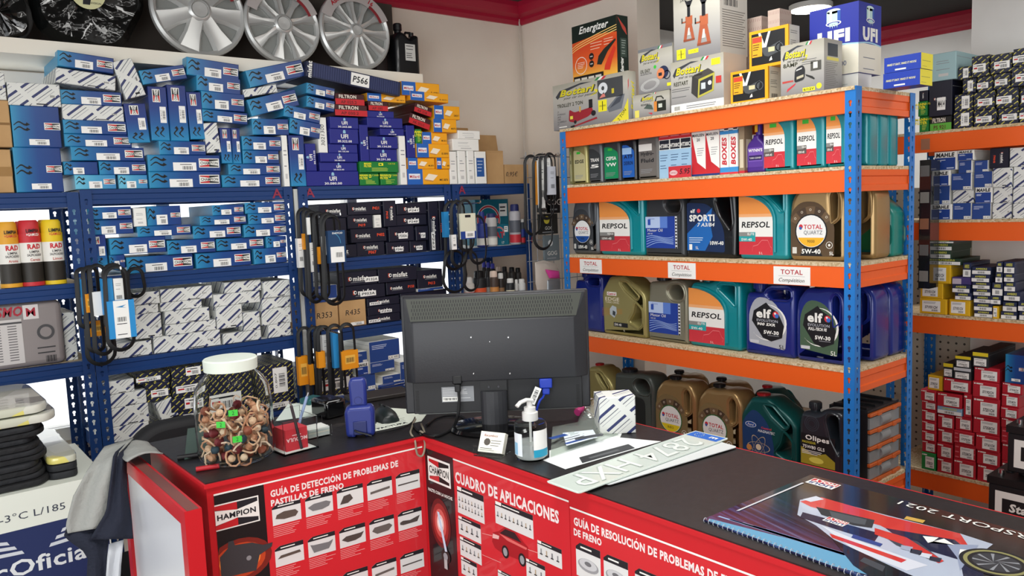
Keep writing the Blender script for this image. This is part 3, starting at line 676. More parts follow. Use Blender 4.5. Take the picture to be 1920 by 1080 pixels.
r3 = [c('K',580,567,634,613,code='R353',ds='brown cardboard box marked R353'), c('K',636,563,687,612,code='R435',lab=1,ds='brown cardboard box marked R435'), c('M',689,589,750,607,code='P257',hand=1,lx=-.3), c('M',689,573,750,588,code='P342',hand=1), c('M',689,557,750,572,code='P520A',hand=1,lx=-.25),
 c('M',640,534,723,561,code='P953A',hand=1,lx=.1), c('M',635,509,707,533,code='P132A',hand=1,lx=.35), c('M',725,527,781,543,code='P133',side=1), c('M',708,502,781,526,code=''), c('H',782,540,831,556,inv=1,code='LX 1205'), c('M',783,506,831,538,code='P413'), c('M',752,546,840,600,code=''), c('H',582,536,634,564,inv=1)]
stack(r3, 'Y', YS, .27, LZ[2], "right navy rack's third shelf", 'cartons on the third shelf of the right navy rack', lim=LR, zmax=LZ[1]-.053)
r4 = [c('H',692,638,750,675,inv=1,code='LX 491'), c('H',668,660,690,678,inv=1,code='LX 1252'), c('H',668,680,692,700), c('H',693,677,740,702,inv=1,code='LX 33'), c('H',742,677,790,702,inv=1), c('H',716,702,759,717,inv=1), c('H',707,717,759,735,inv=1), c('H',668,702,706,735,inv=1), c('N',585,690,664,735), c('H',710,736,790,765,inv=1), c('H',620,736,706,765,inv=1)]
stack(r4, 'Y', YS, .27, LZ[3], "right navy rack's fourth shelf", 'cartons on the fourth shelf of the right navy rack', lim=LR, zmax=LZ[2]-.053)
# white cartons and open cardboard boxes on the corner rack
cr = [c('W',843,284,857,342), c('W',859,283,874,342), c('W',876,283,889,342), c('W',891,284,912,341,art='blue',ds='white carton with a blue printed panel'), c('W',848,261,898,279), c('W',858,245,900,260)]
stack(cr, 'Y', YS, .14, zt, "corner navy rack's top shelf", 'white cartons on top of the corner rack', jit=.002)
def open_box(x0, y0, x1, y1, d, lab, txt, fl):
    a = onY(x0, y1, YS+.03); c_ = onY(x1, y1, YS+.03); w_ = c_.x-a.x; h_ = onY((x0+x1)/2, y0, YS+.03).z-zt
    r_ = empty('open_cardboard_box', ((a.x+c_.x)/2, YS+.03+d/2, zt+.001)); t_ = .004
    b = MB(); X = w_/2; Y = d/2
    b.box(-X, X, -Y, Y, 0, t_, 'kraft'); b.box(-X, X, -Y, -Y+t_, t_, h_, 'kraft'); b.box(-X, X, Y-t_, Y, t_, h_, 'kraft'); b.box(-X, -X+t_, -Y+t_, Y-t_, t_, h_, 'kraft'); b.box(X-t_, X, -Y+t_, Y-t_, t_, h_, 'kraft')
    if txt: b.text(Fr((0, -Y, h_/2), (1, 0, 0), (0, 0, 1), (0, -1, 0)), txt, -X*.4, 0, .022, 'ink', shear=.2)
    b.build('body', r_)
    for (side, ang, ln_) in fl:
        f_ = MB()
        if side in 'fb':
            s_ = -1 if side == 'f' else 1; f_.box(-X+.003, X-.003, 0, ln_, -.002, .002, 'kraft'); o = f_.build('flap', r_, (0, s_*Y, h_)); o.rotation_euler = (math.radians(ang), 0, 0 if s_ > 0 else PI)
        else:
            s_ = -1 if side == 'l' else 1; f_.box(-Y+.003, Y-.003, 0, ln_, -.002, .002, 'kraft'); o = f_.build('flap', r_, (s_*X, 0, h_)); o.rotation_euler = (math.radians(ang), 0, -s_*PI/2)
    tag(r_, lab, 'box')
open_box(914, 283, 945, 340, .25, 'open brown cardboard box with raised flap behind the white cartons', None, [('b', 78, .14), ('f', -100, .05)])
open_box(947, 309, 991, 340, .22, 'open brown cardboard box with a handwritten price, right end of corner rack', '0,95€', [('b', 80, .17)])
# ---------------------------------------------------------------- oil jugs
GOLD = mat('#a38659', .3, .5, name='gold_plastic'); GOLD2 = mat('#a39a63', .3, .4, name='olive_gold_plastic'); GREYM = mat('#62666a', .32, .4, name='grey_pearl_plastic'); GMG = mat('#8d8b78', .35, .4, name='warm_grey_plastic'); GMD = mat('#3f4144', .35, .3, name='dark_grey_plastic')
TEAL = mat('#0d8a94', .25, .1, name='teal_plastic', coat=.3); ELFB = mat('#1a2a7c', .25, .1, name='deep_blue_plastic', coat=.3); BLK = mat('#101114', .28, name='black_plastic', coat=.2); FORD = mat('#10504e', .3, .2, name='dark_teal_plastic'); OLI = mat('#262c33', .28, name='charcoal_plastic', coat=.3); CTEAL = mat('#1f7f74', .3, name='green_teal_plastic')
OUT = {
 'quartz': ([(0, 0, .08), (1, 0, .08), (1.0, .55, .1), (.99, .80, .12), (.88, .95, .1), (.62, .96, .05), (.47, .935, .04), (.20, .935, .06), (.03, .78, .1), (0, .6, .1)], [[(.76, .50, .03), (.86, .56, .03), (.87, .80, .05), (.80, .86, .04), (.73, .80, .05)]], (.32, .935, .11, '#15181c')),
 'repsol': ([(0, 0, .07), (1, 0, .07), (1, .92, .08), (.93, .965, .05), (.52, .965, .06), (.40, .92, .05), (.08, .92, .05), (0, .8, .05)], [[(.60, .85, .03), (.78, .72, .03), (.88, .64, .04), (.88, .90, .04), (.66, .91, .03)]], (.24, .92, .10, '#0b6f7a')),
 'elf9': ([(0, 0, .05), (.55, 0, .02), (.60, -.0, .02), (1, 0, .06), (1, .55, .1), (1.0, .93, .1), (.85, .965, .06), (.5, .95, .06), (.36, .86, .05), (.30, .84, .03), (.05, .84, .05), (0, .68, .05)], [[(.46, .83, .04), (.55, .77, .02), (.84, .77, .04), (.90, .80, .03), (.88, .90, .04), (.55, .89, .04)]], (.16, .84, .12, '#1b2b7a')),
 'edge': ([(.02, 0, .06), (1, 0, .06), (1, .68, .07), (.86, .80, .08), (.50, .975, .05), (.20, .95, .05), (.12, .85, .05), (0, .68, .08)], [[(.47, .86, .02), (.60, .86, .03), (.83, .67, .03), (.77, .62, .03), (.58, .74, .03)], [(.74, .38, .03), (.78, .53, .04), (.9, .43, .04), (.9, .24, .03), (.82, .17, .03), (.64, .25, .03)]], (.28, .95, .10, '#b01f24')),
 'gm': ([(0, 0, .05), (1, 0, .05), (1, .82, .14), (.93, .97, .14), (.66, .99, .14), (.46, .955, .06), (.05, .93, .05), (.02, .6, .08), (0, .56, .03)], [[(.53, .80, .05), (.64, .68, .06), (.86, .68, .09), (.91, .80, .09), (.82, .91, .08), (.62, .90, .06)]], (.22, .935, .14, '#25272c')),
 'olipes': ([(0, 0, .06), (.98, 0, .06), (1, .5, .1), (.98, .93, .08), (.86, .96, .05), (.55, .95, .05), (.42, .88, .05), (.08, .88, .05), (0, .75, .08)], [[(.62, .80, .04), (.70, .60, .04), (.86, .42, .04), (.9, .5, .05), (.86, .86, .05), (.68, .88, .04)]], (.24, .88, .12, '#23292f')),
 'litre': ([(0, 0, .04), (1, 0, .04), (1, .7, .1), (.96, .86, .15), (.72, .95, .08), (.55, .955, .02), (.2, .955, .02), (.05, .9, .08), (0, .78, .05)], [], (.36, .955, .16, '#15181c')),
}
_J = {}
def jugmesh(kind, w, h, d, m, grooves=True):
    k = (kind, round(w, 3), round(h, 3), round(d, 3), m.name)
    if k in _J: return _J[k]
    o, hs, cap = OUT[kind]; sc = lambda P: rpoly([(p[0]*w-w/2, p[1]*h, (p[2] if len(p) > 2 else 0)*h) for p in P], 5)
    hs = [sc(H)[::1] for H in hs]
    vs_, fs = slab([sc(o)]+hs, d, min(.016, d*.2), 2)
    b = MB(); b.add(vs_, fs, m, True)
    # raised rib that follows the handle on the front face
    if hs and grooves:
        for H in hs:
            c_ = Vector((sum(p[0] for p in H)/len(H), sum(p[1] for p in H)/len(H)))
            path = [(c_.x+(p[0]-c_.x)*1.25, -d/2+.001, c_.y+(p[1]-c_.y)*1.22) for p in H]; b.tube(path, .0035, m, 5, closed=True)
    me = b.mesh('jug'); _J[k] = me; return me
_cp = {}
def capmesh(r, h, col):
    k = (round(r, 3), col)
    if k not in _cp:
        b = MB(); m = mat(col, .35); b.lathe([(0, 0), (r*.8, 0), (r*.8, h*.25), (r, h*.27), (r, h*.92), (r*.9, h), (0, h)], m, n=18)
        for i in range(18): a = 2*PI*i/18; b.box(r*math.cos(a)-.001, r*math.cos(a)+.001, r*math.sin(a)-.001, r*math.sin(a)+.001, h*.3, h*.88, m)
        _cp[k] = b.mesh('cap')
    return _cp[k]
# --- label artwork on the flat front (F: x right, y up from the base)
def art_repsol(b, F, w, h, k='PREMIUM'):
    x0 = -w*.49; x1 = w*.20; yb = h*.06; yt = h*.84; arc = [(x1-(x1-x0)*(1-math.cos(a))*1.0, yt-(yt-h*.5)*(1-math.sin(a))) for a in [i*PI/20 for i in range(11)]]
    full = [(x0, yb), (x1, yb)]+arc
    if w < .15: b.rect(F, x0+w*.2, h*.68, x0+w*.42, h*.74, 'green', 4)
    if w > .15: b.tube([F.p(x1+(x-x1)*.9+w*.05, y+h*.02, .002) for x, y in [(x1, yb+h*.02)]+arc], w*.028, TEAL, 8)
    def band(ya, yc, m, l):
        b.pl(F, clip_y(full, ya, yc), m, l)
    band(yb, h*.30, '#cc3540', 1); band(h*.30, h*.60, 'white', 1); band(h*.60, yt, '#f19a4a', 1)
    b.pl(F, clip_y(full, h*.56, h*.60), '#f3b27a', 2)
    b.text(F, 'REPSOL', x0+(x1-x0)*.5, h*.46, h*.075, 'black', w=(x1-x0)*.84, bold=.025, shear=.12)
    c_ = '#5d5450' if k == 'PREMIUM' else '#27a3a6'
    b.rect(F, x0, h*.235, x0+w*.34, h*.36, c_, 2); b.rect(F, x0, h*.305, x0+w*.24, h*.36, '#8c8c88', 3)
    b.text(F, k, x0+w*.25, h*.335, h*.03, 'white', w=w*.14, bold=.02, l=4); b.text(F, '10W-40' if k == 'PREMIUM' else '5W-40', x0+w*.16, h*.262, h*.035, 'white', w=w*.22, bold=.02, l=4)
    car = [(.0, .10), (.02, .17), (.12, .19), (.2, .25), (.32, .25), (.37, .17), (.40, .15), (.38, .10)]
    for i in range(len(car)-1):
        p, q = car[i], car[i+1]; b.pl(F, [(x1-w*.42+p[0]*w, p[1]*h), (x1-w*.42+q[0]*w, q[1]*h), (x1-w*.42+q[0]*w, q[1]*h+.0018), (x1-w*.42+p[0]*w, p[1]*h+.0018)], '#e98a8a', 2)
    b.text(F, '5 L', x0+w*.45, h*.085, h*.03, 'white', l=3)
def clip_y(P, ya, yc):
    def half(P, y, keep):
        out = []
        for i in range(len(P)):
            a, c_ = P[i], P[(i+1) % len(P)]; ia, ic = keep(a[1]-y), keep(c_[1]-y)
            if ia: out.append(a)
            if ia != ic: t_ = (y-a[1])/(c_[1]-a[1]); out.append((a[0]+(c_[0]-a[0])*t_, y))
        return out
    P = half(P, ya, lambda d_: d_ >= -1e-9); return half(P, yc, lambda d_: d_ <= 1e-9)
def art_total(b, F, w, h, pan, low, grade, sub='9000', ring='#17191c'):
    cx, cy, r = -w*.10, h*.37, min(w*.30, h*.2)
    P = rpoly([(-w*.47, h*.06, .01), (w*.30, h*.06, .01), (w*.31, h*.45, .02), (w*.05, h*.74, .06), (-w*.30, h*.74, .04), (-w*.47, h*.6, .02)], 4)
    b.pl(F, P, pan, 1)
    for i, a in enumerate((2.5, 2.05, 1.6, 1.15, .7)):
        b.disc(F, cx, cy, r*1.55, '#4b3a2c' if i % 2 else '#6d573f', 2, 5, a0=a-.21, a1=a+.21); b.ring(F, cx+r*1.34*math.cos(a), cy+r*1.34*math.sin(a), r*.05, r*.08, '#d8cdb8', 3, 8)
    b.pl(F, [(cx-r*.75, h*.065), (cx+r*.75, h*.065), (cx+r*.45, cy-r*.85), (cx-r*.45, cy-r*.85)], '#17191c', 2)
    b.disc(F, cx, cy, r*1.08, ring, 4, 28); b.disc(F, cx, cy, r, '#f0f1ee', 5, 28); b.disc(F, cx, cy, r*.999, low, 6, 14, a0=PI+.35, a1=2*PI-.35) if False else None
    pts = [(cx+r*.97*math.cos(a), cy+r*.97*math.sin(a)) for a in [PI+.42+(PI-.84)*i/10 for i in range(11)]]; b.pl(F, pts, low, 6)
    b.text(F, 'TOTAL', cx+r*.14, cy+r*.28, r*.27, '#c8323e', w=r*1.25, bold=.02, l=7); b.text(F, 'QUARTZ', cx+r*.14, cy-r*.07, r*.24, '#5c5f66', w=r*1.25, l=7)
    b.disc(F, cx-r*.68, cy+r*.3, r*.14, '#d2333d', 7, 10); b.disc(F, cx-r*.7, cy+r*.2, r*.1, '#3b62ad', 8, 10)
    b.text(F, sub, cx, cy-r*.62, r*.18, 'ink', l=7); b.text(F, grade, cx, h*.12, h*.055, 'white', w=w*.34, bold=.03, l=3)
    b.ring(F, w*.22, h*.2, w*.05, w*.058, 'white', 2, 16); b.disc(F, w*.22, h*.2, w*.022, 'white', 2, 8); b.text(F, '5L', w*.26, h*.10, h*.04, 'white', bold=.02, l=2); b.rect(F, -w*.44, h*.09, -w*.36, h*.17, '#d8d6cc', 2)
def art_gm(b, F, w, h):
    x0, x1, y0, y1 = -w*.46, w*.28, h*.13, h*.62
    b.rect(F, x0, y0, x1, y1, '#1f3f9c', 1); b.rect(F, x0, y1-(y1-y0)*.36, x0+(x1-x0)*.5, y1, '#b9cdf0', 2); b.rect(F, x0+(x1-x0)*.5, y1-(y1-y0)*.36, x0+(x1-x0)*.75, y1, '#5d83d4', 2)
    b.rect(F, x0+w*.06, y1-h*.13, x0+w*.13, y1-h*.04, '#2b4fae', 3); b.text(F, 'Genuine', x0+w*.16, y1-h*.03, h*.025, '#2b4fae', l=3)
    b.text(F, 'Motor Oil', x0+w*.05, y0+(y1-y0)*.57, h*.045, 'white', w=w*.38, al='L', l=3); b.text(F, '10W-40', x0+w*.05, y0+(y1-y0)*.46, h*.022, 'white', al='L', l=3)
    for k in range(5):
        p = [(x0+w*.02+t_*w*.68, y0+h*.02+(.09*t_**1.5+.05*math.sin(t_*4+k*.25))*h+k*.008) for t_ in [i/12 for i in range(13)]]
        b.pl(F, p+[(a, c_-.0025) for a, c_ in p[::-1]], '#9db8ea', 3)
    b.rect(F, x1-w*.005, y0, x1+w*.05, y1, '#dfe2e6', 1)
    for i in range(10): b.rect(F, x1+.001, y0+(y1-y0)*i/10, x1+w*.045, y0+(y1-y0)*(i+.5)/10, 'ink', 2)
def art_elf(b, F, w, h, pan, name):
    P = rpoly([(-w*.40, h*.16, .01), (w*.32, h*.10, .01), (w*.36, h*.45, .03), (w*.1, h*.76, .08), (-w*.25, h*.80, .03), (-w*.40, h*.6, .03)], 4); b.pl(F, P, pan, 1)
    b.disc(F, -w*.02, h*.45, w*.37, 'white', 2, 28, ry=h*.245); b.disc(F, -w*.045, h*.455, w*.355, pan, 3, 28, ry=h*.235)
    b.pl(F, [(-w*.34, h*.46), (-w*.30, h*.60), (-w*.05, h*.72), (w*.03, h*.66), (w*.18, h*.60), (w*.30, h*.42), (w*.26, h*.26), (w*.05, h*.2), (-w*.12, h*.24), (-w*.22, h*.34)], '#121318', 4)
    b.text(F, 'elf', -w*.10, h*.57, h*.11, 'white', w=w*.30, bold=.04, l=6); b.disc(F, w*.14, h*.565, w*.06, '#d8343e', 6, 12); b.disc(F, w*.16, h*.55, w*.04, '#3a6fc4', 7, 10); b.disc(F, w*.13, h*.58, w*.02, 'white', 8, 8)
    b.text(F, 'EVOLUTION', -w*.03, h*.475, h*.035, '#b9bcc4', w=w*.42, bold=.01, l=6); b.text(F, name, -w*.05, h*.425, h*.035, 'white', w=w*.36, bold=.04, shear=.2, l=6)
    b.text(F, '5W-30', w*.05, h*.32, h*.045, 'white', w=w*.3, bold=.04, l=6); b.rect(F, -w*.02, h*.275, w*.2, h*.283, 'grey', 6); b.text(F, '5L', w*.26, h*.14, h*.055, 'ink' if pan != '#47604a' else 'white', w=w*.12, l=4); b.rect(F, -w*.38, h*.16, -w*.2, h*.2, '#c9ccd0', 4)
def art_sporti(b, F, w, h):
    P = rpoly([(-w*.46, h*.10, .01), (w*.28, h*.08, .01), (w*.27, h*.4, .03), (w*.12, h*.62, .05), (-w*.05, h*.76, .04), (-w*.46, h*.78, .01)], 4); b.pl(F, P, '#142a52', 1)
    b.pl(F, [(-w*.46, h*.10), (-w*.1, h*.1), (w*.05, h*.3), (-w*.0, h*.5), (w*.05, h*.7), (-w*.46, h*.34)], '#1d66b4', 2)
    b.text(F, 'elf', -w*.34, h*.66, h*.05, 'white', bold=.04, l=4); b.disc(F, -w*.22, h*.66, w*.035, '#d8343e', 4, 10); b.text(F, 'SPORTI', -w*.16, h*.56, h*.085, 'white', w=w*.5, bold=.045, l=4); b.text(F, '7 A3/B4', -w*.08, h*.465, h*.05, 'white', w=w*.34, bold=.02, shear=.2, l=4)
    b.text(F, '10W-40', w*.13, h*.21, h*.05, 'white', w=w*.26, bold=.03, l=4); b.lines(F, -w*.42, -w*.12, [h*.28, h*.25, h*.22], h*.01, '#cfe0f5', 3); b.rect(F, -w*.42, h*.11, -w*.36, h*.19, 'white', 3); b.text(F, '5L', -w*.26, h*.14, h*.04, 'white', l=4)
def art_edge(b, F, w, h):
    b.rect(F, -w*.36, h*.64, -w*.14, h*.70, 'white', 1); b.text(F, 'Castrol', -w*.25, h*.67, h*.035, '#c8323e', w=w*.18, bold=.03, l=3); b.text(F, 'EDGE', -w*.24, h*.585, h*.055, '#f3ead2', w=w*.32, bold=.01, l=3); b.text(F, 'TURBO DIESEL', -w*.24, h*.53, h*.03, '#f3ead2', w=w*.32, l=3)
    b.lathe([(0, 0)], 'chrome') if False else None
    b.pl(F, [(-w*.30, h*.33), (-w*.20, h*.28), (-w*.14, h*.36), (-w*.15, h*.46), (-w*.24, h*.48), (-w*.30, h*.42)], '#b9c4c9', 2); b.pl(F, [(-w*.24, h*.33), (-w*.18, h*.31), (-w*.17, h*.38), (-w*.23, h*.40)], '#3c4247', 3)
    for a in range(7): b.pl(F, [(-w*.48, h*(.30+a*.02)), (-w*.48, h*(.304+a*.02)), (-w*.02, h*(.36+a*.012)), (-w*.02, h*(.357+a*.012))], '#d18a3c', 1)
    b.rect(F, -w*.22, h*.14, w*.10, h*.21, '#17181c', 1); b.text(F, '5W-40', -w*.12, h*.175, h*.04, 'white', w=w*.16, bold=.02, l=3); b.text(F, '5L', w*.02, h*.09, h*.025, '#f3ead2', l=2)
def art_ford(b, F, w, h):
    P = rpoly([(-w*.44, h*.03, .01), (w*.14, h*.03, .01), (w*.1, h*.4, .05), (-w*.0, h*.66, .05), (-w*.25, h*.82, .03), (-w*.46, h*.6, .03)], 4); b.pl(F, P, '#183c6c', 1)
    b.disc(F, -w*.30, h*.57, w*.10, '#e4ecf4', 2, 20, ry=h*.04); b.disc(F, -w*.30, h*.57, w*.09, '#1f4c96', 3, 20, ry=h*.034); b.text(F, 'Ford', -w*.30, h*.57, h*.035, 'white', shear=.3, l=5)
    b.text(F, 'Castrol', -w*.02, h*.555, h*.028, '#d9434a', w=w*.18, bold=.02, l=3); b.text(F, 'MAGNATEC', -w*.02, h*.505, h*.035, '#dfe7ea', w=w*.3, bold=.02, shear=.2, l=3)
    for a in (0, 1.05, 2.1): b.ring(F.at(-w*.16, h*.27, a, 1, .38), 0, 0, w*.19, w*.205, '#b9a98c', 3, 24)
    b.disc(F, -w*.16, h*.27, w*.05, '#e3d3b4', 4, 12); b.disc(F, -w*.33, h*.24, w*.05, '#c98a4a', 4, 12)
def art_olipes(b, F, w, h):
    b.rect(F, -w*.44, h*.10, w*.3, h*.60, '#15171b', 1); b.pl(F, [(-w*.44, h*.2), (w*.3, h*.2), (w*.3, h*.3), (w*.1, h*.38), (-w*.15, h*.33), (-w*.44, h*.42)], '#a3952c', 2)
    b.disc(F, -w*.1, h*.27, w*.16, '#ded35c', 3, 16, ry=h*.04); b.text(F, 'Olipes', -w*.08, h*.555, h*.06, 'white', w=w*.52, bold=.03, l=4); b.text(F, 'MAXIGEAR', -w*.26, h*.49, h*.03, '#c9bf3c', w=w*.3, bold=.02, l=4); b.text(F, '75W80 GLS', -w*.16, h*.43, h*.042, 'white', w=w*.48, bold=.02, l=4)
    b.lines(F, -w*.42, w*.05, [h*.38, h*.36, h*.34], h*.008, 'white', 4); b.rect(F, -w*.44, h*.10, w*.26, h*.18, '#e0e2e2', 4); b.barcode(F, -w*.35, h*.14, w*.12, h*.06, 5); b.text(F, '5L', w*.22, h*.13, h*.05, 'ink', bold=.03, l=5)
    for r_ in (.16, .12, .08): b.ring(F, -w*.2, h*.74, w*r_*.9, w*r_, '#3b434c', 2, 20)
def jug(kind, w, h, d, m, art, loc, rz, lab, cat='jug', grp=None, capc=None, name='oil_jug'):
    o, hs, cap = OUT[kind]; me = jugmesh(kind, w, h, d, m)
    r_ = link(name, me, None, loc, rz)
    link('cap', capmesh(cap[2]*w, h*(1-cap[1])*1.0, capc or cap[3]), r_, (cap[0]*w-w/2, 0, cap[1]*h-.002))
    if art:
        b = MB(); F = Fr((0, -d/2-.0003, 0), (1, 0, 0), (0, 0, 1), (0, -1, 0)); art(b, F, w, h); b.build('label', r_)
    tag(r_, lab, cat, grp); return r_
XJ = XO+.045
def onrack(kind, x0, x1, si, h, d, m, art, lab, back=0, capc=None, X=None, name='oil_jug', grp='oil jugs on the orange rack'):
    X = X or XJ; yc = 480
    zz = OS[si]; # pick at the height of the shelf
    yy = proj_y((x0+x1)/2, X, zz+h*.4)
    a, c_ = onX(x0, yy, X), onX(x1, yy, X); a.y = min(a.y, YL-.014); c_.y = max(c_.y, YR+.014); w_ = a.y-c_.y
    return jug(kind, w_, h, d, m, art, (X+d/2, (a.y+c_.y)/2, zz+.0005), -PI/2, lab, grp=grp, capc=capc, name=name), w_
def proj_y(x, X, z):
    lo, hi = -200, 1400
    for _ in range(40):
        mid = (lo+hi)/2
        if onX(x, mid, X).z > z: lo = mid
        else: hi = mid
    return mid
T_ = lambda pan, low, gr, **k: (lambda b, F, w, h: art_total(b, F, w, h, pan, low, gr, **k))
R_ = lambda k: (lambda b, F, w, h: art_repsol(b, F, w, h, k))
E_ = lambda pan, n: (lambda b, F, w, h: art_elf(b, F, w, h, pan, n))
H5 = .275; D5 = .115
J = [
 ('quartz', 1063, 1122, 2, H5, GREYM, T_('#3d4043', '#1f4f9c', '10W-40', sub='7000'), 'grey oil jug with round white badge, leftmost on third orange shelf', 1),
 ('repsol', 1124, 1207, 2, H5, TEAL, R_('PREMIUM'), 'teal oil jug with grey-brown grade box, left one on third orange shelf', 1),
 ('gm', 1208, 1283, 2, .262, GMD, art_gm, 'dark grey motor oil jug with blue road label, third orange shelf', 1),
 ('olipes', 1285, 1381, 2, H5, BLK, art_sporti, 'black oil jug with dark blue label reading SPORTI', 0),
 ('repsol', 1385, 1478, 2, H5, TEAL, R_('ELITE'), 'teal oil jug with teal grade box, right one on third orange shelf', 0),
 ('quartz', 1480, 1586, 2, H5, GOLD, T_('#58452f', '#f0b62c', '5W-40'), 'gold oil jug with round badge beside blue post, third orange shelf', 0),
 ('elf9', 1066, 1130, 3, H5, ELFB, None, 'blue oil jug behind the monitor edge, leftmost on fourth orange shelf', 0),
 ('edge', 1128, 1211, 3, .27, GOLD2, art_edge, 'olive-gold oil jug with red cap and slanted handle, fourth orange shelf', 1),
 ('gm', 1214, 1289, 3, .262, GMG, art_gm, 'warm grey motor oil jug with blue road label, fourth orange shelf', 0),
 ('repsol', 1291, 1389, 3, H5, TEAL, R_('ELITE'), 'teal oil jug on fourth orange shelf between grey and blue jugs', 0),
 ('elf9', 1396, 1490, 3, .272, ELFB, E_('#a9adb4', '900 SXR'), 'deep blue oil jug with silver-grey label and black star', 1),
 ('quartz', 1491, 1588, 3, H5, ELFB, E_('#47604a', 'FULL-TECH FE'), 'deep blue oil jug with green label beside blue post', 0),
 ('edge', 1095, 1150, 4, .27, GOLD2, None, 'olive-gold oil jug beside the monitor on the low orange shelf', 0),
 ('gm', 1150, 1226, 4, .27, mat('#4d5450', .35, .2, name='greenish_grey_plastic'), None, 'greenish grey oil jug with dark label behind the counter', 0),
 ('quartz', 1228, 1305, 4, H5, GOLD, T_('#7d6a45', '#e8d21f', '5W-30', sub='INEO', ring='#2f6b3a'), 'gold oil jug with yellow-green badge, left of two on low shelf', 0),
 ('quartz', 1307, 1392, 4, H5, GOLD, T_('#7d6a45', '#e8d21f', '5W-30', sub='INEO', ring='#2f6b3a'), 'gold oil jug with yellow-green badge, right of two on low shelf', 0),
 ('edge', 1388, 1494, 4, .27, FORD, art_ford, 'dark teal oil jug with red cap and atom picture, low orange shelf', 0),
 ('olipes', 1497, 1584, 4, H5, OLI, art_olipes, 'charcoal gear oil jug with yellow and black label, low orange shelf', 0)]
for kd, x0, x1, si, h, m, art, lab, bk in J:
    o, w_ = onrack(kd, x0, x1, si, h, D5 if art is not art_olipes else .085, m, art, lab)
    if kd == 'gm' and si == 4:
        b = MB(); F = Fr((0, -D5/2-.0003, 0), (1, 0, 0), (0, 0, 1), (0, -1, 0)); b.pl(F, rpoly([(-w_*.42, h*.05, .01), (w_*.3, h*.05, .01), (w_*.3, h*.6, .03), (-w_*.42, h*.62, .01)]), '#1c2120', 1); b.disc(F, -w_*.08, h*.48, w_*.1, '#e4ecf4', 2, 18, ry=h*.03); b.build('label', o)
# rows behind, seen through the open end of the rack
def behind(kind, si, k, w, h, m, lab, d=D5, y=None, grp='oil jugs in the back rows of the orange rack', name='oil_jug'):
    y = min(max(y if y is not None else 0, YR+.016+w/2), YL-.04-w/2)
    jug(kind, w, h, d, m, None, (XJ+d/2+k*(d+.006), y, OS[si]+.0005), -PI/2, lab, grp=grp, name=name)
for k in (1,): behind('quartz', 2, k, .19, H5, GOLD, 'gold oil jug standing directly behind the front one, third orange shelf')
jug('edge', .17, .23, .1, CTEAL, lambda b, F, w, h: b.rect(F, -w*.3, h*.1, w*.1, h*.5, '#2b7f4a'), (XJ+.25+.05, YR+.105, OS[2]+.0005), -PI/2, 'green-teal oil jug at the back of the third orange shelf', grp='oil jugs in the back rows of the orange rack')
for k, nm in ((1, 'second'), (2, 'last')): behind('quartz', 3, k, .195, H5, ELFB, f'deep blue unlabelled jug, {nm} row of fourth orange shelf')
for (x, si, kd, m, lab) in ((1430, 2, 'elf9', mat('#a32a2a', .3), 'dark red jug behind the teal ones, third orange shelf'), (1335, 3, 'elf9', ELFB, 'deep blue jug behind teal one, fourth orange shelf'), (1440, 3, 'elf9', ELFB, 'deep blue jug behind green-labelled one, fourth orange shelf'), (1240, 2, 'quartz', GREYM, 'grey jug behind dark grey one, third orange shelf'), (1165, 3, 'edge', GOLD2, 'olive-gold jug in second row, fourth orange shelf'), (1440, 4, 'edge', FORD, 'dark teal jug in second row, low orange shelf'), (1270, 4, 'quartz', GOLD, 'gold jug in second row left, low orange shelf'), (1350, 4, 'quartz', GOLD, 'gold jug in second row right, low orange shelf'), (1110, 2, 'quartz', GREYM, 'grey jug in second row left, third orange shelf')):
    behind(kd, si, 1, .18, .268, m, lab, y=onX(x, proj_y(x, XJ, OS[si]+.1), XJ+.12).y)
# ---------------------------------------------------------------- one-litre bottles on the second orange shelf
D1 = .07
def art_small(pan, txt, c2='white', top=None):
    def f(b, F, w, h):
        b.pl(F, rpoly([(-w*.42, h*.08, .004), (w*.38, h*.08, .004), (w*.38, h*.62, .012), (-w*.1, h*.74, .01), (-w*.42, h*.74, .004)], 3), pan, 1)
        if txt in ('EDGE', 'CEPSA|VW'): b.rect(F, -w*.2, h*.66, w*.05, h*.71, 'green', 3)
        if top: b.rect(F, -w*.42, h*.55, w*.2, h*.68, top, 2)
        for i, s_ in enumerate(txt.split('|')): b.text(F, s_, -w*.02, h*(.5-.13*i), h*.07, c2, w=w*.6, bold=.03, l=3)
        b.lines(F, -w*.34, w*.25, [h*.2, h*.17, h*.14], h*.01, 'grey', 2)
    return f
G1 = 'one-litre bottles on the second orange shelf'
for a in [('litre', 1054, 1072, GOLD2, art_small('#c3bb8b', 'EDGE', 'ink'), 'small gold oil bottle with pale label, first on second orange shelf'), ('litre', 1074, 1101, GOLD2, art_small('#c3bb8b', 'EDGE', 'ink'), 'small gold oil bottle with green price sticker, second orange shelf'), ('litre', 1103, 1129, GREYM, art_small('#34383b', 'TRAN|5', 'white'), 'small grey oil bottle with round badge and black cap, second orange shelf'),
          ('litre', 1131, 1163, GMD, art_small('#0d8a58', 'CEPSA|VW', 'white'), 'dark bottle with green label reading VW'), ('litre', 1165, 1193, BLK, art_small('#1b5cb5', 'ATF|DEXRON', '#0c1a3a', '#9cc4ef'), 'black bottle with blue ATF label'), ('litre', 1195, 1235, mat('#66625e', .4, .1, name='taupe_plastic'), art_small('#6d6864', 'Hydro-|Fluid', 'ink', '#e6e4df'), 'taupe hydraulic fluid bottle with white corner label')]:
    o, w_ = onrack(a[0], a[1], a[2], 1, .205 if a[1] < 1190 else .215, D1, a[3], a[4], a[5], grp=G1, name='oil_bottle')
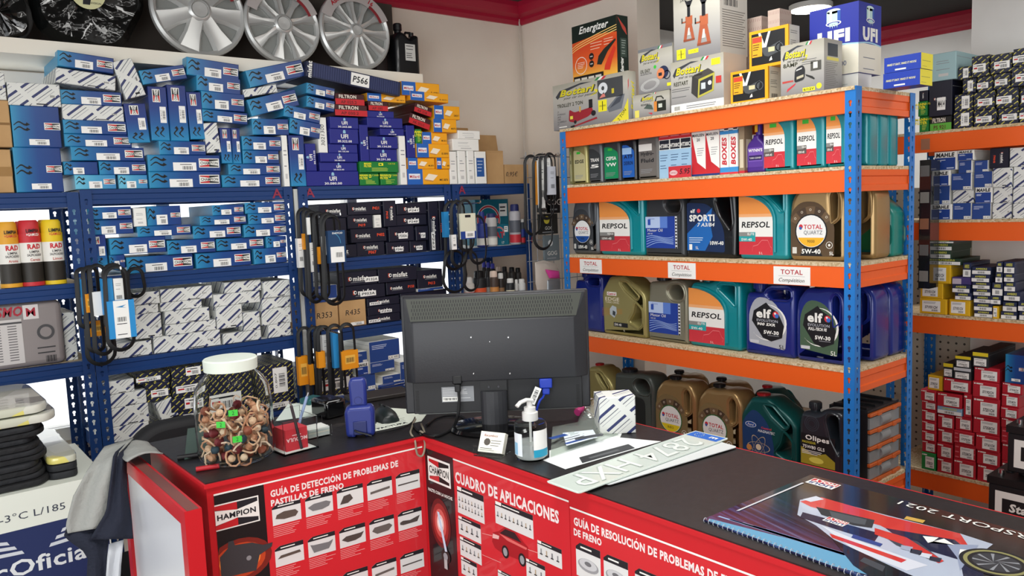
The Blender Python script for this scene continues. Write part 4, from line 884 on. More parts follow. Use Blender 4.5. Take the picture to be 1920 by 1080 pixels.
def tubebox(x0, x1, hh, lab, art, name='tall_carton', d=.06, m='white', grp=None):
    zz = OS[1]; yy = proj_y((x0+x1)/2, XJ, zz+hh*.4); a, c_ = onX(x0, yy, XJ-.01), onX(x1, yy, XJ-.01); w_ = a.y-c_.y
    b = MB(); b.box(-w_/2+.0005, w_/2-.0005, -d/2, d/2, 0, hh, m); F = Fr((0, -d/2, 0), (1, 0, 0), (0, 0, 1), (0, -1, 0)); art(b, F, w_, hh); G = Fr((w_/2, 0, 0), (0, 1, 0), (0, 0, 1), (1, 0, 0)); art(b, G, d, hh) if d < .07 else None
    tag(b.build(name, None, (XJ-.01+d/2, (a.y+c_.y)/2, zz+.0004), -PI/2), lab, 'carton', grp)
def art_ht(b, F, w, h):
    b.rect(F, -w*.5, h*.0, w*.5, h*.55, '#9fc3df'); b.rect(F, -w*.5, h*.75, w*.5, h, '#c52a32'); b.rect(F, -w*.45, h*.56, w*.45, h*.74, '#1b1f2c', 2); b.text(F, 'HT300C', 0, h*.63, h*.07, 'white', w=w*.86, bold=.03, l=4)
    b.rect(F, -w*.4, h*.8, w*.4, h*.9, '#e3848a', 2); b.lines(F, -w*.4, w*.35, [h*.45, h*.4, h*.35, h*.25, h*.2], h*.012, '#33527c', 2)
for i, x in enumerate((1236, 1256, 1276)): tubebox(x, x+20, .205, f'blue white and red tall sealant carton, {("left", "middle", "right")[i]} of three', art_ht, grp='sealant cartons on the second orange shelf')
def art_mar(b, F, w, h):
    b.pl(F, [(-w*.5, 0), (w*.5, 0), (w*.5, h*.12), (-w*.1, h*.25), (-w*.5, h*.8)], '#c52a32'); b.rect(F, -w*.5, h*.88, w*.5, h*.95, '#c52a32'); b.text(F, 'CRC', 0, h*.86, h*.06, '#1d3a7c', w=w*.5, bold=.03, l=4); b.text(F, 'MARLEEN', 0, h*.74, h*.05, 'ink', w=w*.85, bold=.02, l=4); b.text(F, '20', 0, h*.66, h*.05, 'ink', bold=.02, l=4); b.lines(F, -w*.1, w*.42, [h*.5, h*.46, h*.42, h*.38], h*.01, 'grey', 2); b.rect(F, -w*.5, 0, w*.5, h*.04, '#1d3a7c', 2)
for i, x in enumerate((1297, 1323)): tubebox(x, x+26, .21, f'white and red additive tin with CRC lettering, {("left", "right")[i]} of two', art_mar, name='additive_tin', grp='white and red tins on the second orange shelf')
def art_box(b, F, w, h):
    for i in range(6):
        for j in range(2): b.rect(F, -w*.5+w*.5*((i+j) % 2), h*.9-i*h*.035+0, -w*.5+w*.5*((i+j) % 2)+w*.45, h*.93-i*h*.035, 'ink') if j == 0 else None
    b.text(F.at(0, h*.42, PI/2), 'BOXES', 0, 0, w*.5, '#c8323e', w=h*.5, bold=.04, l=4, shear=.15); b.rect(F, -w*.5, h*.72, w*.5, h*.78, '#3a8fd0', 2); b.rect(F, -w*.5, h*.04, w*.5, h*.13, '#3a8fd0', 2); b.rect(F, -w*.5, 0, w*.5, h*.04, '#d83a44', 3)
for i, x in enumerate((1350, 1367)): tubebox(x, x+16.5, .205, f'chequered white additive tube carton with red BOXES lettering, {("left", "right")[i]} one', art_box, d=.05, grp='chequered tube cartons')
tubebox(1385, 1396, .205, 'slim bronze carton beside the purple bottle', lambda b, F, w, h: (b.rect(F, -w*.3, h*.1, w*.3, h*.6, '#d3c7ae'), b.rect(F, -w*.5, 0, w*.5, h*.05, '#c8323e', 2)), d=.05, m='#8d7b62')
# purple cleaner bottle with long yellow-banded neck
zz = OS[1]; pa = onX(1415, 300, XJ); b = MB(); Pm = mat('#4a2a86', .3, name='purple_plastic')
vs_, fs = slab([rpoly([(-.038, 0, .01), (.038, 0, .01), (.038, .10, .015), (.012, .125, .01), (.012, .135, 0), (-.012, .135, 0), (-.012, .125, .01), (-.038, .10, .015)], 4)], .05, .008); b.add(vs_, fs, Pm, True)
pb = b.build('cleaner_bottle', None, (XJ+.03, pa.y, zz+.0005), -PI/2); b = MB(); b.lathe([(.012, .133), (.0125, .2), (.010, .205), (0, .205)], Pm); b.build('neck', pb)
b = MB(); F = Fr((0, -.0253, 0), (1, 0, 0), (0, 0, 1), (0, -1, 0)); b.rect(F, -.03, .02, .03, .09, '#7352ad'); b.text(F, "WYNN'S", 0, .08, .01, 'white', bold=.03); b.rect(F, -.027, .045, .027, .062, '#2b1758', 2); b.text(F, 'TURBO CLEANER', 0, .053, .006, 'white', w=.048, l=4); b.rect(F, -.03, .02, .03, .04, '#5b3a97', 2); b.rect(F.at(0, .165), -.006, -.02, .006, .02, '#e0a51c', -24); b.build('label', pb)
tag(pb, 'purple turbo cleaner bottle with long neck, second orange shelf', 'bottle')
# one-litre teal bottles, five rows deep
for i, (x0, x1) in enumerate(((1432, 1489), (1494, 1547), (1549, 1590))):
    for k in range(4 if i == 2 else 2):
        hh = .225
        if k == 0: onrack('litre', x0, x1, 1, hh, D1, TEAL, R_('PREMIUM' if i else 'PREMIUM'), f'small teal oil bottle with green price sticker, {("left", "middle", "right")[i]} of the three in front', grp='small teal oil bottles', name='oil_bottle', capc='#0b7a85')
        else: jug('litre', .095, hh, D1, TEAL, None, (XJ+.004+D1/2+k*(D1+.002), onX((x0+x1)/2, 280, XJ).y if i < 2 else YR+.066, OS[1]+.0005), -PI/2, f'small teal oil bottle, {ORD[k+1]} row, {("left", "middle", "right")[i]} column, second orange shelf', grp='small teal oil bottles', name='oil_bottle', capc='#0b7a85')
# price card standing in front of the sealant cartons
p = onX(1276, 318, XJ-.02); b = MB(); b.box(-.055, .055, -.001, .001, 0, .045, '#c8343c'); F = Fr((0, -.001, 0), (1, 0, 0), (0, 0, 1), (0, -1, 0)); b.disc(F, -.03, .02, .02, '#e8c9c9', 1, 16, ry=.01); b.text(F, 'CORTECO', -.03, .02, .008, '#a0202a', w=.034, l=3); b.text(F, '5.95', .025, .024, .02, 'ink', shear=.2, bold=.01)
tag(b.build('price_card', None, (XJ-.025, p.y, OS[1]+.0005), -PI/2), 'small red price card marked 5.95', 'card')
# paper name cards on the third beam
for i, (x0, x1) in enumerate(((1087, 1128), (1252, 1304), (1450, 1519))):
    a = onX(x0, 500, XO); c_ = onX(x1, 508, XO); w_ = a.y-c_.y; b = MB(); b.box(-w_/2, w_/2, -.001, 0, 0, .062, 'paper'); F = Fr((0, -.001, .031), (1, 0, 0), (0, 0, 1), (0, -1, 0))
    b.text(F, 'TOTAL', 0, .013, .016, '#b8323c', w=w_*.6, bold=.015); b.rect(F, -w_*.36, -.002, w_*.36, -.0012, 'grey'); b.text(F, 'Compétition', 0, -.015, .013, 'ink', w=w_*.7, shear=.35)
    tag(b.build('name_card', None, (XO+.0018, (a.y+c_.y)/2, OZ[2]-.068), -PI/2), f'white paper card reading TOTAL on third orange beam, {("left", "middle", "right")[i]} of three', 'card', 'paper cards on the third orange beam')
# organizer cabinet at the end of the low shelf
OR = mat('#c9622c', .45, name='orange_plastic'); CLR = mat('#a9aeb0', .25, name='cloudy_drawer_plastic', trans=.35)
w_, d_, h_ = .225, .15, .25; oc = empty('drawer_organizer', (XJ+.09+w_/2, YR+.012+d_/2, OS[4]+.0005))
b = MB(); b.box(-w_/2, w_/2, -d_/2+.01, d_/2, h_, h_+.008, '#23262a'); b.box(-w_/2, w_/2, d_/2-.005, d_/2, 0, h_, '#23262a'); b.box(-w_/2, -w_/2+.004, -d_/2+.012, d_/2-.005, 0, h_, '#23262a'); b.box(w_/2-.004, w_/2, -d_/2+.012, d_/2-.005, 0, h_, '#23262a')
for i in range(4): b.box(-w_/2+.01+i*.06, -w_/2+.016+i*.06, -d_/2+.02, d_/2-.01, h_+.008, h_+.016, '#17191c')
b.build('case', oc)
for i in range(5):
    z = i*(h_-.014)/4; b = MB(); b.box(-w_/2, w_/2, -d_/2, -d_/2+.012, z, z+.012, OR)
    for q in (-.05, .06): b.box(q-.012, q+.012, -d_/2-.004, -d_/2+.004, z-.002 if z else 0, z+.014, OR)
    bevel(b.build('frame_rail', oc), .002)
for i in range(4):
    z = i*(h_-.014)/4+.014; b = MB(); b.box(-w_/2+.006, w_/2-.006, -d_/2+.006, d_/2-.01, z, z+.040, CLR); o = b.build('drawer', oc)
    b = MB(); b.lathe([(.001, -.035), (.024, -.032), (.024, .032), (.001, .035)], CLR, n=14); q = b.build('drawer_grip', o, (0, -d_/2+.010, z+.02)); q.rotation_euler = (0, PI/2, 0); q.scale = (.75, .55, 1)
tag(oc, 'clear drawer organizer with orange rails at rack end', 'organizer')
# ---------------------------------------------------------------- printed cartons on top of the orange rack
def boxX(x0, x1, yt, yb, xs, X, zb, name, lab, m, art, sart=None, grp=None, topm=None):
    cx = (x0+x1)/2; cy = (yt+yb)/2; a, c_ = onX(x0, cy, X), onX(x1, cy, X); w_ = a.y-c_.y; zt_ = onX(cx, yt, X).z; zb = zb if zb is not None else onX(cx, yb, X).z
    d = onY(xs, cy, c_.y).x-X; h_ = zt_-zb; b = MB(); b.box(-w_/2, w_/2, -d/2, d/2, 0, h_, m)
    F = Fr((0, -d/2, 0), (1, 0, 0), (0, 0, 1), (0, -1, 0)); art(b, F, w_, h_)
    if sart: sart(b, Fr((w_/2, 0, 0), (0, 1, 0), (0, 0, 1), (1, 0, 0)), d, h_)
    o = b.build(name, None, (X+d/2, (a.y+c_.y)/2, zb+.0004), -PI/2); tag(o, lab, 'carton', grp); return o, zt_, (a.y, c_.y, d)
SIL = m_grad('silver_print', [(0, '#7f7e80'), (.35, '#a5a3a0'), (.75, '#bcb9ae'), (1, '#a9a596')], 2)
SIL2 = mat('#a2a09c', .4, name='silver_side_print')
def bott(b, F, w, h, title, sz=.16, ty=.5, big=True):
    s = h if big else h*.8
    b.pl(F, [(-w*.46, h*.74), (-w*.40, h*.86), (-w*.1, h*.95), (w*.05, h*.93), (-w*.12, h*.91), (-w*.36, h*.80), (-w*.43, h*.68)], '#3c3f46', 1)
    b.pl(F, [(w*.0, h*.62), (w*.1, h*.66), (w*.14, h*.74), (w*.05, h*.76), (w*.1, h*.7)], '#e5d83a', 1)
    b.text(F, 'Bottari', -w*.155, h*.795, h*.135, '#2c2d2e', w=w*.5, bold=.06, shear=.3, l=2.5)
    b.text(F, 'Bottari', -w*.16, h*.80, h*.13, '#ddd02c', w=w*.48, bold=.035, shear=.3, l=3); b.text(F, 'your car our passion', -w*.12, h*.68, h*.055, 'ink', w=w*.46, shear=.35, l=3)
    b.text(F, title, -w*.44, h*ty, h*.075, '#3c3d2a' if big else 'ink', w=w*sz, al='L', bold=.02, l=3)
    b.pl(F, [(w*.12, h*.93), (w*.16, h*.99), (w*.2, h*.99), (w*.16, h*.93)], 'white', 2); b.pl(F, [(w*.08, h*.93), (w*.12, h*.99), (w*.16, h*.99), (w*.12, h*.93)], '#2f8a4a', 2); b.pl(F, [(w*.16, h*.93), (w*.2, h*.99), (w*.24, h*.99), (w*.2, h*.93)], '#c8323e', 2)
def ybadge(b, F, x, y, w, h, t_=''):
    b.rect(F, x-w/2, y-h/2, x+w/2, y+h/2, 'yellow', 2); b.rect(F, x-w*.04, y-h*.4, x+w*.04, y+h*.4, 'ink', 3); b.text(F, t_ or '135-350', x, y, h*.14, 'ink', w=w*.7, l=4)
def a_trolley(b, F, w, h):
    bott(b, F, w, h, 'TROLLEY 2 TON', .36, .53)
    b.rect(F, w*.12, h*.52, w*.44, h*.92, '#46484a'); b.disc(F, w*.19, h*.74, w*.06, '#dfe3e6', 2, 16, ry=h*.12); b.disc(F, w*.19, h*.74, w*.02, '#46484a', 3, 8); b.pl(F, [(w*.14, h*.54), (w*.22, h*.56), (w*.2, h*.66)], '#e0857a', 2); b.rect(F, w*.3, h*.6, w*.33, h*.7, '#cfc03a', 2)
    ybadge(b, F, w*.18, h*.38, w*.11, h*.24); b.pl(F, [(w*.26, h*.22), (w*.42, h*.26), (w*.46, h*.55), (w*.36, h*.52), (w*.24, h*.32)], '#6c7178'); b.pl(F, [(w*.27, h*.3), (w*.4, h*.4), (w*.44, h*.54), (w*.36, h*.48)], '#474c55', 2)
    b.pl(F, [(w*.28, 0), (w*.5, 0), (w*.5, h*.45), (w*.44, h*.22)], '#e5d83a', 2); b.text(F.at(w*.42, h*.13, .8), '2 TON', 0, 0, h*.07, 'ink', l=4)
    R1 = '#9c2530'; b.pl(F, rpoly([(-w*.28, h*.16, .01), (-w*.2, h*.12, .01), (-w*.02, h*.2, .01), (w*.06, h*.28, .01), (w*.04, h*.40, .01), (-w*.1, h*.36, .01), (-w*.2, h*.34, .01), (-w*.27, h*.42, .01)], 3), R1, 2); b.rect(F, w*.0, h*.38, w*.05, h*.56, '#1d1d20', 2); b.disc(F, w*.06, h*.26, w*.032, '#1d1d20', 3, 12, ry=h*.06); b.disc(F, -w*.19, h*.13, w*.02, '#1d1d20', 3, 10, ry=h*.04); b.pl(F, [(-w*.22, h*.05), (-w*.21, h*.0+.005), (w*.11, h*.13), (w*.1, h*.17)], R1, 2); b.pl(F, [(-w*.26, h*.05), (-w*.25, h*.01), (-w*.2, h*.02), (-w*.2, h*.07)], '#1d1d20', 3); b.rect(F, -w*.26, h*.2, -w*.22, h*.27, '#e6d94a', 3); b.rect(F, -w*.13, h*.33, -w*.11, h*.45, '#cfa84a', 3)
    for i, s_ in enumerate(('2T', 'HYDRAULIC', 'JACK', 'CRIC', 'A CARRELLO', '2T')): b.text(F, s_, -w*.44, h*(.40-.055*i), h*.035, 'ink', al='L', l=2)
    b.lines(F, -w*.42, -w*.3, [h*.06], h*.02, 'white', 2)
def s_trolley(b, F, w, h): b.text(F.at(w*.05, h*.5, PI/2), 'Bottari', 0, 0, w*.4, '#ddd02c', w=h*.6, bold=.03, shear=.3); b.pl(F, [(-w*.5, h*.6), (-w*.4, h*.7), (-w*.4, h*.85), (-w*.5, h*.8)], '#c8323e', 1)
o, zt1, yy = boxX(1037, 1178, 147, 236, 1193, XO+.02, OS[0], 'jack_carton', 'silver trolley jack carton on the left end of the orange rack', SIL, a_trolley, s_trolley)
ENG = m_grad('orange_burst_print', [(0, '#f4c04a'), (.3, '#e2622a'), (.6, '#d94a26'), (1, '#e07a35')], 2)
def a_energ(b, F, w, h):
    b.rect(F, -w*.5, h*.84, w*.5, h, '#14231d'); b.pl(F, [(-w*.5, h*.84), (w*.5, h*.84), (w*.5, h*.72), (w*.1, h*.76), (-w*.5, h*.70)], '#14231d', 1)
    for k in range(3):
        P = [(-w*.5+w*i/12, h*(.62-.04*k+.22*(i/12)**.7)) for i in range(13)]; b.pl(F, P+[(x, y-h*.014) for x, y in P[::-1]], '#f7d27a', 2)
    b.text(F, 'Energizer', w*.0, h*.90, h*.12, 'white', w=w*.66, bold=.025, shear=.3, l=4)
    b.ring(F, -w*.30, h*.28, w*.125, w*.138, '#f3d9c9', 3, 24); b.lines(F, -w*.38, -w*.2, [h*.33, h*.3, h*.27, h*.24], h*.01, '#f3d9c9', 3)
    for y in (.40, .27): b.disc(F, -w*.06, h*y, w*.055, '#241a18', 3, 14); b.rect(F, -w*.09, h*y-h*.008, -w*.03, h*y+h*.008, '#cfcfcf', 4)
    b.lines(F, -w*.08, w*.2, [h*.62, h*.57, h*.52], h*.012, '#f3c7a9', 3); b.lines(F, w*.22, w*.42, [h*.64, h*.6, h*.55], h*.012, '#f3c7a9', 3, 2)
    b.pl(F, [(w*.06, h*.24), (w*.16, h*.22), (w*.3, h*.42), (w*.48, h*.58), (w*.47, h*.61), (w*.22, h*.48), (w*.1, h*.38)], '#232821', 4); b.pl(F, [(w*.22, h*.12), (w*.34, h*.1), (w*.40, h*.28), (w*.48, h*.44), (w*.44, h*.5), (w*.30, h*.3), (w*.24, h*.2)], '#d63a26', 5)
    b.rect(F, -w*.48, h*.01, w*.2, h*.10, '#17130f', 3)
    for i in range(4): b.rect(F, -w*.46+i*w*.16, h*.02, -w*.33+i*w*.16, h*.06, '#d6d0c4', 4)
def s_energ(b, F, w, h):
    b.text(F.at(-w*.1, h*.17, PI/2), 'Energizer', 0, 0, w*.26, 'white', w=h*.24, bold=.04, shear=.2); b.pl(F, [(-w*.4, h*.97), (w*.3, h*.8), (w*.4, h*.68), (0, h*.78)], '#b8463a', 1); b.rect(F, -w*.2, h*.3, w*.35, h*.62, '#39473f'); b.lines(F, -w*.1, w*.3, [h*.58, h*.54, h*.5, h*.46, h*.4, h*.36], h*.01, '#a9b3ac', 2)
def dark_side(b, F, w, h, sart, m):
    b.rect(F, -w/2, 0, w/2, h, m, .5); sart(b, F, w, h)
boxX(1073, 1157, 39, 145, 1178, XO+.05, zt1+.001, 'jump_lead_carton', 'orange and black jump lead carton standing on the jack carton', ENG, a_energ, lambda b, F, w, h: dark_side(b, F, w, h, s_energ, '#16241d'))
def a_rech(b, F, w, h):
    bott(b, F, w*.62, h*1.0, 'RECHARGE 12', .4, .55, False); b.rect(F, w*.08, h*.2, w*.4, h*.62, '#23261f', 2); b.rect(F, w*.08, h*.2, w*.16, h*.62, '#d9873a', 3); b.rect(F, w*.2, h*.34, w*.3, h*.5, '#c9cfc4', 3)
    b.tube([F.p(w*.12, h*.62, .001), F.p(w*.16, h*.8, .001), F.p(w*.28, h*.8, .001), F.p(w*.34, h*.68, .001)], .0025, '#23261f', 5); b.pl(F, [(-w*.2, h*.4), (w*.06, h*.3), (w*.02, h*.5), (-w*.1, h*.55)], '#4f5b55', 2); b.pl(F, [(-w*.08, h*.2), (w*.02, h*.1), (w*.04, h*.18)], '#c8323e', 3); b.rect(F, -w*.45, h*.06, -w*.33, h*.36, '#e8dc6a', 2)
o, zr, yr_ = boxX(1187, 1256, 174, 222, 1262, XO+.035, OS[0], 'charger_carton', 'low silver battery charger carton under the oil extractor carton', SIL, a_rech, None)
def a_oil(b, F, w, h):
    bott(b, F, w, h, 'OIL EASY', .3, .50); b.text(F, 'OIL EXTRACTOR', -w*.44, h*.43, h*.035, 'ink', w=w*.34, al='L', l=3); b.disc(F, w*.0, h*.55, w*.04, 'green', 4, 12)
    b.disc(F, w*.24, h*.40, w*.15, '#2c3350', 3, 20, ry=h*.14); b.disc(F, w*.16, h*.38, w*.11, '#e08a5c', 4, 20, ry=h*.12); b.rect(F, w*.1, h*.33, w*.2, h*.4, '#2b2b33', 5); b.ring(F, w*.34, h*.33, w*.08, w*.10, '#1d2230', 3, 16)
    for k in range(4): b.ring(F.at(-w*.16, h*.17, .15, 1, .45), 0, 0, w*(.2+.025*k), w*(.208+.025*k), '#eceeea', 3, 24)
    b.rect(F, w*.34, h*.08, w*.46, h*.15, 'yellow', 3); b.rect(F, -w*.5, h*.93, w*.5, h, '#77797c', .8)
boxX(1197, 1261, 87, 170, 1268, XO+.035, zr+.001, 'oil_extractor_carton', 'silver oil extractor carton with green price dot', SIL, a_oil, None)
def a_restart(b, F, w, h):
    bott(b, F, w, h, 'RESTART', .28, .56); b.pl(F, [(-w*.1, h*.34), (w*.02, h*.22), (w*.04, h*.58), (-w*.08, h*.66)], '#3c3a38', 3); b.pl(F, [(w*.02, h*.22), (w*.32, h*.32), (w*.34, h*.66), (w*.04, h*.58)], '#b7b04a', 3); b.pl(F, [(w*.05, h*.27), (w*.29, h*.35), (w*.31, h*.61), (w*.07, h*.54)], '#33343a', 4); b.pl(F, [(-w*.08, h*.66), (w*.04, h*.58), (w*.34, h*.66), (w*.22, h*.76)], '#4a4742', 3)
    b.rect(F, w*.09, h*.38, w*.17, h*.5, '#c9cfd3', 5); b.disc(F, w*.25, h*.48, w*.035, '#e6e6df', 5, 12); b.rect(F, w*.36, h*.45, w*.46, h*.58, '#c23a34', 3); b.rect(F, w*.28, h*.8, w*.44, h*.92, 'yellow', 2); b.rect(F, -w*.5, h*.0, w*.5, h*.16, 'white', 2); b.barcode(F, -w*.38, h*.08, w*.12, h*.08, 3); b.lines(F, -w*.2, w*.4, [h*.1, h*.06], h*.02, 'grey', 3); b.lines(F, -w*.48, -w*.1, [h*.46, h*.42, h*.3], h*.012, '#6d6d6d', 2)
o, zq, yq = boxX(1258, 1357, 108, 203, 1400, XO+.02, OS[0], 'charger_carton', 'white edged charger carton reading RESTART under the axle stand carton', SIL, a_restart, lambda b, F, w, h: b.rect(F, -w/2, 0, w/2, h, '#c8beb0', .5))
def a_stand(b, F, w, h):
    b.text(F, 'SET OF 2 TRIPOD', 0, h*.93, h*.03, 'ink', w=w*.8, l=2); b.text(F, 'JACK STANDS', -w*.05, h*.88, h*.03, 'ink', w=w*.6, l=2); R_c = '#a8593c'
    for (cx, s_, y0) in ((-w*.16, .85, h*.28), (w*.16, 1.0, h*.18)):
        sc = w*.34*s_; G = F.at(cx, y0)
        b.pl(G, [(-sc*.42, 0), (-sc*.2, 0), (-sc*.1, sc*.5), (sc*.12, sc*.5), (sc*.22, 0), (sc*.44, 0), (sc*.2, sc*1.1), (-sc*.22, sc*1.1)], R_c, 3); b.rect(G, -sc*.42, -sc*.04, sc*.44, sc*.08, '#8d4a33', 4); b.rect(G, -sc*.24, sc*.95, sc*.28, sc*1.45, '#b0603f', 4)
        b.rect(G, -sc*.1, sc*1.4, sc*.12, sc*2.1, '#212226', 5); b.pl(G, [(-sc*.1, sc*2.0), (sc*.12, sc*2.0), (sc*.4, sc*2.5), (sc*.2, sc*2.35), (-sc*.12, sc*2.35), (-sc*.32, sc*2.5)], '#212226', 5); b.rect(G, -sc*.55, sc*1.1, -sc*.2, sc*1.18, R_c, 4); b.rect(G, -sc*.55, sc*1.1, -sc*.47, sc*1.4, '#3a3a3a', 4)
        b.pl(G, [(-sc*.12, sc*.3), (sc*.1, sc*.3), (sc*.06, sc*.75), (-sc*.04, sc*.75)], '#c9c9c4', 4)
    ybadge(b, F, -w*.34, h*.10, w*.2, h*.15); b.rect(F, -w*.18, h*.08, w*.04, h*.14, 'yellow', 2); b.text(F, '2 TON', -w*.07, h*.11, h*.02, 'ink', l=3)
def s_stand(b, F, w, h):
    b.rect(F, -w/2, 0, w/2, h, '#c3c0b8', .5); b.barcode(F, -w*.1, h*.74, w*.5, h*.1); b.rect(F, -w*.4, h*.83, w*.3, h*.835, 'grey')
    for i in range(16): b.rect(F, -w*.42, h*(.62-.034*i), w*(.42-.05*(i*7 % 3)), h*(.632-.034*i), '#77746e', 1)
boxX(1263, 1350, -22, 106, 1401, XO+.03, zq+.001, 'axle_stand_carton', 'tall axle stand carton at the top edge of the photo', SIL, a_stand, s_stand)
def a_comp(b, F, w, h):
    b.rect(F, -w*.44, h*.08, w*.42, h*.92, '#17191b'); b.pl(F, [(-w*.2, h*.5), (w*.05, h*.52), (w*.3, h*.62), (w*.26, h*.34), (w*.0, h*.26), (-w*.1, h*.3)], '#4b4f52', 2); b.rect(F, -w*.0, h*.38, w*.16, h*.5, '#cfc69a', 3); b.pl(F, [(-w*.2, h*.92), (-w*.1, h*.6), (0, h*.92), (w*.06, h*.92), (-w*.05, h*.52), (-w*.16, h*.52), (-w*.26, h*.92)], '#e6e6e2', 3)
    b.rect(F, -w*.42, h*.3, -w*.16, h*.84, '#efa526', 4); b.rect(F, -w*.41, h*.68, -w*.17, h*.82, '#d8452e', 5); b.text(F, 'MICHELIN' if 0 else 'BERNAR', -w*.29, h*.75, h*.05, 'white', w=w*.2, l=6) if 0 else None
    b.lines(F, -w*.4, -w*.22, [h*.62, h*.56, h*.5, h*.36], h*.02, '#3a2a12', 5); b.pl(F, [(w*.02, h*.14), (w*.1, h*.16), (w*.08, h*.26), (w*.04, h*.2)], 'white', 3); b.ring(F, w*.28, h*.46, w*.08, w*.1, '#50555a', 2, 14)
def s_comp(b, F, w, h): b.rect(F, -w*.4, 0, w/2, h, '#d8d2c2', .6); b.lines(F, -w*.3, w*.35, [h*.85, h*.8, h*.6, h*.55, h*.5, h*.4], h*.015, '#6b675d', 1); b.barcode(F, 0, h*.14, w*.5, h*.12)
YEL = mat('#eaa620', .4, name='amber_print')
o, zc, _ = boxX(1370, 1440, 130, 190, 1464, XO+.03, OS[0], 'compressor_carton', 'lower yellow-edged compressor carton standing on the orange rack', YEL, a_comp, s_comp)
boxX(1405, 1478, 53, 120, 1499, XO+.05, zc+.001, 'compressor_carton', 'upper yellow-edged compressor carton stacked above its twin', YEL, a_comp, s_comp)
def a_amp(b, F, w, h):
    bott(b, F, w, h, '8AMP', .34, .60); b.lines(F, w*.0, w*.36, [h*.65, h*.61, h*.57], h*.012, '#6d6d6d', 2); b.rect(F, w*.2, h*.42, w*.44, h*.6, '#4e4d47', 2); b.rect(F, w*.26, h*.46, w*.36, h*.58, '#d9d9d3', 3)
    b.pl(F, rpoly([(-w*.18, h*.24, .01), (w*.06, h*.28, .01), (w*.08, h*.48, .02), (w*.02, h*.57, .02), (-w*.16, h*.52, .02)], 3), '#26272a', 3); b.pl(F, [(-w*.14, h*.46), (w*.0, h*.49), (w*.01, h*.52), (-w*.12, h*.49)], '#c8c8c6', 4); b.pl(F, [(-w*.12, h*.3), (w*.04, h*.33), (w*.04, h*.38), (-w*.12, h*.35)], '#bbb49a', 4)
    b.pl(F, [(-w*.46, h*.26), (-w*.2, h*.27), (-w*.2, h*.3), (-w*.46, h*.3)], '#b9453e', 2); b.pl(F, [(-w*.36, h*.08), (-w*.16, h*.2), (-w*.14, h*.24), (-w*.34, h*.14)], '#c8323e', 2); b.pl(F, [(w*.08, h*.38), (w*.24, h*.32), (w*.3, h*.27), (w*.28, h*.25), (w*.1, h*.34)], '#2a2a2a', 3)
    b.rect(F, w*.02, h*.05, w*.3, h*.12, 'yellow', 2); b.text(F, '6/12V', w*.16, h*.085, h*.045, 'ink', w=w*.24, bold=.02, l=4); b.disc(F, w*.39, h*.12, w*.06, 'yellow', 2, 16)
def s_amp(b, F, w, h): b.rect(F, -w*.3, h*.68, w*.25, h*.92, '#3b4148'); b.rect(F, -w*.35, h*.6, w*.3, h*.66, '#e8dc6a'); b.lines(F, -w*.42, w*.3, [h*(.55-.035*i) for i in range(13)], h*.01, '#76766f', 1)
o, za, ya = boxX(1464, 1545, 79, 172, 1579, XO+.025, OS[0], 'charger_carton', 'silver charger carton reading 8AMP at the right front', SIL, a_amp, s_amp)
# big blue and cream carton on a small white one
def a_filter(b, F, w, h, nm=True):
    b.rect(F, -w/2, 0, w/2, h*.42, '#ebe6d4', 1); P = [(-w/2+w*i/10, h*(.40+.03*math.sin(PI*i/10))) for i in range(11)]; b.pl(F, P+[(x, y+h*.02) for x, y in P[::-1]], '#a9d4e6', 2)
    k = min(w*.2, h*.12); b.rect(F, -k*.9, h*.76, k*.9, h*.93, '#bfe0de', 2); b.rect(F, k*.5, h*.76, k*.9, h*.93, '#2a56b0', 3); b.rect(F, -k*.5, h*.76, -k*.2, h*.93, '#e9f6ee', 3); b.disc(F, 0, h*.93, k*.9, '#cfe9e6', 2, 16, ry=k*.3); b.disc(F, 0, h*.755, k*1.0, 'white', 4, 20, ry=k*.32); b.disc(F, 0, h*.755, k*.85, '#1c2f9a', 5, 20, ry=k*.2); b.disc(F, 0, h*.75, k*.6, '#bfe0de', 6, 16, ry=k*.16)
    for i in range(4): b.pl(F, [(k*(-.5+.3*i), h*.74), (k*(-.35+.3*i), h*.74), (k*(-.42+.3*i), h*(.69-.01*(i % 2)))], '#bfe0de', 6)
    b.text(F, 'UFI', 0, h*.56, h*.17, 'white', w=w*.66, bold=.06, l=3); b.text(F, '00' if nm else 'FILTERS', w*.2 if nm else 0, h*.16 if nm else h*.22, h*.07 if nm else h*.02, '#1f3a7c', l=3) if nm else b.lines(F, -w*.3, w*.25, [h*.22, h*.06], h*.012, '#7a7f88', 2)
XU = XO+.17
o, zw, yw = boxX(1530, 1609, 143, 165, 1634, XU+.01, OS[0], 'carton', 'small white carton under the big blue and cream carton', 'white', lambda b, F, w, h: b.lines(F, -w*.3, w*.3, [h*.5], h*.05, '#cfd8d6', 1))
boxX(1518, 1610, 12, 143, 1652, XU, zw+.001, 'filter_carton', 'big blue and cream filter carton with filter picture, right of lamp', '#1a2a9a', a_filter, lambda b, F, w, h: a_filter(b, F, w, h, False))
FEB = mat('#c2aea2', .6, name='pinkish_grey_print')
def a_feb(b, F, w, h):
    for i in range(7):
        for j in range(6): x = -w*.45+w*.14*i; y = h*(.5+.09*j); b.pl(F, [(x, y), (x+w*.05, y+h*.035), (x+w*.06, y+h*.03), (x+w*.01, y-h*.005)], '#8a5a52', 1)
boxX(1398, 1428, 33, 120, 1445, XO+.25, OS[0], 'patterned_carton', 'pinkish patterned carton behind the compressor cartons, left one', FEB, a_feb, a_feb, grp='pinkish patterned cartons')
boxX(1440, 1462, 18, 120, 1484, XO+.22, OS[0], 'patterned_carton', 'pinkish patterned carton behind the compressor cartons, taller right one', FEB, a_feb, a_feb, grp='pinkish patterned cartons')
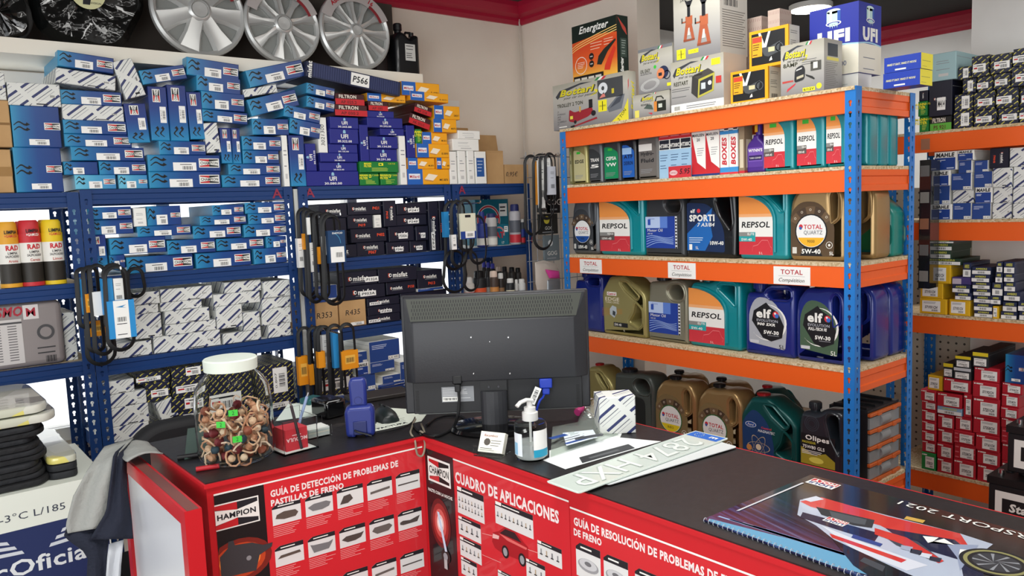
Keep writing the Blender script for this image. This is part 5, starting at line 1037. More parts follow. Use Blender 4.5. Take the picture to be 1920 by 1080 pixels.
def a_moog(b, F, w, h): b.text(F, 'MAKE IT EASY. MAKE IT MOOG', -w*.02, h*.5, h*.13, '#e9e6b0', w=w*.8, bold=.03, shear=.25); b.rect(F, -w*.2, h*.1, w*.1, h*.2, 'white')
def s_moog(b, F, w, h): b.rect(F, -w/2, 0, w/2, h, '#e9dc2e', .5); b.rect(F, -w*.4, h*.5, w*.3, h*.53, '#8a8430'); b.rect(F, -w*.4, h*.15, 0, h*.17, '#8a8430')
MGB = mat('#1f3fae', .35, name='royal_blue_print')
o, zm, ym = boxX(1656, 1725, 134, 170, 1748, XO+.19, OS[0], 'steering_part_carton', 'lower blue carton with yellow end on the rack corner', MGB, a_moog, s_moog)
boxX(1658, 1727, 104, 133, 1749, XO+.19, zm+.001, 'steering_part_carton', 'upper blue carton with yellow end on the rack corner', MGB, a_moog, s_moog)
# ---------------------------------------------------------------- far rack contents
XR_ = XR+.012; FL = (-fy1+.006, -fy0)
c = lambda s_, *r, **o: (s_, *r, o)
far1 = [c('G',1722,218,1740,251,ds='green and black filter carton'), c('G',1722,190,1740,217,ds='green and black filter carton'), c('M',1724,170,1741,189), c('F',1742,218,1783,249,code='PS 921',g=1,ds='green-black filter carton'), c('M',1742,152,1786,216,code='M414',hand=1,nov=1,ds='tall black filter carton'), c('W',1747,99,1794,150,m='#9fc0c4',ds='pale blue carton'),
 c('N',1787,208,1824,246), c('N',1826,206,1868,243), c('N',1870,202,1910,238), c('N',1912,199,1946,235), c('N',1788,176,1824,207), c('N',1826,172,1865,203), c('N',1868,165,1909,200), c('N',1911,164,1946,197), c('N',1804,148,1829,171), c('N',1831,143,1861,170), c('N',1862,137,1895,164), c('N',1897,124,1940,157), c('N',1795,125,1820,147), c('N',1821,104,1855,135), c('N',1857,101,1898,124), c('N',1900,90,1940,117)]
stack(far1, 'X', XR_, .3, FS[0], "far rack's top shelf", 'cartons on the top shelf of the far rack', lim=FL, snap=.03)
far2 = [c('H',1750,383,1785,417), c('H',1786,381,1821,416,inv=1), c('H',1822,381,1858,415,inv=1), c('S',1860,381,1897,415), c('S',1899,381,1940,415), c('H',1744,349,1781,382,inv=1), c('S',1785,356,1825,381), c('H',1828,351,1861,381), c('S',1862,351,1898,381), c('S',1899,350,1940,380),
 c('H',1747,320,1783,348), c('H',1784,325,1822,355,inv=1), c('H',1826,322,1861,350,inv=1), c('S',1862,315,1898,350), c('S',1899,312,1940,349), c('H',1752,281,1796,318), c('H',1798,301,1823,324,inv=1), c('H',1797,274,1828,300), c('M',1854,277,1891,313,code='FM646'), c('S',1892,276,1940,311), c('H',1826,301,1852,321,inv=1)]
stack(far2, 'X', XR_, .28, FS[1], "far rack's second shelf", 'cartons on the second shelf of the far rack', lim=FL, snap=.03, zmax=FZ[0]-.078)
far3 = [c('Z',1725,560,1776,590), c('Z',1726,531,1769,558), c('Z',1746,497,1783,530), c('A',1746,485,1801,496,m='#26402f'), c('A',1746,470,1783,484,m='#26402f'), c('A',1746,456,1785,470,m='#26402f'), c('A',1746,447,1790,456,m='#5a5c5c'), c('Z',1779,562,1819,593),
 c('A',1825,583,1861,597), c('A',1825,569,1861,582), c('A',1824,555,1858,568), c('A',1823,542,1857,554), c('A',1823,529,1857,541), c('A',1822,515,1857,528), c('A',1821,501,1858,514), c('A',1791,549,1822,562), c('A',1786,534,1820,548), c('P',1784,520,1820,533), c('A',1804,493,1820,519),
 c('A',1875,585,1906,605), c('A',1875,566,1906,584), c('A',1882,547,1914,564), c('A',1858,555,1881,572), c('Z',1862,574,1873,598), c('A',1909,584,1940,605), c('A',1909,566,1940,583), c('A',1869,491,1881,508), c('A',1883,491,1904,511), c('A',1867,511,1881,526), c('A',1883,513,1903,528), c('A',1860,530,1881,553), c('A',1883,529,1905,546)]
stack(far3, 'X', XR_, .2, FS[2], "far rack's third shelf", 'cartons on the third shelf of the far rack', lim=FL, snap=.03, zmax=FZ[1]-.078)
K = iter('57382CH 57132CH 57392CH 57328CH 57375CH 57236CH 57325CH 57258CH 57198CH 57316CH 57193CH 57372CH 57275CH 57161CH 57378CH 57310CH 57325CH 57182CH 57358CH 57366CH 57172CH 57285CH 57231CH 57362CH 57328CH 57342CH 57192CH 57218CH 57336CH 57294CH'.split()*2)
far4 = [c('R',1728,849,1755,880,m='#1f8a42'), c('R',1757,860,1787,890), c('R',1788,863,1830,898), c('R',1832,873,1875,904), c('R',1877,868,1925,910), c('R',1728,827,1755,848), c('R',1757,832,1787,859), c('R',1789,833,1830,862,pat=1), c('R',1832,846,1875,872), c('R',1877,834,1925,866),
 c('R',1728,808,1755,826), c('R',1757,805,1787,831), c('R',1789,809,1828,832,pat=1), c('R',1830,816,1875,845), c('R',1877,804,1925,833,pat=1), c('R',1728,790,1755,807), c('R',1757,778,1788,804), c('R',1790,782,1822,808), c('R',1824,783,1875,815), c('R',1877,785,1911,803),
 c('R',1727,769,1755,789), c('A',1757,764,1804,777,m='#8fb6d6'), c('R',1757,738,1804,763), c('R',1824,747,1875,782), c('R',1877,764,1911,784), c('R',1727,752,1756,768), c('R',1727,731,1756,751), c('R',1824,717,1874,746), c('R',1877,739,1911,763), c('R',1878,719,1917,738), c('R',1768,711,1820,737), c('R',1806,739,1822,781),
 c('R',1825,690,1874,716), c('Z',1738,705,1766,730), c('D',1767,682,1786,710), c('D',1788,690,1821,711,m='#c9ccd0'), c('D',1791,668,1821,690), c('D',1824,661,1854,689), c('B',1884,666,1925,718,ds='bright blue patterned carton')]
for q in far4:
    if q[0] in 'RDZ': q[-1]['code'] = next(K)
stack(far4, 'X', XR_, .3, FS[3], "far rack's lowest shelf", 'cartons on the lowest shelf of the far rack', lim=FL, snap=.03, zmax=FZ[2]-.078)
# perforated panel at the back of the far rack and white board
t = NT('grey_panel', .6); pegm = t.col(t.ramp(t.noise(4), [(.3, '#a9a89a'), (.7, '#b5b4a6')]))
PX = 3.955; pr = empty('perforated_panel', (PX, 1.72, 0)); b = MB(); b.box(0, .012, -.0, .55, .25, 1.62, pegm); b.build('board', pr)
def holes(y0, y1, z0, z1, p=.036, r_=.006):
    b = MB(); F = Fr((-.0006, 0, 0), (0, -1, 0), (0, 0, 1), (-1, 0, 0)); yy_ = y0
    while yy_ < y1:
        z = z0
        while z < z1: b.disc(F, -yy_, z, r_, '#3f3f3a', 0, 6); z += p
        yy_ += p
    return b
pr.location = (PX, 1.50, 0); o = holes(.02, .54, .3, 1.6).build('hole', pr); o['kind'] = 'stuff'
for y in (.0,): 
    b = MB(); b.tube([(-.002, .3, 1.0), (-.04, .28, 1.02), (-.12, .26, 1.04)], .004, 'chrome', 6); b.build('hook', pr)
tag(pr, 'grey perforated wall panel behind the far rack', 'panel')
# batteries stacked on the floor before the far rack
def battery(x, y, z, s, lab):
    r_ = empty('car_battery', (x, y, z), -PI/2); w_, d_, h_ = .28*s, .175*s, .175*s
    b = MB(); b.box(-w_/2, w_/2, -d_/2, d_/2, 0, h_*.85, '#17181b'); o = b.build('case', r_); bevel(o, .006)
    b = MB(); b.box(-w_/2-.004, w_/2+.004, -d_/2-.004, d_/2+.004, h_*.85, h_, '#101113'); 
    for i in range(6): b.lathe([(.0, h_), (.014, h_), (.014, h_+.004), (0, h_+.005)], '#1d1e22', cx=-w_*.36+w_*.145*i, n=10)
    o = b.build('lid', r_)
    for sx_ in (-1, 1): b = MB(); b.lathe([(.010, 0), (.009, .018), (0, .018)], 'chrome', n=12); b.build('terminal', r_, (sx_*w_*.4, -d_*.3, h_))
    b = MB(); F = Fr((0, -d_/2-.0004, h_*.42), (1, 0, 0), (0, 0, 1), (0, -1, 0)); b.rect(F, -w_*.42, -h_*.30, w_*.42, h_*.30, 'white'); b.rect(F, -w_*.34, -h_*.14, w_*.42, h_*.16, '#17181b', 2); b.text(F, 'StartStop', w_*.05, 0, h_*.16, 'white', w=w_*.62, bold=.04, shear=.15, l=4)
    b.build('label', r_); tag(r_, lab, 'battery', 'car batteries stacked on the floor')
yb_ = onX(1852, 940, 3.0).y; s_ = 1.0; hb = .175
zb0 = onX(1880, 987, 3.0).z; k_ = int(zb0/(hb+.022)); 
z = 0
st_ = (zb0)/max(k_, 1)
for i in range(k_): battery(3.0+.09, yb_-.14, i*st_, min(1, (st_-.022)/hb), f'black car battery in the lower part of the stack, {ORD[i+1]} from floor')
battery(3.0+.09, yb_-.14, zb0, 1.0, 'black car battery with white label, second from top of stack')
battery(3.0+.10, yb_-.185, zb0+hb+.0225, .95, 'black car battery on top of the stack at the right edge')
# ceiling lamp and white sensor box
lo_ = onZ(1520, 18, CEIL-.03); b = MB(); b.lathe([(0, 0), (.115, 0), (.12, .01), (.12, .028), (0, .028)], '#e9e9e6', n=28); r_ = b.build('ceiling_lamp', None, (lo_.x, lo_.y, CEIL-.031))
b = MB(); b.lathe([(0, -.004), (.09, -.004), (.112, .0)], mat('#fff8e8', .5, emit=9, name='lamp_diffuser'), n=28); b.build('diffuser', r_); tag(r_, 'round flat ceiling lamp, lit, beyond the orange rack', 'lamp')
l_ = area('lamp_light', (lo_.x, lo_.y, CEIL-.045), (lo_.x, lo_.y, 0), .2, .2, 15, (1, .98, .95))
so = onZ(1045, 12, CEIL-.05); b = MB(); b.box(-.075, .075, -.05, .05, 0, .045, '#e8e3dc'); b.box(-.06, .06, -.04, .04, -.008, 0, '#ded8d0'); o = b.build('ceiling_sensor', None, (so.x-.02, so.y-.1, CEIL-.0455), -.3); bevel(o, .01); tag(o, 'small cream rectangular sensor box on the dark ceiling', 'sensor')
# thin cable down the room corner
b = MB(); pc = [(XW-.012, YW-.012, 2.62), (XW-.010, YW-.02, 2.3), (XW-.012, YW-.012, 1.9), (XW-.01, YW-.014, 1.3), (XW-.01, YW-.014, .3)]; b.tube(pc, .006, '#d8cfc4', 6); b.tube([(p[0]-.01, p[1]-.006, p[2]) for p in pc], .004, '#cfc6bb', 6); tag(b.build('wall_cable'), 'pair of cream cables running down the room corner', 'cable')
# ---------------------------------------------------------------- drive belts hanging on the racks
def belt(x0, x1, y0, y1, Y, lab, sleeves, th=.0032, wd=.008, sk=0, grp=None, hook=None):
    """closed loop of flat belt hanging from y0 to y1 (pixels on plane Y); sleeves: (x0, y0, x1, y1, colour, kind)"""
    cx, cy = (x0+x1)/2, (y0+y1)/2; a = onY(x0, cy, Y).x; c_ = onY(x1, cy, Y).x; zt_ = onY(cx, y0, Y).z; zb = onY(cx, y1, Y).z
    W = (c_-a)/2; H = zt_-zb; ox = (a+c_)/2; P = []; n = 12
    for i in range(n+1): t_ = PI-PI*i/n; P.append((W*math.cos(t_)*.86, 0, -W*.9+W*.9*math.sin(t_)))
    for i in range(1, 7): f = i/7; P.append((W*(.86+.14*f)*(1-.5*math.sin(f*PI)*(sk if sk > 0 else 0)), 0, -W*.9-(H-W*1.9)*f))
    for i in range(n+1): t_ = -PI*i/n; P.append((W*math.cos(t_), .004, -(H-W)+W*math.sin(t_)))
    for i in range(1, 7): f = 1-i/7; P.append((-W*(.86+.14*f)*(1-.4*math.sin(f*PI)*(sk if sk > 0 else 0)), 0, -W*.9-(H-W*1.9)*f))
    b = MB(); b.tube(P, th, 'belt', 6, closed=True, flat=(th, wd)); r_ = b.build('drive_belt', None, (ox, Y, zt_))
    # ribs on the inner side of the belt are fine grooves: two thin raised lines
    for (sx0, sy0, sx1, sy1, col, kind) in sleeves:
        p = onY(sx0, (sy0+sy1)/2, Y-wd-.002); q = onY(sx1, (sy0+sy1)/2, Y-wd-.002); t_ = onY((sx0+sx1)/2, sy0, Y-wd-.002).z; u_ = onY((sx0+sx1)/2, sy1, Y-wd-.002).z
        w_, h_ = q.x-p.x, t_-u_; b = MB(); d = wd+.002; b.box(-w_/2, w_/2, -d-.0008, -d, 0, h_, col); b.box(-w_/2, w_/2, d, d+.0008, 0, h_, col); b.box(-w_/2, -w_/2+.0008, -d, d, 0, h_, col); b.box(w_/2-.0008, w_/2, -d, d, 0, h_, col)
        F = Fr((0, -d-.0008, h_/2), (1, 0, 0), (0, 0, 1), (0, -1, 0))
        if kind == 'w': b.lines(F, -w_*.3, w_*.3, [h_*.3, h_*.24, h_*.1], h_*.012, 'ink'); b.barcode(F, 0, -h_*.2, w_*.6, h_*.14)
        if kind == 'b': b.rect(F, -w_*.28, -h_*.5, w_*.28, h_*.5, 'paper'); b.pl(F, [(-w_*.2, h_*.33), (w_*.2, h_*.38), (w_*.05, h_*.33), (w_*.2, h_*.3)], '#2a86c0', 2); b.barcode(F, 0, 0, w_*.34, h_*.12, 2); b.lines(F, -w_*.2, w_*.2, [-h_*.12, -h_*.4], h_*.02, 'ink', 2)
        if kind == 'o': b.rect(F, -w_*.3, -h_*.2, w_*.3, h_*.25, '#f7c053'); b.barcode(F, 0, 0, w_*.5, h_*.25, 2)
        if kind == 'd': b.text(F, 'DAYCO', w_*.05, h_*.42, h_*.05, 'white', w=w_*.6, bold=.03); b.rect(F, -w_*.4, -h_*.48, w_*.4, h_*.0, 'paper'); b.barcode(F, w_*.1, -h_*.25, w_*.4, h_*.15, 2); b.ring(F, -w_*.4, h_*.1, w_*.6, w_*.63, '#4d97bd', 1, 12, 0, 1.2)
        if kind == 'c': b.rect(F, -w_*.18, h_*.34, w_*.18, h_*.44, 'ink'); b.rect(F, -w_*.5, -h_*.5, w_*.5, -h_*.2, '#1f3f8f'); b.rect(F, -w_*.2, -h_*.46, w_*.4, -h_*.2, 'paper', 2); b.barcode(F, w_*.1, -h_*.34, w_*.4, h_*.12, 3)
        b.build('card_sleeve', r_, ((p.x+q.x)/2-ox, 0, u_-zt_))
    tag(r_, lab, 'belt', grp); return r_
def rod(xa, xb, y, Y, root_lab, dep=.14):
    p = onY((xa+xb)/2, y, Y); b = MB(); b.tube([(0, -.03, .006), (0, -.033, 0), (0, -.025, -.004), (0, dep, -.004)], .0035, 'chrome', 6); r_ = b.build('hanging_hook', None, (p.x, YB-.006-dep+.0, p.z)); tag(r_, root_lab, 'hook')
def bundle(name, specs, Y0):
    n = len(specs)
    for i, s_ in enumerate(specs): belt(*s_[:4], Y0-.024*i, f'{s_[4]}, {name}', s_[5], grp=f'drive belts hanging on {name}', sk=s_[6] if len(s_) > 6 else 0)
CY = '#2b8fd0'; OG = '#ee9a1c'; WH = 'paper'
bundle('left navy post', [
 (238, 271, 503, 556, 'thin bare black belt loop right', []), (160, 213, 556, 684, 'long black belt with low orange sleeve', [(168, 602, 200, 630, OG, 'o')]), (145, 172, 504, 614, 'black belt with narrow blue sleeve', [(153, 523, 163, 590, CY, '')]),
 (160, 190, 500, 660, 'black belt with small orange sleeve', [(161, 551, 176, 586, OG, 'o')]), (172, 205, 497, 665, 'black belt with white and blue strip sleeve', [(175, 547, 197, 592, WH, '')]), (195, 238, 496, 622, 'black belt with blue and white card', [(192, 522, 213, 590, CY, ''), (214, 522, 232, 572, WH, 'w')]),
 (198, 247, 500, 657, 'front black belt with large blue edged card', [(203, 563, 254, 634, CY, 'b')])], YB-.03)
bundle('post beside black cartons', [
 (561, 589, 391, 555, 'leftmost black belt with white sleeve', [(559, 447, 570, 502, WH, 'w')]), (572, 590, 393, 560, 'black belt with orange and blue strip', [(570, 438, 574, 468, OG, ''), (575, 430, 583, 463, '#1f4a8c', '')]), (577, 600, 397, 567, 'black belt with two white strips', [(576, 408, 582, 440, WH, ''), (583, 455, 592, 510, WH, 'w')]),
 (590, 614, 399, 560, 'black belt with orange end sleeve', [(597, 463, 606, 495, OG, '')]), (604, 632, 400, 566, 'black belt with white strip', [(605, 443, 616, 478, WH, '')]), (607, 643, 404, 571, 'rightmost black belt with dark blue card', [(616, 432, 648, 493, '#1b3f66', 'd')])], YB-.03)
bundle('post above the card terminal', [
 (561, 588, 614, 765, 'leftmost black belt with orange sleeve', [(560, 668, 580, 722, OG, 'o')]), (580, 606, 613, 760, 'black belt with slim orange sleeve', [(581, 683, 589, 722, OG, '')]), (592, 620, 612, 765, 'black belt with tall white sleeve', [(605, 628, 621, 680, WH, 'w')]),
 (598, 624, 612, 750, 'black belt with small orange sleeve', [(597, 659, 610, 690, OG, '')]), (616, 646, 609, 760, 'black belt with bright blue sleeve', [(625, 623, 639, 690, CY, '')]), (638, 668, 607, 740, 'rightmost black belt with wide orange card', [(641, 657, 672, 692, OG, 'o')])], YB-.03)
bundle('narrow rack post', [
 (834, 866, 378, 505, 'black belt with light blue sleeve', [(833, 397, 842, 445, CY, '')]), (831, 875, 470, 548, 'low twisted black belt loop left', []), (870, 897, 472, 545, 'low twisted black belt loop right', []), (882, 911, 405, 494, 'thin black belt loop bulging right', []), (846, 874, 377, 500, 'black belt with long white strip', [(848, 440, 856, 468, WH, 'w')]), (860, 888, 376, 470, 'front black belt with cream card', [(863, 400, 892, 448, '#dedfc8', 'c')])], YB-.03)
bundle('orange rack end', [
 (984, 1013, 292, 440, 'leftmost black belt with orange strip', [(1007, 302, 1013, 384, OG, '')]), (1000, 1034, 290, 467, 'long black belt with pale strip', [(1013, 300, 1021, 390, WH, 'w')]), (1012, 1038, 290, 410, 'short black belt with pale label', [(1024, 296, 1032, 345, WH, 'w')]), (1022, 1043, 288, 380, 'rightmost black belt with grey card', [(1030, 312, 1042, 365, '#c9ccd4', 'w')])], 2.80)
# wire grid fixed to the wall beside the orange rack, with hooks for the belts
gr_ = empty('wire_grid', (0, 2.885, 0)); b = MB(); GW = '#8f9194'
for i in range(9): b.tube([(2.44+.052*i, 0, 1.12), (2.44+.052*i, 0, 1.86)], .002, GW, 5)
for i in range(8): b.tube([(2.43, .003, 1.14+.1*i), (2.868, .003, 1.14+.1*i)], .002, GW, 5)
b.build('mesh_panel', gr_)
for q in (998, 1017, 1025, 1032): p = onY(q, 291 if q != 1032 else 289, 2.80); b = MB(); b.tube([(p.x, 0, p.z-.008), (p.x, -.175, p.z-.008), (p.x, -.18, p.z)], .003, 'chrome', 6); b.build('hook', gr_)
tag(gr_, 'wire grid behind the belts between corner rack and orange rack', 'grid')
for q, yy_, nm in ((205, 499, 'left navy post'), (604, 402, 'post beside black cartons'), (602, 614, 'post above the card terminal'), (862, 379, 'narrow rack post')): rod(q, q, yy_+2, YB-.03, f'steel hook holding drive belts, {nm}', .15)
# black blister cards behind those belts
for i, (x0, x1, y0, y1, col) in enumerate(((1010, 1030, 376, 398, '#17181c'), (1028, 1048, 330, 400, '#1b1c20'), (1012, 1045, 400, 440, '#2a2c2a'), (1022, 1048, 440, 490, '#6e7b80'))):
    p, q = onY(x0, y1, 2.868), onY(x1, y0, 2.868); w_, h_ = q.x-p.x, q.z-p.z; b = MB(); b.box(-w_/2, w_/2, 0, .012, 0, h_, col); F = Fr((0, 0, h_/2), (1, 0, 0), (0, 0, 1), (0, -1, 0)); b.disc(F, -w_*.1, h_*.2, w_*.16, ('#c8323e', '#d8d04a', '#d8d04a', '#e0e4e4')[i], 1, 12); b.text(F, 'GOG', 0, -h_*.2, h_*.16, 'white'); b.lines(F, -w_*.35, w_*.3, [-h_*.4], h_*.04, '#9aa0a4', 1)
    tag(b.build('blister_pack', None, ((p.x+q.x)/2, 2.868, p.z)), ('black blister card with red dot behind belts', 'black blister card with yellow dot beside orange rack post', 'lower dark blister card with yellow dot', 'grey hanging accessory card lowest beside orange post')[i], 'pack')
# ---------------------------------------------------------------- cans
def can(x0, x1, y0, y1, Y, cap, body_, art=None, lab='', zb=None, grp=None, name='spray_can', shoulder=.78, capw=.8, nozzle=False):
    cx = (x0+x1)/2; a, c_ = onY(x0, (y0+y1)/2, Y), onY(x1, (y0+y1)/2, Y); R_ = (c_.x-a.x)/2*.98; zb = zb if zb is not None else onY(cx, y1, Y).z; H = onY(cx, y0, Y).z-zb
    b = MB(); b.lathe([(R_*.9, 0), (R_, .004), (R_, H*(shoulder-.03)), (R_*.93, H*shoulder), (R_*capw, H*(shoulder+.03))], body_, n=20); b.lathe([(0, .0), (R_*.9, 0)], 'chrome', n=20)
    if art:
        # label wrapped around the front half of the can
        for (z0_, z1_, col) in art: b.lathe([(R_*1.006, H*z0_), (R_*1.006, H*z1_)], col, n=20)
    r_ = b.build(name, None, ((a.x+c_.x)/2, Y, zb+.0005)); b = MB(); hc = H*(1-shoulder-.02); b.lathe([(R_*capw, 0), (R_*capw*1.02, hc*.3), (R_*capw*.97, hc*.86), (R_*capw*.8, hc), (0, hc)], cap, n=20); b.build('cap', r_, (0, 0, H*(shoulder+.02)))
    tag(r_, lab, 'can', grp); return r_, R_, H
def curved_text(r_, R_, items):
    """rows of lettering bent round a can; items: (text, z, height, width, colour, bold)"""
    b = MB()
    for (s_, z, h, w_, col, bo) in items:
        vs_, fs, tw = tgeo(s_, bo, 0); k = h/.7; kx = w_/tw; out = []
        for x, y in vs_:
            a = (x*kx-w_/2)/R_-PI*.5+.25; out.append((R_*1.012*math.cos(a), R_*1.012*math.sin(a), z+y*k-h/2))
        b.add(out, fs, col)
    b.build('lettering', r_)
zsl = LZs['left']
for (x0, x1, y0, y1, cap, lab, Y, smell) in ((-6, 38, 416, 528, '#e2a32a', 'yellow-capped dashboard spray can cut by the left edge', YB+.04, 'Aroma'), (34, 79, 413, 524, '#c62a34', 'red-capped dashboard cleaner spray can, middle of three in front', YB+.04, 'Cereza'), (77, 120, 412, 521, '#e8c61e', 'yellow-capped lemon dashboard spray can, right of three in front', YB+.04, 'Limon')):
    r_, R_, H = can(x0, x1, y0, y1, Y, cap, '#e4e2dc', [(.0, .06, cap), (.06, .36, '#2a2620'), (.36, .66, '#e9e7e0'), (.66, .8, cap)], lab, zb=zsl[1], grp='dashboard spray cans on the leftmost rack', shoulder=.74, capw=.92)
    curved_text(r_, R_, [('LIMPIA', H*.84, H*.05, R_*1.2, 'ink', .03), ('+GAMUZA', H*.78, H*.04, R_*1.2, '#c62a34' if cap != '#c62a34' else 'white', .02), ('RAD', H*.60, H*.07, R_*1.2, '#c62a34', .05), ('LIMPIA', H*.52, H*.035, R_*.9, 'ink', .02), ('SALPICADERO', H*.47, H*.035, R_*1.35, 'ink', .02), (smell, H*.40, H*.04, R_*.9, '#b83a2a', .02)])
    b = MB(); 
    for k in range(7): a = -PI*.5+.3+.28*math.cos(k); b.lathe([(0, -.001), (R_*.2, 0), (0, .001)], '#efe6b0' if 'lemon' not in lab else '#e6d020', cx=0, cy=0, n=8) if 0 else None
can(28, 66, 415, 520, YB+.12, '#c62a34', '#d8d6d0', [(.0, .7, '#c9c6bc')], 'red-capped spray can in the second row', zb=zsl[1], grp='spray cans in the second row', shoulder=.74, capw=.92)
can(72, 108, 412, 517, YB+.12, '#e2a32a', '#d8d6d0', [(.0, .7, '#c9c6bc')], 'orange-capped spray can in the second row', zb=zsl[1], grp='spray cans in the second row', shoulder=.74, capw=.92)
# packed car cover
p, q = onY(-90, 676, YB+.01), onY(115, 562, YB+.01); w_, h_ = q.x-p.x, q.z-zsl[2]; b = MB(); b.box(-w_/2, w_/2, -.05, .05, 0, h_, '#8f8786'); r_ = b.build('car_cover_pack', None, ((p.x+q.x)/2, YB+.065, zsl[2]+.001)); bevel(r_, .02, 3)
b = MB(); F = Fr((0, -.0506, h_/2), (1, 0, 0), (0, 0, 1), (0, -1, 0)); b.rect(F, -w_*.45, -h_*.42, w_*.12, h_*.26, '#c9c4c2'); b.text(F, 'TURISMO', -w_*.1, h_*.38, h_*.14, '#a82a3a', w=w_*.48, bold=.03, shear=.2); b.rect(F, w_*.14, h_*.24, w_*.28, h_*.46, '#d6d0ce'); b.text(F, 'M', w_*.21, h_*.35, h_*.13, '#a82a3a', bold=.015)
b.rect(F, -w_*.45, h_*.19, w_*.12, h_*.22, '#4b4a4c', 2)
for i in range(14):
    for j in range(4): b.rect(F, -w_*.43+j*w_*.14, h_*(.15-.04*i), -w_*.43+j*w_*.14+w_*.08, h_*(.165-.04*i), '#6a6668', 2)
b.disc(F, w_*.33, h_*.02, h_*.12, '#4b4a4c'); b.disc(F, w_*.33, h_*.02, h_*.08, '#8f8786', 2, 16); b.lines(F, w_*.24, w_*.42, [-h_*.22, -h_*.3], h_*.02, '#3a3a3c'); b.barcode(F, w_*.36, -h_*.4, w_*.1, h_*.1); b.build('label', r_); tag(r_, 'grey plastic packed car cover lettered in dark red, left rack', 'pack')
stack([('S', 119, 585, 143, 681, {})], 'Y', YB+.05, .2, zsl[2], "leftmost navy rack's third shelf", None, lim=(-.6, bays[0][1]-.005))
# ---------------------------------------------------------------- corner rack goods
zc2, zc3, zc4 = LZ[1], LZ[2], LZ[3]
def atf_box(x0, x1, y0, y1, Y, zb, lab, tilt=0):
    p, q = onY(x0, y1, Y), onY(x1, y0, Y); w_, h_ = q.x-p.x, q.z-zb; b = MB(); b.box(-w_/2, w_/2, 0, .1, 0, h_, '#136a80'); F = Fr((0, 0, h_/2), (1, 0, 0), (0, 0, 1), (0, -1, 0)); k = min(w_, h_)*.36
    b.ring(F, -w_*.12, h_*.05, k*.8, k, '#e6e6e2', 1, 24, -.3, 3.9); b.ring(F, -w_*.12, h_*.05, k*.84, k*.96, '#b8323e', 2, 24, -.3, 3.9); b.text(F, 'AT', -w_*.08, h_*.0, k*.8, '#b8323e', bold=.04, l=3); b.rect(F, w_*.22, h_*.12, w_*.46, h_*.4, 'paper'); b.lines(F, w_*.24, w_*.42, [h_*.32, h_*.24], h_*.03, 'ink', 2); b.text(F, '17', w_*.12, -h_*.38, h_*.12, 'white', l=3)
    tag(b.build('carton', None, ((p.x+q.x)/2, Y, zb+.0005)), lab, 'carton')
atf_box(893, 952, 373, 432, YB+.16, zc2, 'large teal carton with red ring emblem, narrow corner rack')
atf_box(925, 953, 420, 455, YB+.055, zc2, 'small teal carton before the large teal one, corner rack')
for (x0, x1, y0, y1, cap, bd, lab, cw, sh, n_) in (
 (895, 912, 397, 457, '#1f2f7a', '#23307c', 'dark blue additive bottle with pale neck, corner rack', .55, .66, 'additive_bottle'), (913, 930, 400, 457, '#232f5f', '#b9b6b4', 'silver spray can with dark cap, corner rack', .8, .84, 'spray_can'),
 (957, 974, 383, 452, '#23285c', '#b4b2b6', 'tall silver spray can with navy cap, corner rack', .75, .8, 'spray_can'), (975, 983, 411, 451, '#dcdcd8', '#3a3f48', 'small white-capped tin, corner rack', .8, .85, 'additive_bottle'), (984, 996, 411, 450, '#dcdcd8', '#26292c', 'small dark tin with white cap, corner rack', .7, .85, 'additive_bottle')):
    can(x0, x1, y0, y1, YB+.03, cap, bd, [(.05, .25, '#c8323e' if 'tall' in lab or 'small' in lab else '#d8d8d0'), (.3, .6, '#5b5f68' if 'silver' in lab else '#2c3e8c')], lab, zb=zc2, shoulder=sh, capw=cw, name=n_, grp='cans and bottles on the corner rack')
row3 = [(866, 888, 520, 572, 'white', '#d8d4cc'), (889, 910, 508, 572, 'black', '#1c1d20'), (911, 918, 508, 570, 'black', '#24262a'), (919, 934, 508, 572, '#e0c9b8', '#4a3c34'), (935, 945, 512, 572, '#d8d8d4', '#2a2420'), (951, 964, 522, 575, '#e4e4e0', '#24262a'), (966, 972, 524, 570, '#e4e4e0', '#cfcfcb'), (973, 985, 523, 577, '#e4e4e0', '#d9d9d6')]
for i, (x0, x1, y0, y1, cap, bd) in enumerate(row3):
    can(x0, x1, y0, y1+12, YB+.05, cap, bd, [(.3, .55, ('#c8323e', '#d8562c', '#8a8a86', '#c98a4a', '#8a6a4a', '#e9e4c8', '#b8b8b4', '#b8c0c4')[i])], f'{("cream", "black", "slim black", "brown", "slim brown", "dark white-capped", "thin pale", "pale white-capped")[i]} can, {ORD[i+1]} from left, lower corner shelf', zb=zc3, shoulder=.8, capw=.75, grp='cans on the third shelf of the corner rack')
for i, (x0, x1, y0, cap) in enumerate(((905, 912, 491, '#3b3fae'), (913, 920, 492, '#3b3fae'), (921, 929, 494, '#3b3fae'), (931, 941, 500, '#e0c9b8'), (942, 952, 500, 'black'), (955, 966, 501, 'black'), (967, 977, 502, 'black'))):
    can(x0, x1, y0, 570, YB+.17, cap, '#33302e', None, f'back-row can with {"blue" if i < 3 else ("pale" if i == 3 else "black")} cap, {ORD[i+1]} from left, lower corner shelf', zb=zc3, shoulder=.84, capw=.72, grp='cans in the back row of the corner rack')
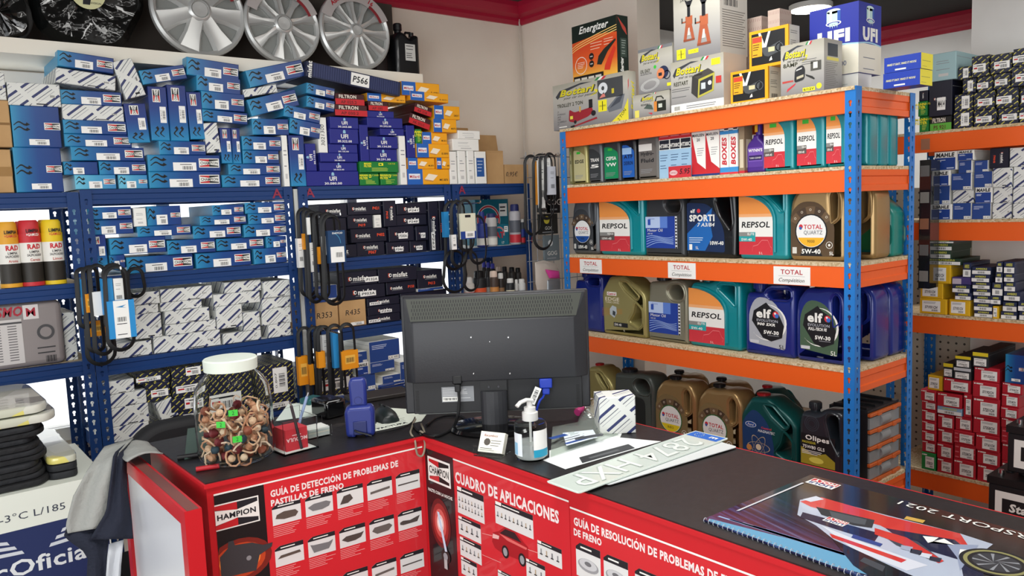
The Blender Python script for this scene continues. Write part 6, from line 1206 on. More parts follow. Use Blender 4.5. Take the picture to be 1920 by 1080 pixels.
# bags of accessories beside the orange rack post
def bag(pts, Y, th, m, lab, name='plastic_bag', n=10, prints=()):
    """pillow-shaped bag over an outline given in the plane Y"""
    P = [onY(x, y, Y) for x, y in pts]; cx = sum(p.x for p in P)/len(P); cz = sum(p.z for p in P)/len(P); K = len(P); vs_ = []; fs = []
    for s_ in (-1, 1):
        for f, d in ((1, 0), (.85, .6), (.5, .95)): vs_ += [((p.x-cx)*f, s_*d*th/2*(1+.25*math.sin(i*2.3)), (p.z-cz)*f) for i, p in enumerate(P)]
        vs_.append((0, s_*th/2, 0))
    for si in (0, 1):
        o = si*(3*K+1)
        for r in range(2):
            for i in range(K): j = (i+1) % K; q = (o+r*K+i, o+r*K+j, o+(r+1)*K+j, o+(r+1)*K+i); fs.append(q if si == 0 else q[::-1])
        for i in range(K): j = (i+1) % K; q = (o+2*K+i, o+2*K+j, o+3*K); fs.append(q if si == 0 else q[::-1])
    b = MB(); b.add(vs_, fs, m, True); F = Fr((0, -th/2-.003, 0), (1, 0, 0), (0, 0, 1), (0, -1, 0))
    for (a, c_, d_, e, col) in prints: b.rect(F, a, c_, d_, e, col, 1)
    return tag(b.build(name, None, (cx, Y, cz)), lab, 'bag')
bag([(1003, 492), (1020, 488), (1040, 494), (1050, 510), (1048, 560), (1030, 566), (1010, 560), (1004, 530)], 2.862, .036, mat('#d9cfc4', .2, name='cloudy_plastic', trans=.3), 'cloudy plastic bag hanging beside the orange rack post')
bag([(1022, 505), (1048, 508), (1050, 522), (1030, 522)], 2.835, .02, mat('#d8489a', .4), 'small pink plastic pack in front of the cloudy bag', 'plastic_pack')
bag([(1026, 525), (1050, 523), (1052, 572), (1026, 572)], 2.835, .024, mat('#8b9196', .3, .5), 'silver and black accessory pack behind the monitor corner', 'plastic_pack', prints=((-.01, -.04, .01, 0, '#202226'),))
# ---------------------------------------------------------------- wheel covers and black things on the ledge
SILV = mat('#cfd0ce', .32, .45, name='silver_wheel_plastic'); SILD = mat('#8e908e', .35, .4, name='silver_shadow_plastic'); CEL = mat('#8f928f', .15, .1, name='cellophane_backing', coat=.6)
def wheelcover(cx, cy, r_px, Y, nsp, style, lab, t_):
    c_ = onY(cx, cy, Y); R_ = abs(onY(cx+r_px, cy, Y).x-onY(cx-r_px, cy, Y).x)/2; R_ = (R_+abs(onY(cx, cy-r_px, Y).z-onY(cx, cy+r_px, Y).z)/2)/2
    r_ = empty('wheel_cover', (c_.x, Y, lz1+R_+.002)); F = Fr((0, 0, 0), (1, 0, 0), (0, 0, 1), (0, -1, 0))
    def rot(b_): # lathe axis z -> -y
        b_.v = [(x, -z, y) for x, y, z in b_.v]; return b_
    b = MB(); b.lathe([(0, -.004), (R_*.97, -.004), (R_*.97, .002), (0, .002)], CEL, n=40); rot(b).build('backing', r_)
    b = MB(); b.lathe([(R_*.86, .004), (R_*.88, .016), (R_*.94, .022), (R_*.99, .014), (R_, 0), (R_*.98, -.012)], SILV, n=56); rot(b).build('rim', r_)
    b = MB(); hr = R_*(.2 if style != 2 else .15); b.lathe([(0, .026), (hr*.8, .027), (hr*.86, .022), (hr*.93, .03), (hr*1.1, .028), (hr*1.35, .016)], SILV, n=28); rot(b).build('hub', r_)
    for i in range(nsp):
        a = 2*PI*i/nsp+PI/2+.12; G = F.at(0, 0, a); b = MB()
        if style == 0:   # wide flat spokes
            w0, w1 = R_*.16, R_*.27; pr_ = [(R_*.2, w0), (R_*.55, w0*1.15), (R_*.9, w1)]
        elif style == 1: w0, w1 = R_*.10, R_*.19; pr_ = [(R_*.2, w0), (R_*.55, w0*.8), (R_*.9, w1)]
        else: w0, w1 = R_*.085, R_*.15; pr_ = [(R_*.15, w0), (R_*.5, w0*.75), (R_*.9, w1)]
        vs_ = []
        for (x, w_) in pr_:
            zt_ = .027-.010*(x/R_); vs_ += [G.p(x, -w_, .004), G.p(x, -w_*.72, zt_), G.p(x, 0, zt_-.004), G.p(x, w_*.72, zt_), G.p(x, w_, .004)]
        fs = [(q*5+j, (q+1)*5+j, (q+1)*5+j+1, q*5+j+1) for q in range(len(pr_)-1) for j in range(4)]
        b.add(vs_, fs, SILV, True); b.build('spoke', r_)
    # printed card ring at the top
    b = MB(); b.ring(F, 0, 0, R_*.72, R_*.99, mat('#b9b2b0', .3, name='card_ring_print'), 104, 24, .35, PI-.35); b.ring(F, 0, 0, R_*.72, R_*.80, '#8c2a30', 106, 12, .35, 1.0)
    for k, (s_, an) in enumerate((('ABS', 2.25), (t_, 1.0), ('TAPACUBOS', 1.6))):
        G = F.at(R_*.87*math.cos(an), R_*.87*math.sin(an), an-PI/2); b.text(G, s_, 0, 0, R_*(.11 if k < 2 else .05), '#b02030' if k < 2 else 'ink', bold=.03, l=108)
    b.build('printed_card', r_); r_.rotation_euler = (math.radians(-5), 0, 0); tag(r_, lab, 'wheel cover', 'silver wheel covers on the ledge'); return r_
wheelcover(371, 18, 89, 3.16, 7, 0, 'largest silver wheel cover with seven broad spokes, left on ledge', '15')
wheelcover(528, 46, 73, 3.15, 9, 1, 'silver wheel cover with nine spokes, middle of the ledge', '14')
wheelcover(664, 58, 70, 3.15, 11, 2, 'silver wheel cover with many slim spokes, right beside black can', '16')
# black rings in cellophane, left
BAGM = mat('#0e1010', .12, name='black_gloss_wrap', coat=.8, bump=.9, bscale=22)
for (cx, cy, r_px, lab, Y) in ((158, -28, 112, 'large black steering wheel cover in crumpled cellophane with round card', 3.17), (-8, -2, 66, 'black wrapped ring at the top left corner', 3.16)):
    c_ = onY(cx, cy, Y); R_ = abs(onY(cx+r_px, 60, Y).x-onY(cx-r_px, 60, Y).x)/2*.98; b = MB(); P = [(R_*.76*math.cos(a), 0, R_*.76*math.sin(a)) for a in [2*PI*i/40 for i in range(40)]]
    b.tube(P, R_*.2, '#141516', 12, closed=True, flat=(R_*.2, .035)); r_ = b.build('wrapped_wheel_ring', None, (c_.x, Y+.02, lz1+R_*.965)); bb = MB()
    n = 40; R2 = random.Random(int(cx)); vs_ = []
    for k, f in enumerate((.0, .35, .62, .85, 1.0)):
        for i in range(n): a = 2*PI*i/n; rr = R_*f*(1+(.05*math.sin(5*a+cx) if f > .8 else 0)); dz = -.045-.012*R2.random() if f < .9 else -.01; vs_.append((rr*math.cos(a), dz, max(rr*math.sin(a), -R_*.95)))
    fs = [(k*n+i, k*n+(i+1) % n, (k+1)*n+(i+1) % n, (k+1)*n+i) for k in range(4) for i in range(n)]; bb.add(vs_, fs, BAGM, True); bb.build('wrapping', r_)
    if cx > 0:
        cb = MB(); F = Fr((0, -.062, R_*.05), (1, 0, 0), (0, 0, 1), (0, -1, 0)); cb.disc(F, 0, 0, R_*.30, '#d9d8a8', 0, 30); cb.pl(F, [(-R_*.1, -R_*.22), (R_*.02, -R_*.22), (R_*.06, -R_*.05), (-R_*.08, -R_*.04)], 'ink'); cb.rect(F, -R_*.2, -R_*.1, -R_*.1, 0, 'ink'); cb.rect(F, -R_*.2, R_*.06, R_*.2, R_*.1, '#c9b83a'); cb.text(F, 'UNIVERSAL', R_*.1, -R_*.18, R_*.035, 'ink'); cb.build('round_card', r_)
    tag(r_, lab, 'wheel cover')
# black jerrycan
p = onY(735, 137, 3.18); q = onY(775, 52, 3.18); w_, h_ = q.x-p.x, q.z-lz1; vs_, fs = slab([rpoly([(-w_/2, 0, .02), (w_/2, 0, .02), (w_/2, h_*.80, .03), (w_*.32, h_*.82, .02), (w_*.1, h_*.72, .02), (-w_*.05, h_*.82, .02), (-w_*.3, h_*.86, .02), (-w_/2, h_*.74, .03)], 4)], .09, .015); b = MB(); b.add(vs_, fs, BLK, True); r_ = b.build('jerrycan', None, ((p.x+q.x)/2, 3.18, lz1+.0005))
b = MB(); b.lathe([(.016, 0), (.016, .012), (.02, .014), (.02, .04), (.016, .045), (0, .045)], BLK, n=16); b.build('cap', r_, (-w_*.18, 0, h_*.84)); b = MB(); b.lathe([(.012, 0), (.012, .02), (0, .02)], BLK, n=12); b.build('vent_cap', r_, (w_*.38, 0, h_*.8)); b = MB(); b.tube([(w_*.05, 0, h_*.8), (w_*.15, 0, h_*.88), (w_*.35, 0, h_*.88)], .006, BLK); b.build('cap_strap', r_)
b = MB(); F = Fr((0, -.0455, 0), (1, 0, 0), (0, 0, 1), (0, -1, 0)); b.rect(F, -w_*.12, h_*.3, w_*.3, h_*.62, '#cfd0cc'); b.lines(F, -w_*.08, w_*.24, [h_*.58, h_*.52, h_*.44, h_*.4, h_*.36], h_*.012, 'ink', 2); b.build('label', r_); tag(r_, 'small black jerrycan with grey label at the right end of the ledge', 'canister')
b = MB(); b.box(-.055, .055, -.03, .03, 0, .12, '#2a1c1a'); r_ = b.build('dark_can', None, (onY(718, 130, 3.25).x, 3.25, lz1+.0005)); bevel(r_, .012); tag(r_, 'dark brown can half hidden behind the last wheel cover', 'canister')
# ---------------------------------------------------------------- counter
ZT = CZ-.595
RED = mat('#c81f28', .35, name='red_counter_paint', bump=.05, bscale=18); REDW = mat('#9e2a2c', .5, name='worn_red_edge')
t = NT('worn_black_worktop', .42); n1 = t.noise(5, 6, rough=.7); n2 = t.noise(60, 3)
worn = t.math('MULTIPLY', t.math('GREATER_THAN', n1, .66), .35)
blk = t.mix(worn, t.ramp(n2, [(.3, '#171516'), (.7, '#211f20')], False), '#4a4441'); TOPM = t.col(blk); t.bump(n2, .12, .003)
PA, PB, PC, PD = Vector((.535, 1.80, 0)), Vector((1.094, 1.762, 0)), Vector((1.118, .722, 0)), Vector((1.132, .12, 0))
foot = [(.535, 1.80), (1.094, 1.762), (1.118, .722), (1.132, .12), (1.58, .12), (1.558, 2.25), (.53, 2.25)]
ct = empty('counter', (1.1, 1.7, 0)); off = Vector((-1.1, -1.7, 0))
def prism(b, pts, z0, z1, m, dx=0, dy=0):
    n = len(pts); P = [(x-1.1, y-1.7) for x, y in pts]; vs_ = [(x, y, z0) for x, y in P]+[(x, y, z1) for x, y in P]
    tr = tessellate_polygon([[Vector((x, y, 0)) for x, y in P]]); fs = []
    ar = lambda f: (P[f[1]][0]-P[f[0]][0])*(P[f[2]][1]-P[f[0]][1])-(P[f[1]][1]-P[f[0]][1])*(P[f[2]][0]-P[f[0]][0])
    for f in tr:
        f = f if ar(f) > 0 else (f[0], f[2], f[1]); fs.append(tuple(n+i for i in f)); fs.append((f[0], f[2], f[1]))
    fs += [(i, (i+1) % n, n+(i+1) % n, n+i) for i in range(n)] if True else []
    b.add(vs_, fs, m)
b = MB(); prism(b, foot[::1], .0, ZT-.012, RED); b.build('cabinet', ct)
b = MB(); prism(b, [(.529, 1.794), (1.090, 1.756), (1.114, .722), (1.128, .11), (1.586, .11), (1.564, 2.256), (.524, 2.256)], ZT-.012, ZT-.003, RED); b.build('edge_trim', ct)
b = MB(); prism(b, [(.534, 1.80), (1.0945, 1.7615), (1.1185, .722), (1.1325, .116), (1.574, .116), (1.552, 2.25), (.529, 2.25)], ZT-.003, ZT, TOPM); b.build('worktop', ct)
b = MB()
for (x, y, col) in ((.56, 2.03, '#1e1d1f'), (.565, 1.90, '#b5202a')): b.tube([(x-1.1-.02, y-1.7, ZT+.006), (x-1.1+.03, y-1.7-.015, ZT+.006)], .006, col, 10)
o = b.build('bolt', ct); 
tag(ct, 'L-shaped red counter with worn black top and posters on its sides', 'counter')
# red cabinet door leaning at its left end
dr = empty('counter_flap_panel', (.475, 1.98, 0)); DZ = ZT-.018
b = MB(); b.box(-.018, .018, -.28, -.245, 0, DZ, RED); b.build('stile', dr); b = MB(); b.box(-.018, .018, .245, .28, 0, DZ, RED); b.build('stile', dr)
b = MB(); b.box(-.018, .018, -.245, .245, DZ-.035, DZ, RED); b.build('rail', dr); b = MB(); b.box(-.018, .018, -.245, .245, 0, .05, RED); b.build('rail', dr)
b = MB(); b.box(-.010, .008, -.245, .245, .05, DZ-.035, mat('#dcdfe4', .3, name='white_laminate')); b.build('panel', dr)
b = MB(); b.box(-.012, .012, -.279, .25, DZ, DZ+.001, '#7a4a44'); b.build('worn_edge', dr); tag(dr, 'upright red-framed white panel at the left end of the counter', 'panel')
# ---- posters
class Pl:
    def __init__(s, A, B, n): s.A = A.copy(); s.A.z = 0; s.u = (B-A); s.u.z = 0; s.L = s.u.length; s.u.normalize(); s.n = Vector(n); s.n = (s.n-s.u*s.n.dot(s.u)).normalized()
    def loc(s, x, y):
        d = ray(x, y); o = Vector((0, 0, CZ)); k = (s.A-o).dot(s.n)/d.dot(s.n); p = o+d*k; return ((p-s.A).dot(s.u), p.z)
    def fr(s): return Fr(s.A+s.n*.0006, s.u, Vector((0, 0, 1)), s.n*.999)
def poster(pl, P, m, name, lab):
    b = MB(); F = pl.fr(); q = [pl.loc(*p) for p in P]
    return b, F, q
def line2(b, pl, F, s_, p0, p1, hpx0, m, bold=.04, l=4):
    """lettering whose baseline runs from pixel p0 to p1, hpx0: capital height in pixels at p0"""
    a, c_ = pl.loc(*p0), pl.loc(*p1); t_ = pl.loc(p0[0], p0[1]-hpx0); h = t_[1]-a[1]; w_ = math.hypot(c_[0]-a[0], c_[1]-a[1]); ang = math.atan2(c_[1]-a[1], c_[0]-a[0])
    G = F.at(a[0], a[1], ang*0); b.text(G, s_, 0, h/2, h, m, w=w_, al='L', bold=bold, l=l)
def cell(b, F, x, y, w_, h_, hd='ink', im=None, seed=0):
    """picture card with black heading; x,y = top left"""
    b.pl(F, [(x, y-h_), (x+w_, y-h_), (x+w_, y), (x+w_*.18, y), (x, y-h_*.14)], '#dfe0de', 2); b.pl(F, [(x, y-h_*.22), (x+w_, y-h_*.22), (x+w_, y+0), (x+w_*.18, y+0), (x, y-h_*.14)], hd, 3); b.lines(F, x+w_*.2, x+w_*.8, [y-h_*.11], h_*.05, 'white', 4, seed)
PR = mat('#d32a33', .28, name='poster_red_gloss', coat=.5); PK = mat('#16161a', .3, name='poster_black_gloss', coat=.5)
# left panel
pl = Pl(PA, PB, (0, -1, 0)); F = pl.fr(); b = MB()
xl, zt_ = pl.loc(400, 927); xr, zt2 = pl.loc(791, 836); zt_ = zt2 = (zt_+zt2)/2; xl = max(xl, .012); xr = min(xr, pl.L-.004); zb = .30
b.fbox(F, xl, xr, zb, zt_, 0, .0003, PR); b.rect(F, xl, zt_-.004, xr, zt_, 'white', 3)
xk = pl.loc(497, 950)[0]; b.rect(F, xl, zb, xk, zt_-.004, PK, 3)
a = pl.loc(403, 985); c_ = pl.loc(488, 930); b.at = None
lw = pl.loc(486, 955)[0]-xl; lh = lw*.62; lc = pl.loc(445, 962)
G = F.at(lc[0], lc[1]); b.rect(G, -lw*.5, -lh*.5, lw*.5, lh*.5, 'white', 4); b.rect(G, -lw*.5, -lh*.45, lw*.47, lh*.45, 'ink', 5); b.pl(G, [(-lw*.5, lh*.45), (-lw*.5, lh*.3), (0, lh*.15), (0, lh*.45)], 'red', 6); b.pl(G, [(-lw*.5, -lh*.45), (0, -lh*.45), (0, -lh*.15), (-lw*.5, -lh*.3)], 'red', 6); b.pl(G, [(-lw*.5, -lh*.28), (0, -lh*.16), (lw*.47, -lh*.3), (lw*.47, lh*.3), (0, lh*.16), (-lw*.5, lh*.28)], 'white', 6); b.text(G, 'HAMPION', -lw*.02, 0, lh*.2, 'ink', w=lw*.88, bold=.03, l=8)
# glow and brake pad picture, printed
bp = pl.loc(450, 1050); 
for k, (rr, col) in enumerate(((.075, '#7b2218'), (.06, '#c2451f'), (.048, '#ee8a3a'))): b.disc(F, bp[0]+.0, bp[1], rr*.95, col, 4+k, 24, ry=rr*.7) if bp[0]-rr > xl else b.pl(F, [(max(xl, bp[0]+rr*math.cos(a_)), bp[1]+rr*.7*math.sin(a_)) for a_ in [2*PI*i/20 for i in range(20)]], col, 4+k)
pad = [(-.045, -.03), (.035, -.035), (.045, .0), (.075, .012), (.078, .022), (.055, .022), (.03, .035), (-.01, .04), (-.012, .052), (-.024, .052), (-.026, .036), (-.045, .02)]
b.pl(F, [(max(xl+.001, bp[0]+x), bp[1]+y) for x, y in pad], '#3a3a3d', 8); b.disc(F, bp[0]+.02, bp[1]+.0, .006, '#8d8d90', 9, 10)
line2(b, pl, F, 'GUÍA DE DETECCIÓN DE PROBLEMAS DE', (507, 932), (746, 871), 12, '#f1e4e2'); line2(b, pl, F, 'PASTILLAS DE FRENO', (508, 949), (644, 912), 11, '#f1e4e2')
shapes = [[(-.4, -.1), (-.1, -.22), (.3, -.2), (.4, 0), (.3, .18), (-.1, .22), (-.35, .1)], [(-.42, .05), (-.2, .2), (.25, .22), (.42, .1), (.35, -.12), (.1, -.22), (-.25, -.2)], [(-.4, -.25), (-.25, .2), (.0, .25), (.1, -.05), (-.1, -.25)], [(-.38, -.12), (.4, -.02), (.4, .12), (-.38, .02)], [(-.42, -.05), (.42, -.02), (.42, .05), (-.42, .03)],
          [(-.42, -.02), (.4, .05), (.36, .2), (-.3, .15)], [(-.3, -.25), (.25, -.22), (.38, .1), (.42, .25), (.25, .15), (-.3, .2), (-.42, .25), (-.36, 0)], [(-.42, 0), (-.25, .16), (.3, .16), (.44, .2), (.32, -.1), (.1, -.2), (-.2, -.2)], [(-.4, .0), (-.3, .2), (.3, .22), (.42, .05), (.25, -.2), (-.2, -.22)], [(-.42, .05), (-.3, .12), (0, .05), (.3, .16), (.42, .2), (.3, -.15), (-.3, -.15), (-.42, -.08)]]
r0 = pl.loc(509, 950); r1 = pl.loc(741, 888); ce = pl.loc(566, 950)[0]-r0[0]; hh0 = r0[1]-pl.loc(510, 989)[1]; zr = (r0[1]+r1[1])/2
rowz = [zr, (pl.loc(513, 1032)[1]+pl.loc(744, 957)[1])/2, (pl.loc(691, 1060)[1])]; rowz.append(rowz[2]-(rowz[1]-rowz[2]))
ce = (r1[0]-r0[0])/4*.86
for ri, z in enumerate(rowz):
    for ci in range(5):
        x = r0[0]+(r1[0]-r0[0])*ci/4
        cell(b, F, x, z, ce, hh0, seed=ri*5+ci); sh = shapes[(ri*5+ci) % 10]; b.pl(F, [(x+ce*.5+p_[0]*ce, z-hh0*.6+p_[1]*ce*.62) for p_ in sh], ('#5b5048', '#77787a', '#4e4642', '#66605c', '#4b4643')[ci], 4)
        b.lines(F, x, x+ce, [z-hh0-.005-.0045*k for k in range(6)], .0014, '#eba1a0', 2, ri*7+ci)
ps = b.build('poster'); tag(ps, 'red poster GUÍA DE DETECCIÓN on left counter side', 'poster')
# right panel posters
pr_ = Pl(PB, PD, (-1, 0, 0)); F = pr_.fr(); b = MB(); x0 = .006; x1 = pr_.loc(851, 900)[0]; za = pr_.loc(820, 848)[1]; zt_ = za
b.fbox(F, x0, x1, .3, zt_, 0, .0003, PK); lc = ((x0+x1)/2, pr_.loc(817, 882)[1]); lw = (x1-x0)*.80; logo_bow(b, F, lc[0], lc[1], lw, pr_.loc(817, 860)[1]-pr_.loc(817, 905)[1], l=4)
z_ = pr_.loc(818, 922)[1]; b.text(F, 'HAZTE CON LA NOCHE', lc[0], z_, .008, 'white', w=(x1-x0)*.86, bold=.03, l=4)
gz = pr_.loc(815, 975)[1]
for k, (rr, col) in enumerate(((.045, '#6b1a1c'), (.036, '#a32a28'), (.026, '#d8605a'), (.016, '#f3c9c4'), (.010, '#ffffff'))): b.disc(F, lc[0]-.004, gz, min(rr, (x1-x0)*.49), col, 4+k, 20, ry=rr*1.5)
b.pl(F, [(lc[0]-.016, gz+.03), (lc[0]-.006, gz+.03), (lc[0]+.022, gz-.07), (lc[0]+.012, gz-.072)], '#cfe0f5', 10); b.disc(F, lc[0]+.014, gz-.085, .02, '#2b1c1e', 9, 16); b.disc(F, lc[0]+.014, gz-.085, .010, '#9a9ea4', 11, 12); b.rect(F, lc[0]+.006, gz-.12, lc[0]+.02, gz-.09, '#b9b9b9', 10)
tag(b.build('poster'), 'narrow black poster with glowing bulb and HAZTE CON LA NOCHE', 'poster')
b = MB(); x0 = x1+.002; x1 = pr_.loc(1069, 1000)[0]; b.fbox(F, x0, x1, .3, zt_, 0, .0003, PR); b.rect(F, x0, zt_-.004, x1, zt_, 'white', 3)
line2(b, pr_, F, 'CUADRO DE APLICACIONES', (855, 903), (1049, 976), 19, '#f1e4e2')
def icons(x, z, w_, h_, n, rows):
    cell(b, F, x, z, w_, h_, seed=n)
    b.rect(F, x+w_*.02, z-h_*.16, x+w_*.18, z-h_*.02, 'white', 5)
    for r in range(rows):
        for i in range(n):
            cx = x+w_*(i+.7)/(n+.4); cz = z-h_*(.45+.5*(r/rows)) if rows > 1 else z-h_*.55; s_ = w_/(n+1)*.28
            b.rect(F, cx-s_*.4, cz-s_, cx+s_*.4, cz+s_*1.5, ('#8b8d90', '#b9a58a', '#6d6f73')[i % 3], 5); b.rect(F, cx-s_, cz-s_*1.6, cx+s_, cz-s_, 'ink', 5)
for (tl, br, n, rows) in (((859, 920), (908, 980), 8, 2), ((861, 975), (902, 1016), 4, 1), ((864, 1014), (903, 1056), 5, 1), ((866, 1050), (895, 1088), 3, 1), ((930, 952), (1000, 1003), 9, 1), ((1009, 1021), (1054, 1063), 4, 1), ((988, 1054), (1023, 1095), 3, 1), ((935, 1077), (975, 1110), 3, 1)):
    cy = (tl[1]+br[1])/2; xa, xb = pr_.loc(tl[0], cy)[0], pr_.loc(br[0], cy)[0]; cx = (tl[0]+br[0])/2; za, zb_ = pr_.loc(cx, tl[1])[1], pr_.loc(cx, br[1])[1]; k = (za-zb_)*.12; icons(xa, za-k*0, xb-xa, (za-zb_)*.85, n, rows)
# little red saloon car picture
c0 = pr_.loc(956, 1018); s_ = (pr_.loc(990, 1020)[0]-pr_.loc(923, 1010)[0]); q = lambda P: [(c0[0]+x*s_, c0[1]+y*s_) for x, y in P]
b.pl(F, q([(-.5, -.12), (-.46, .06), (-.3, .13), (-.12, .26), (.18, .27), (.40, .12), (.5, .08), (.5, -.1), (.42, -.22), (-.2, -.26), (-.42, -.22)]), '#a81620', 4); b.pl(F, q([(-.26, .11), (-.1, .23), (.16, .24), (.34, .11)]), '#2a1a1e', 5); b.pl(F, q([(-.48, -.05), (-.3, -.02), (-.28, .05), (-.46, .04)]), '#e9b9b4', 5); b.pl(F, q([(-.3, .1), (-.05, .09), (.48, .06), (.46, .02), (-.05, .03)]), '#e06a66', 5)
for wx in (-.12, .34): b.disc(F, c0[0]+wx*s_, c0[1]-.2*s_, s_*.10, '#17171a', 6, 18, ry=s_*.12); b.disc(F, c0[0]+wx*s_, c0[1]-.2*s_, s_*.06, '#9a9ca0', 7, 14, ry=s_*.08)
for (a_, c_) in (((905, 1000), (925, 1005)), ((990, 1030), (1010, 1037)), ((955, 995), (956, 960)), ((905, 1040), (940, 1055))): u0, u1 = pr_.loc(*a_), pr_.loc(*c_); b.pl(F, [(u0[0], u0[1]), (u1[0], u1[1]), (u1[0], u1[1]+.0012), (u0[0], u0[1]+.0012)], '#f0b4b0', 4)
tag(b.build('poster'), 'red poster CUADRO DE APLICACIONES with small car on counter', 'poster')
b = MB(); x0 = x1+.003; x1 = pr_.L-.02; b.fbox(F, x0, x1, .3, zt_-.012, 0, .0003, PR); b.rect(F, x0, zt_-.016, x1, zt_-.012, 'white', 3)
a0, a1 = pr_.loc(1077, 982), pr_.loc(1348, 1088); cap = pr_.loc(1077, 966)[1]-a0[1]
line2(b, pr_, F, 'GUÍA DE RESOLUCIÓN DE PROBLEMAS DE FR', (1077, 983), (1372, 1094), 14, '#f1e4e2'); line2(b, pr_, F, 'DE FRENO', (1077, 1002), (1129, 1023), 12, '#f1e4e2')
for i, (xp, yp) in enumerate(((1080, 1014), (1132, 1036), (1191, 1062), (1250, 1088))):
    u0 = pr_.loc(xp, yp); w_ = pr_.loc(xp+46, yp+18)[0]-u0[0]; cell(b, F, u0[0], u0[1], w_, w_*1.05, seed=i+40); b.disc(F, u0[0]+w_*.5, u0[1]-w_*.62, w_*.42, '#9a9b9e', 4, 20, ry=w_*.2); b.disc(F, u0[0]+w_*.5, u0[1]-w_*.58, w_*.36, '#c9cacc', 5, 20, ry=w_*.16); b.disc(F, u0[0]+w_*.5, u0[1]-w_*.56, w_*.14, '#6f7073', 6, 14, ry=w_*.07)
    b.lines(F, u0[0], u0[0]+w_, [u0[1]-w_*1.1-.0045*k for k in range(6)], .0014, '#eba1a0', 3, i)
tag(b.build('poster'), 'red poster GUÍA DE RESOLUCIÓN DE PROBLEMAS with disc pictures', 'poster')
# ---------------------------------------------------------------- monitor seen from behind
MK = mat('#2a2b2f', .42, name='monitor_dark_plastic', bump=.03, bscale=200); MG = mat('#3a3d36', .5, name='monitor_vent_plastic'); GL = mat('#0c0c0e', .12, name='gloss_black', coat=.6)
YR0 = YAW-PI/2; st = onZ(908, 806, ZT); mo = empty('monitor', (st.x+.02, st.y+.02, ZT+.0008), YR0+.01)
Dm = (Vector((mo.location.x, mo.location.y, CZ))-Vector((0, 0, CZ))).dot(Vector((_f.x, _f.y, 0)).normalized())
def mloc(x, y, dpt=0):   # pixel -> monitor-local x,z on its back plane
    n = Vector((math.sin(YR0+.01), -math.cos(YR0+.01), 0)); P0 = mo.location+n*dpt; d = ray(x, y); o = Vector((0, 0, CZ)); p = o+d*((P0-o).dot(n)/d.dot(n)); q = p-mo.location; ux = Vector((math.cos(YR0+.01), math.sin(YR0+.01), 0)); return q.dot(ux), p.z-ZT
xa, z1 = mloc(750, 556); xb, _ = mloc(1102, 556); _, z0 = mloc(930, 770); xm = (xa+xb)/2; W = xb-xa
b = MB(); b.box(xm-W/2, xm+W/2, .0, .022, z0, z1, MK); bevel(b.build('bezel', mo), .004)
b = MB(); b.box(xm-W/2+.012, xm+W/2-.012, .022, .0225, z0+.018, z1-.012, '#0a0b0d'); b.build('screen', mo)
# bulged shell
zs_ = mloc(930, 709)[1]; zv = mloc(930, 596)[1]; b = MB(); x0, x1 = xm-W/2+.006, xm+W/2-.006
def loft(b, rings, m):
    n = len(rings[0]); vs_ = [p for r in rings for p in r]; fs = [(k*n+i, k*n+(i+1) % n, (k+1)*n+(i+1) % n, (k+1)*n+i) for k in range(len(rings)-1) for i in range(n)]; fs.append(tuple((len(rings)-1)*n+i for i in range(n))); b.add(vs_, fs, m)
def rr(x0, x1, z0, z1, y): return [(x0, y, z0), (x1, y, z0), (x1, y, z1), (x0, y, z1)]
loft(b, [rr(x0, x1, zs_, z1-.003, 0), rr(x0+.002, x1-.002, zs_, z1-.005, -.012), rr(x0+.022, x1-.030, zs_, zv+.0, -.030), rr(x0+.028, x1-.036, zs_+.001, zv-.002, -.034)], MK); o = b.build('back_shell', mo); bevel(o, .003, 2)
# vent band: sloping strip with slots
b = MB(); A0, A1 = (-.0135, z1-.008), (-.0305, zv+.002)
b.add([(x0+.010, A0[0], A0[1]), (x1-.012, A0[0], A0[1]), (x1-.03, A1[0]-.001, A1[1]), (x0+.022, A1[0]-.001, A1[1])], [(0, 3, 2, 1)], MG); b.build('vent_strip', mo)
b = MB(); rows = 5; cols = 62
nrm = Vector((0, A1[1]-A0[1], -(A1[0]-A0[0]))); nrm = Vector((0, -(A0[1]-A1[1]), (A0[0]-A1[0]))).normalized()
for r in range(rows):
    for c_ in range(cols):
        f0 = .10+r*.17; f1 = f0+.13; x = x0+.026+(x1-x0-.062)*(c_+.5*(r % 2))/cols; w_ = .0011
        pts = [(x+.0005-w_, f1), (x-w_, f0), (x+w_, f0), (x+w_+.0005, f1)][::1]; vs_ = []
        for (px_, f) in ((x-w_, f1), (x+w_, f1), (x+w_, f0), (x-w_, f0)): vs_.append(Vector((px_, A0[0]+(A1[0]-.001-A0[0])*f, A0[1]+(A1[1]-A0[1])*f))+nrm*.0006)
        b.add(vs_, [(0, 1, 2, 3)], '#08090a')
o = b.build('vent_slot', mo); o['kind'] = 'stuff'
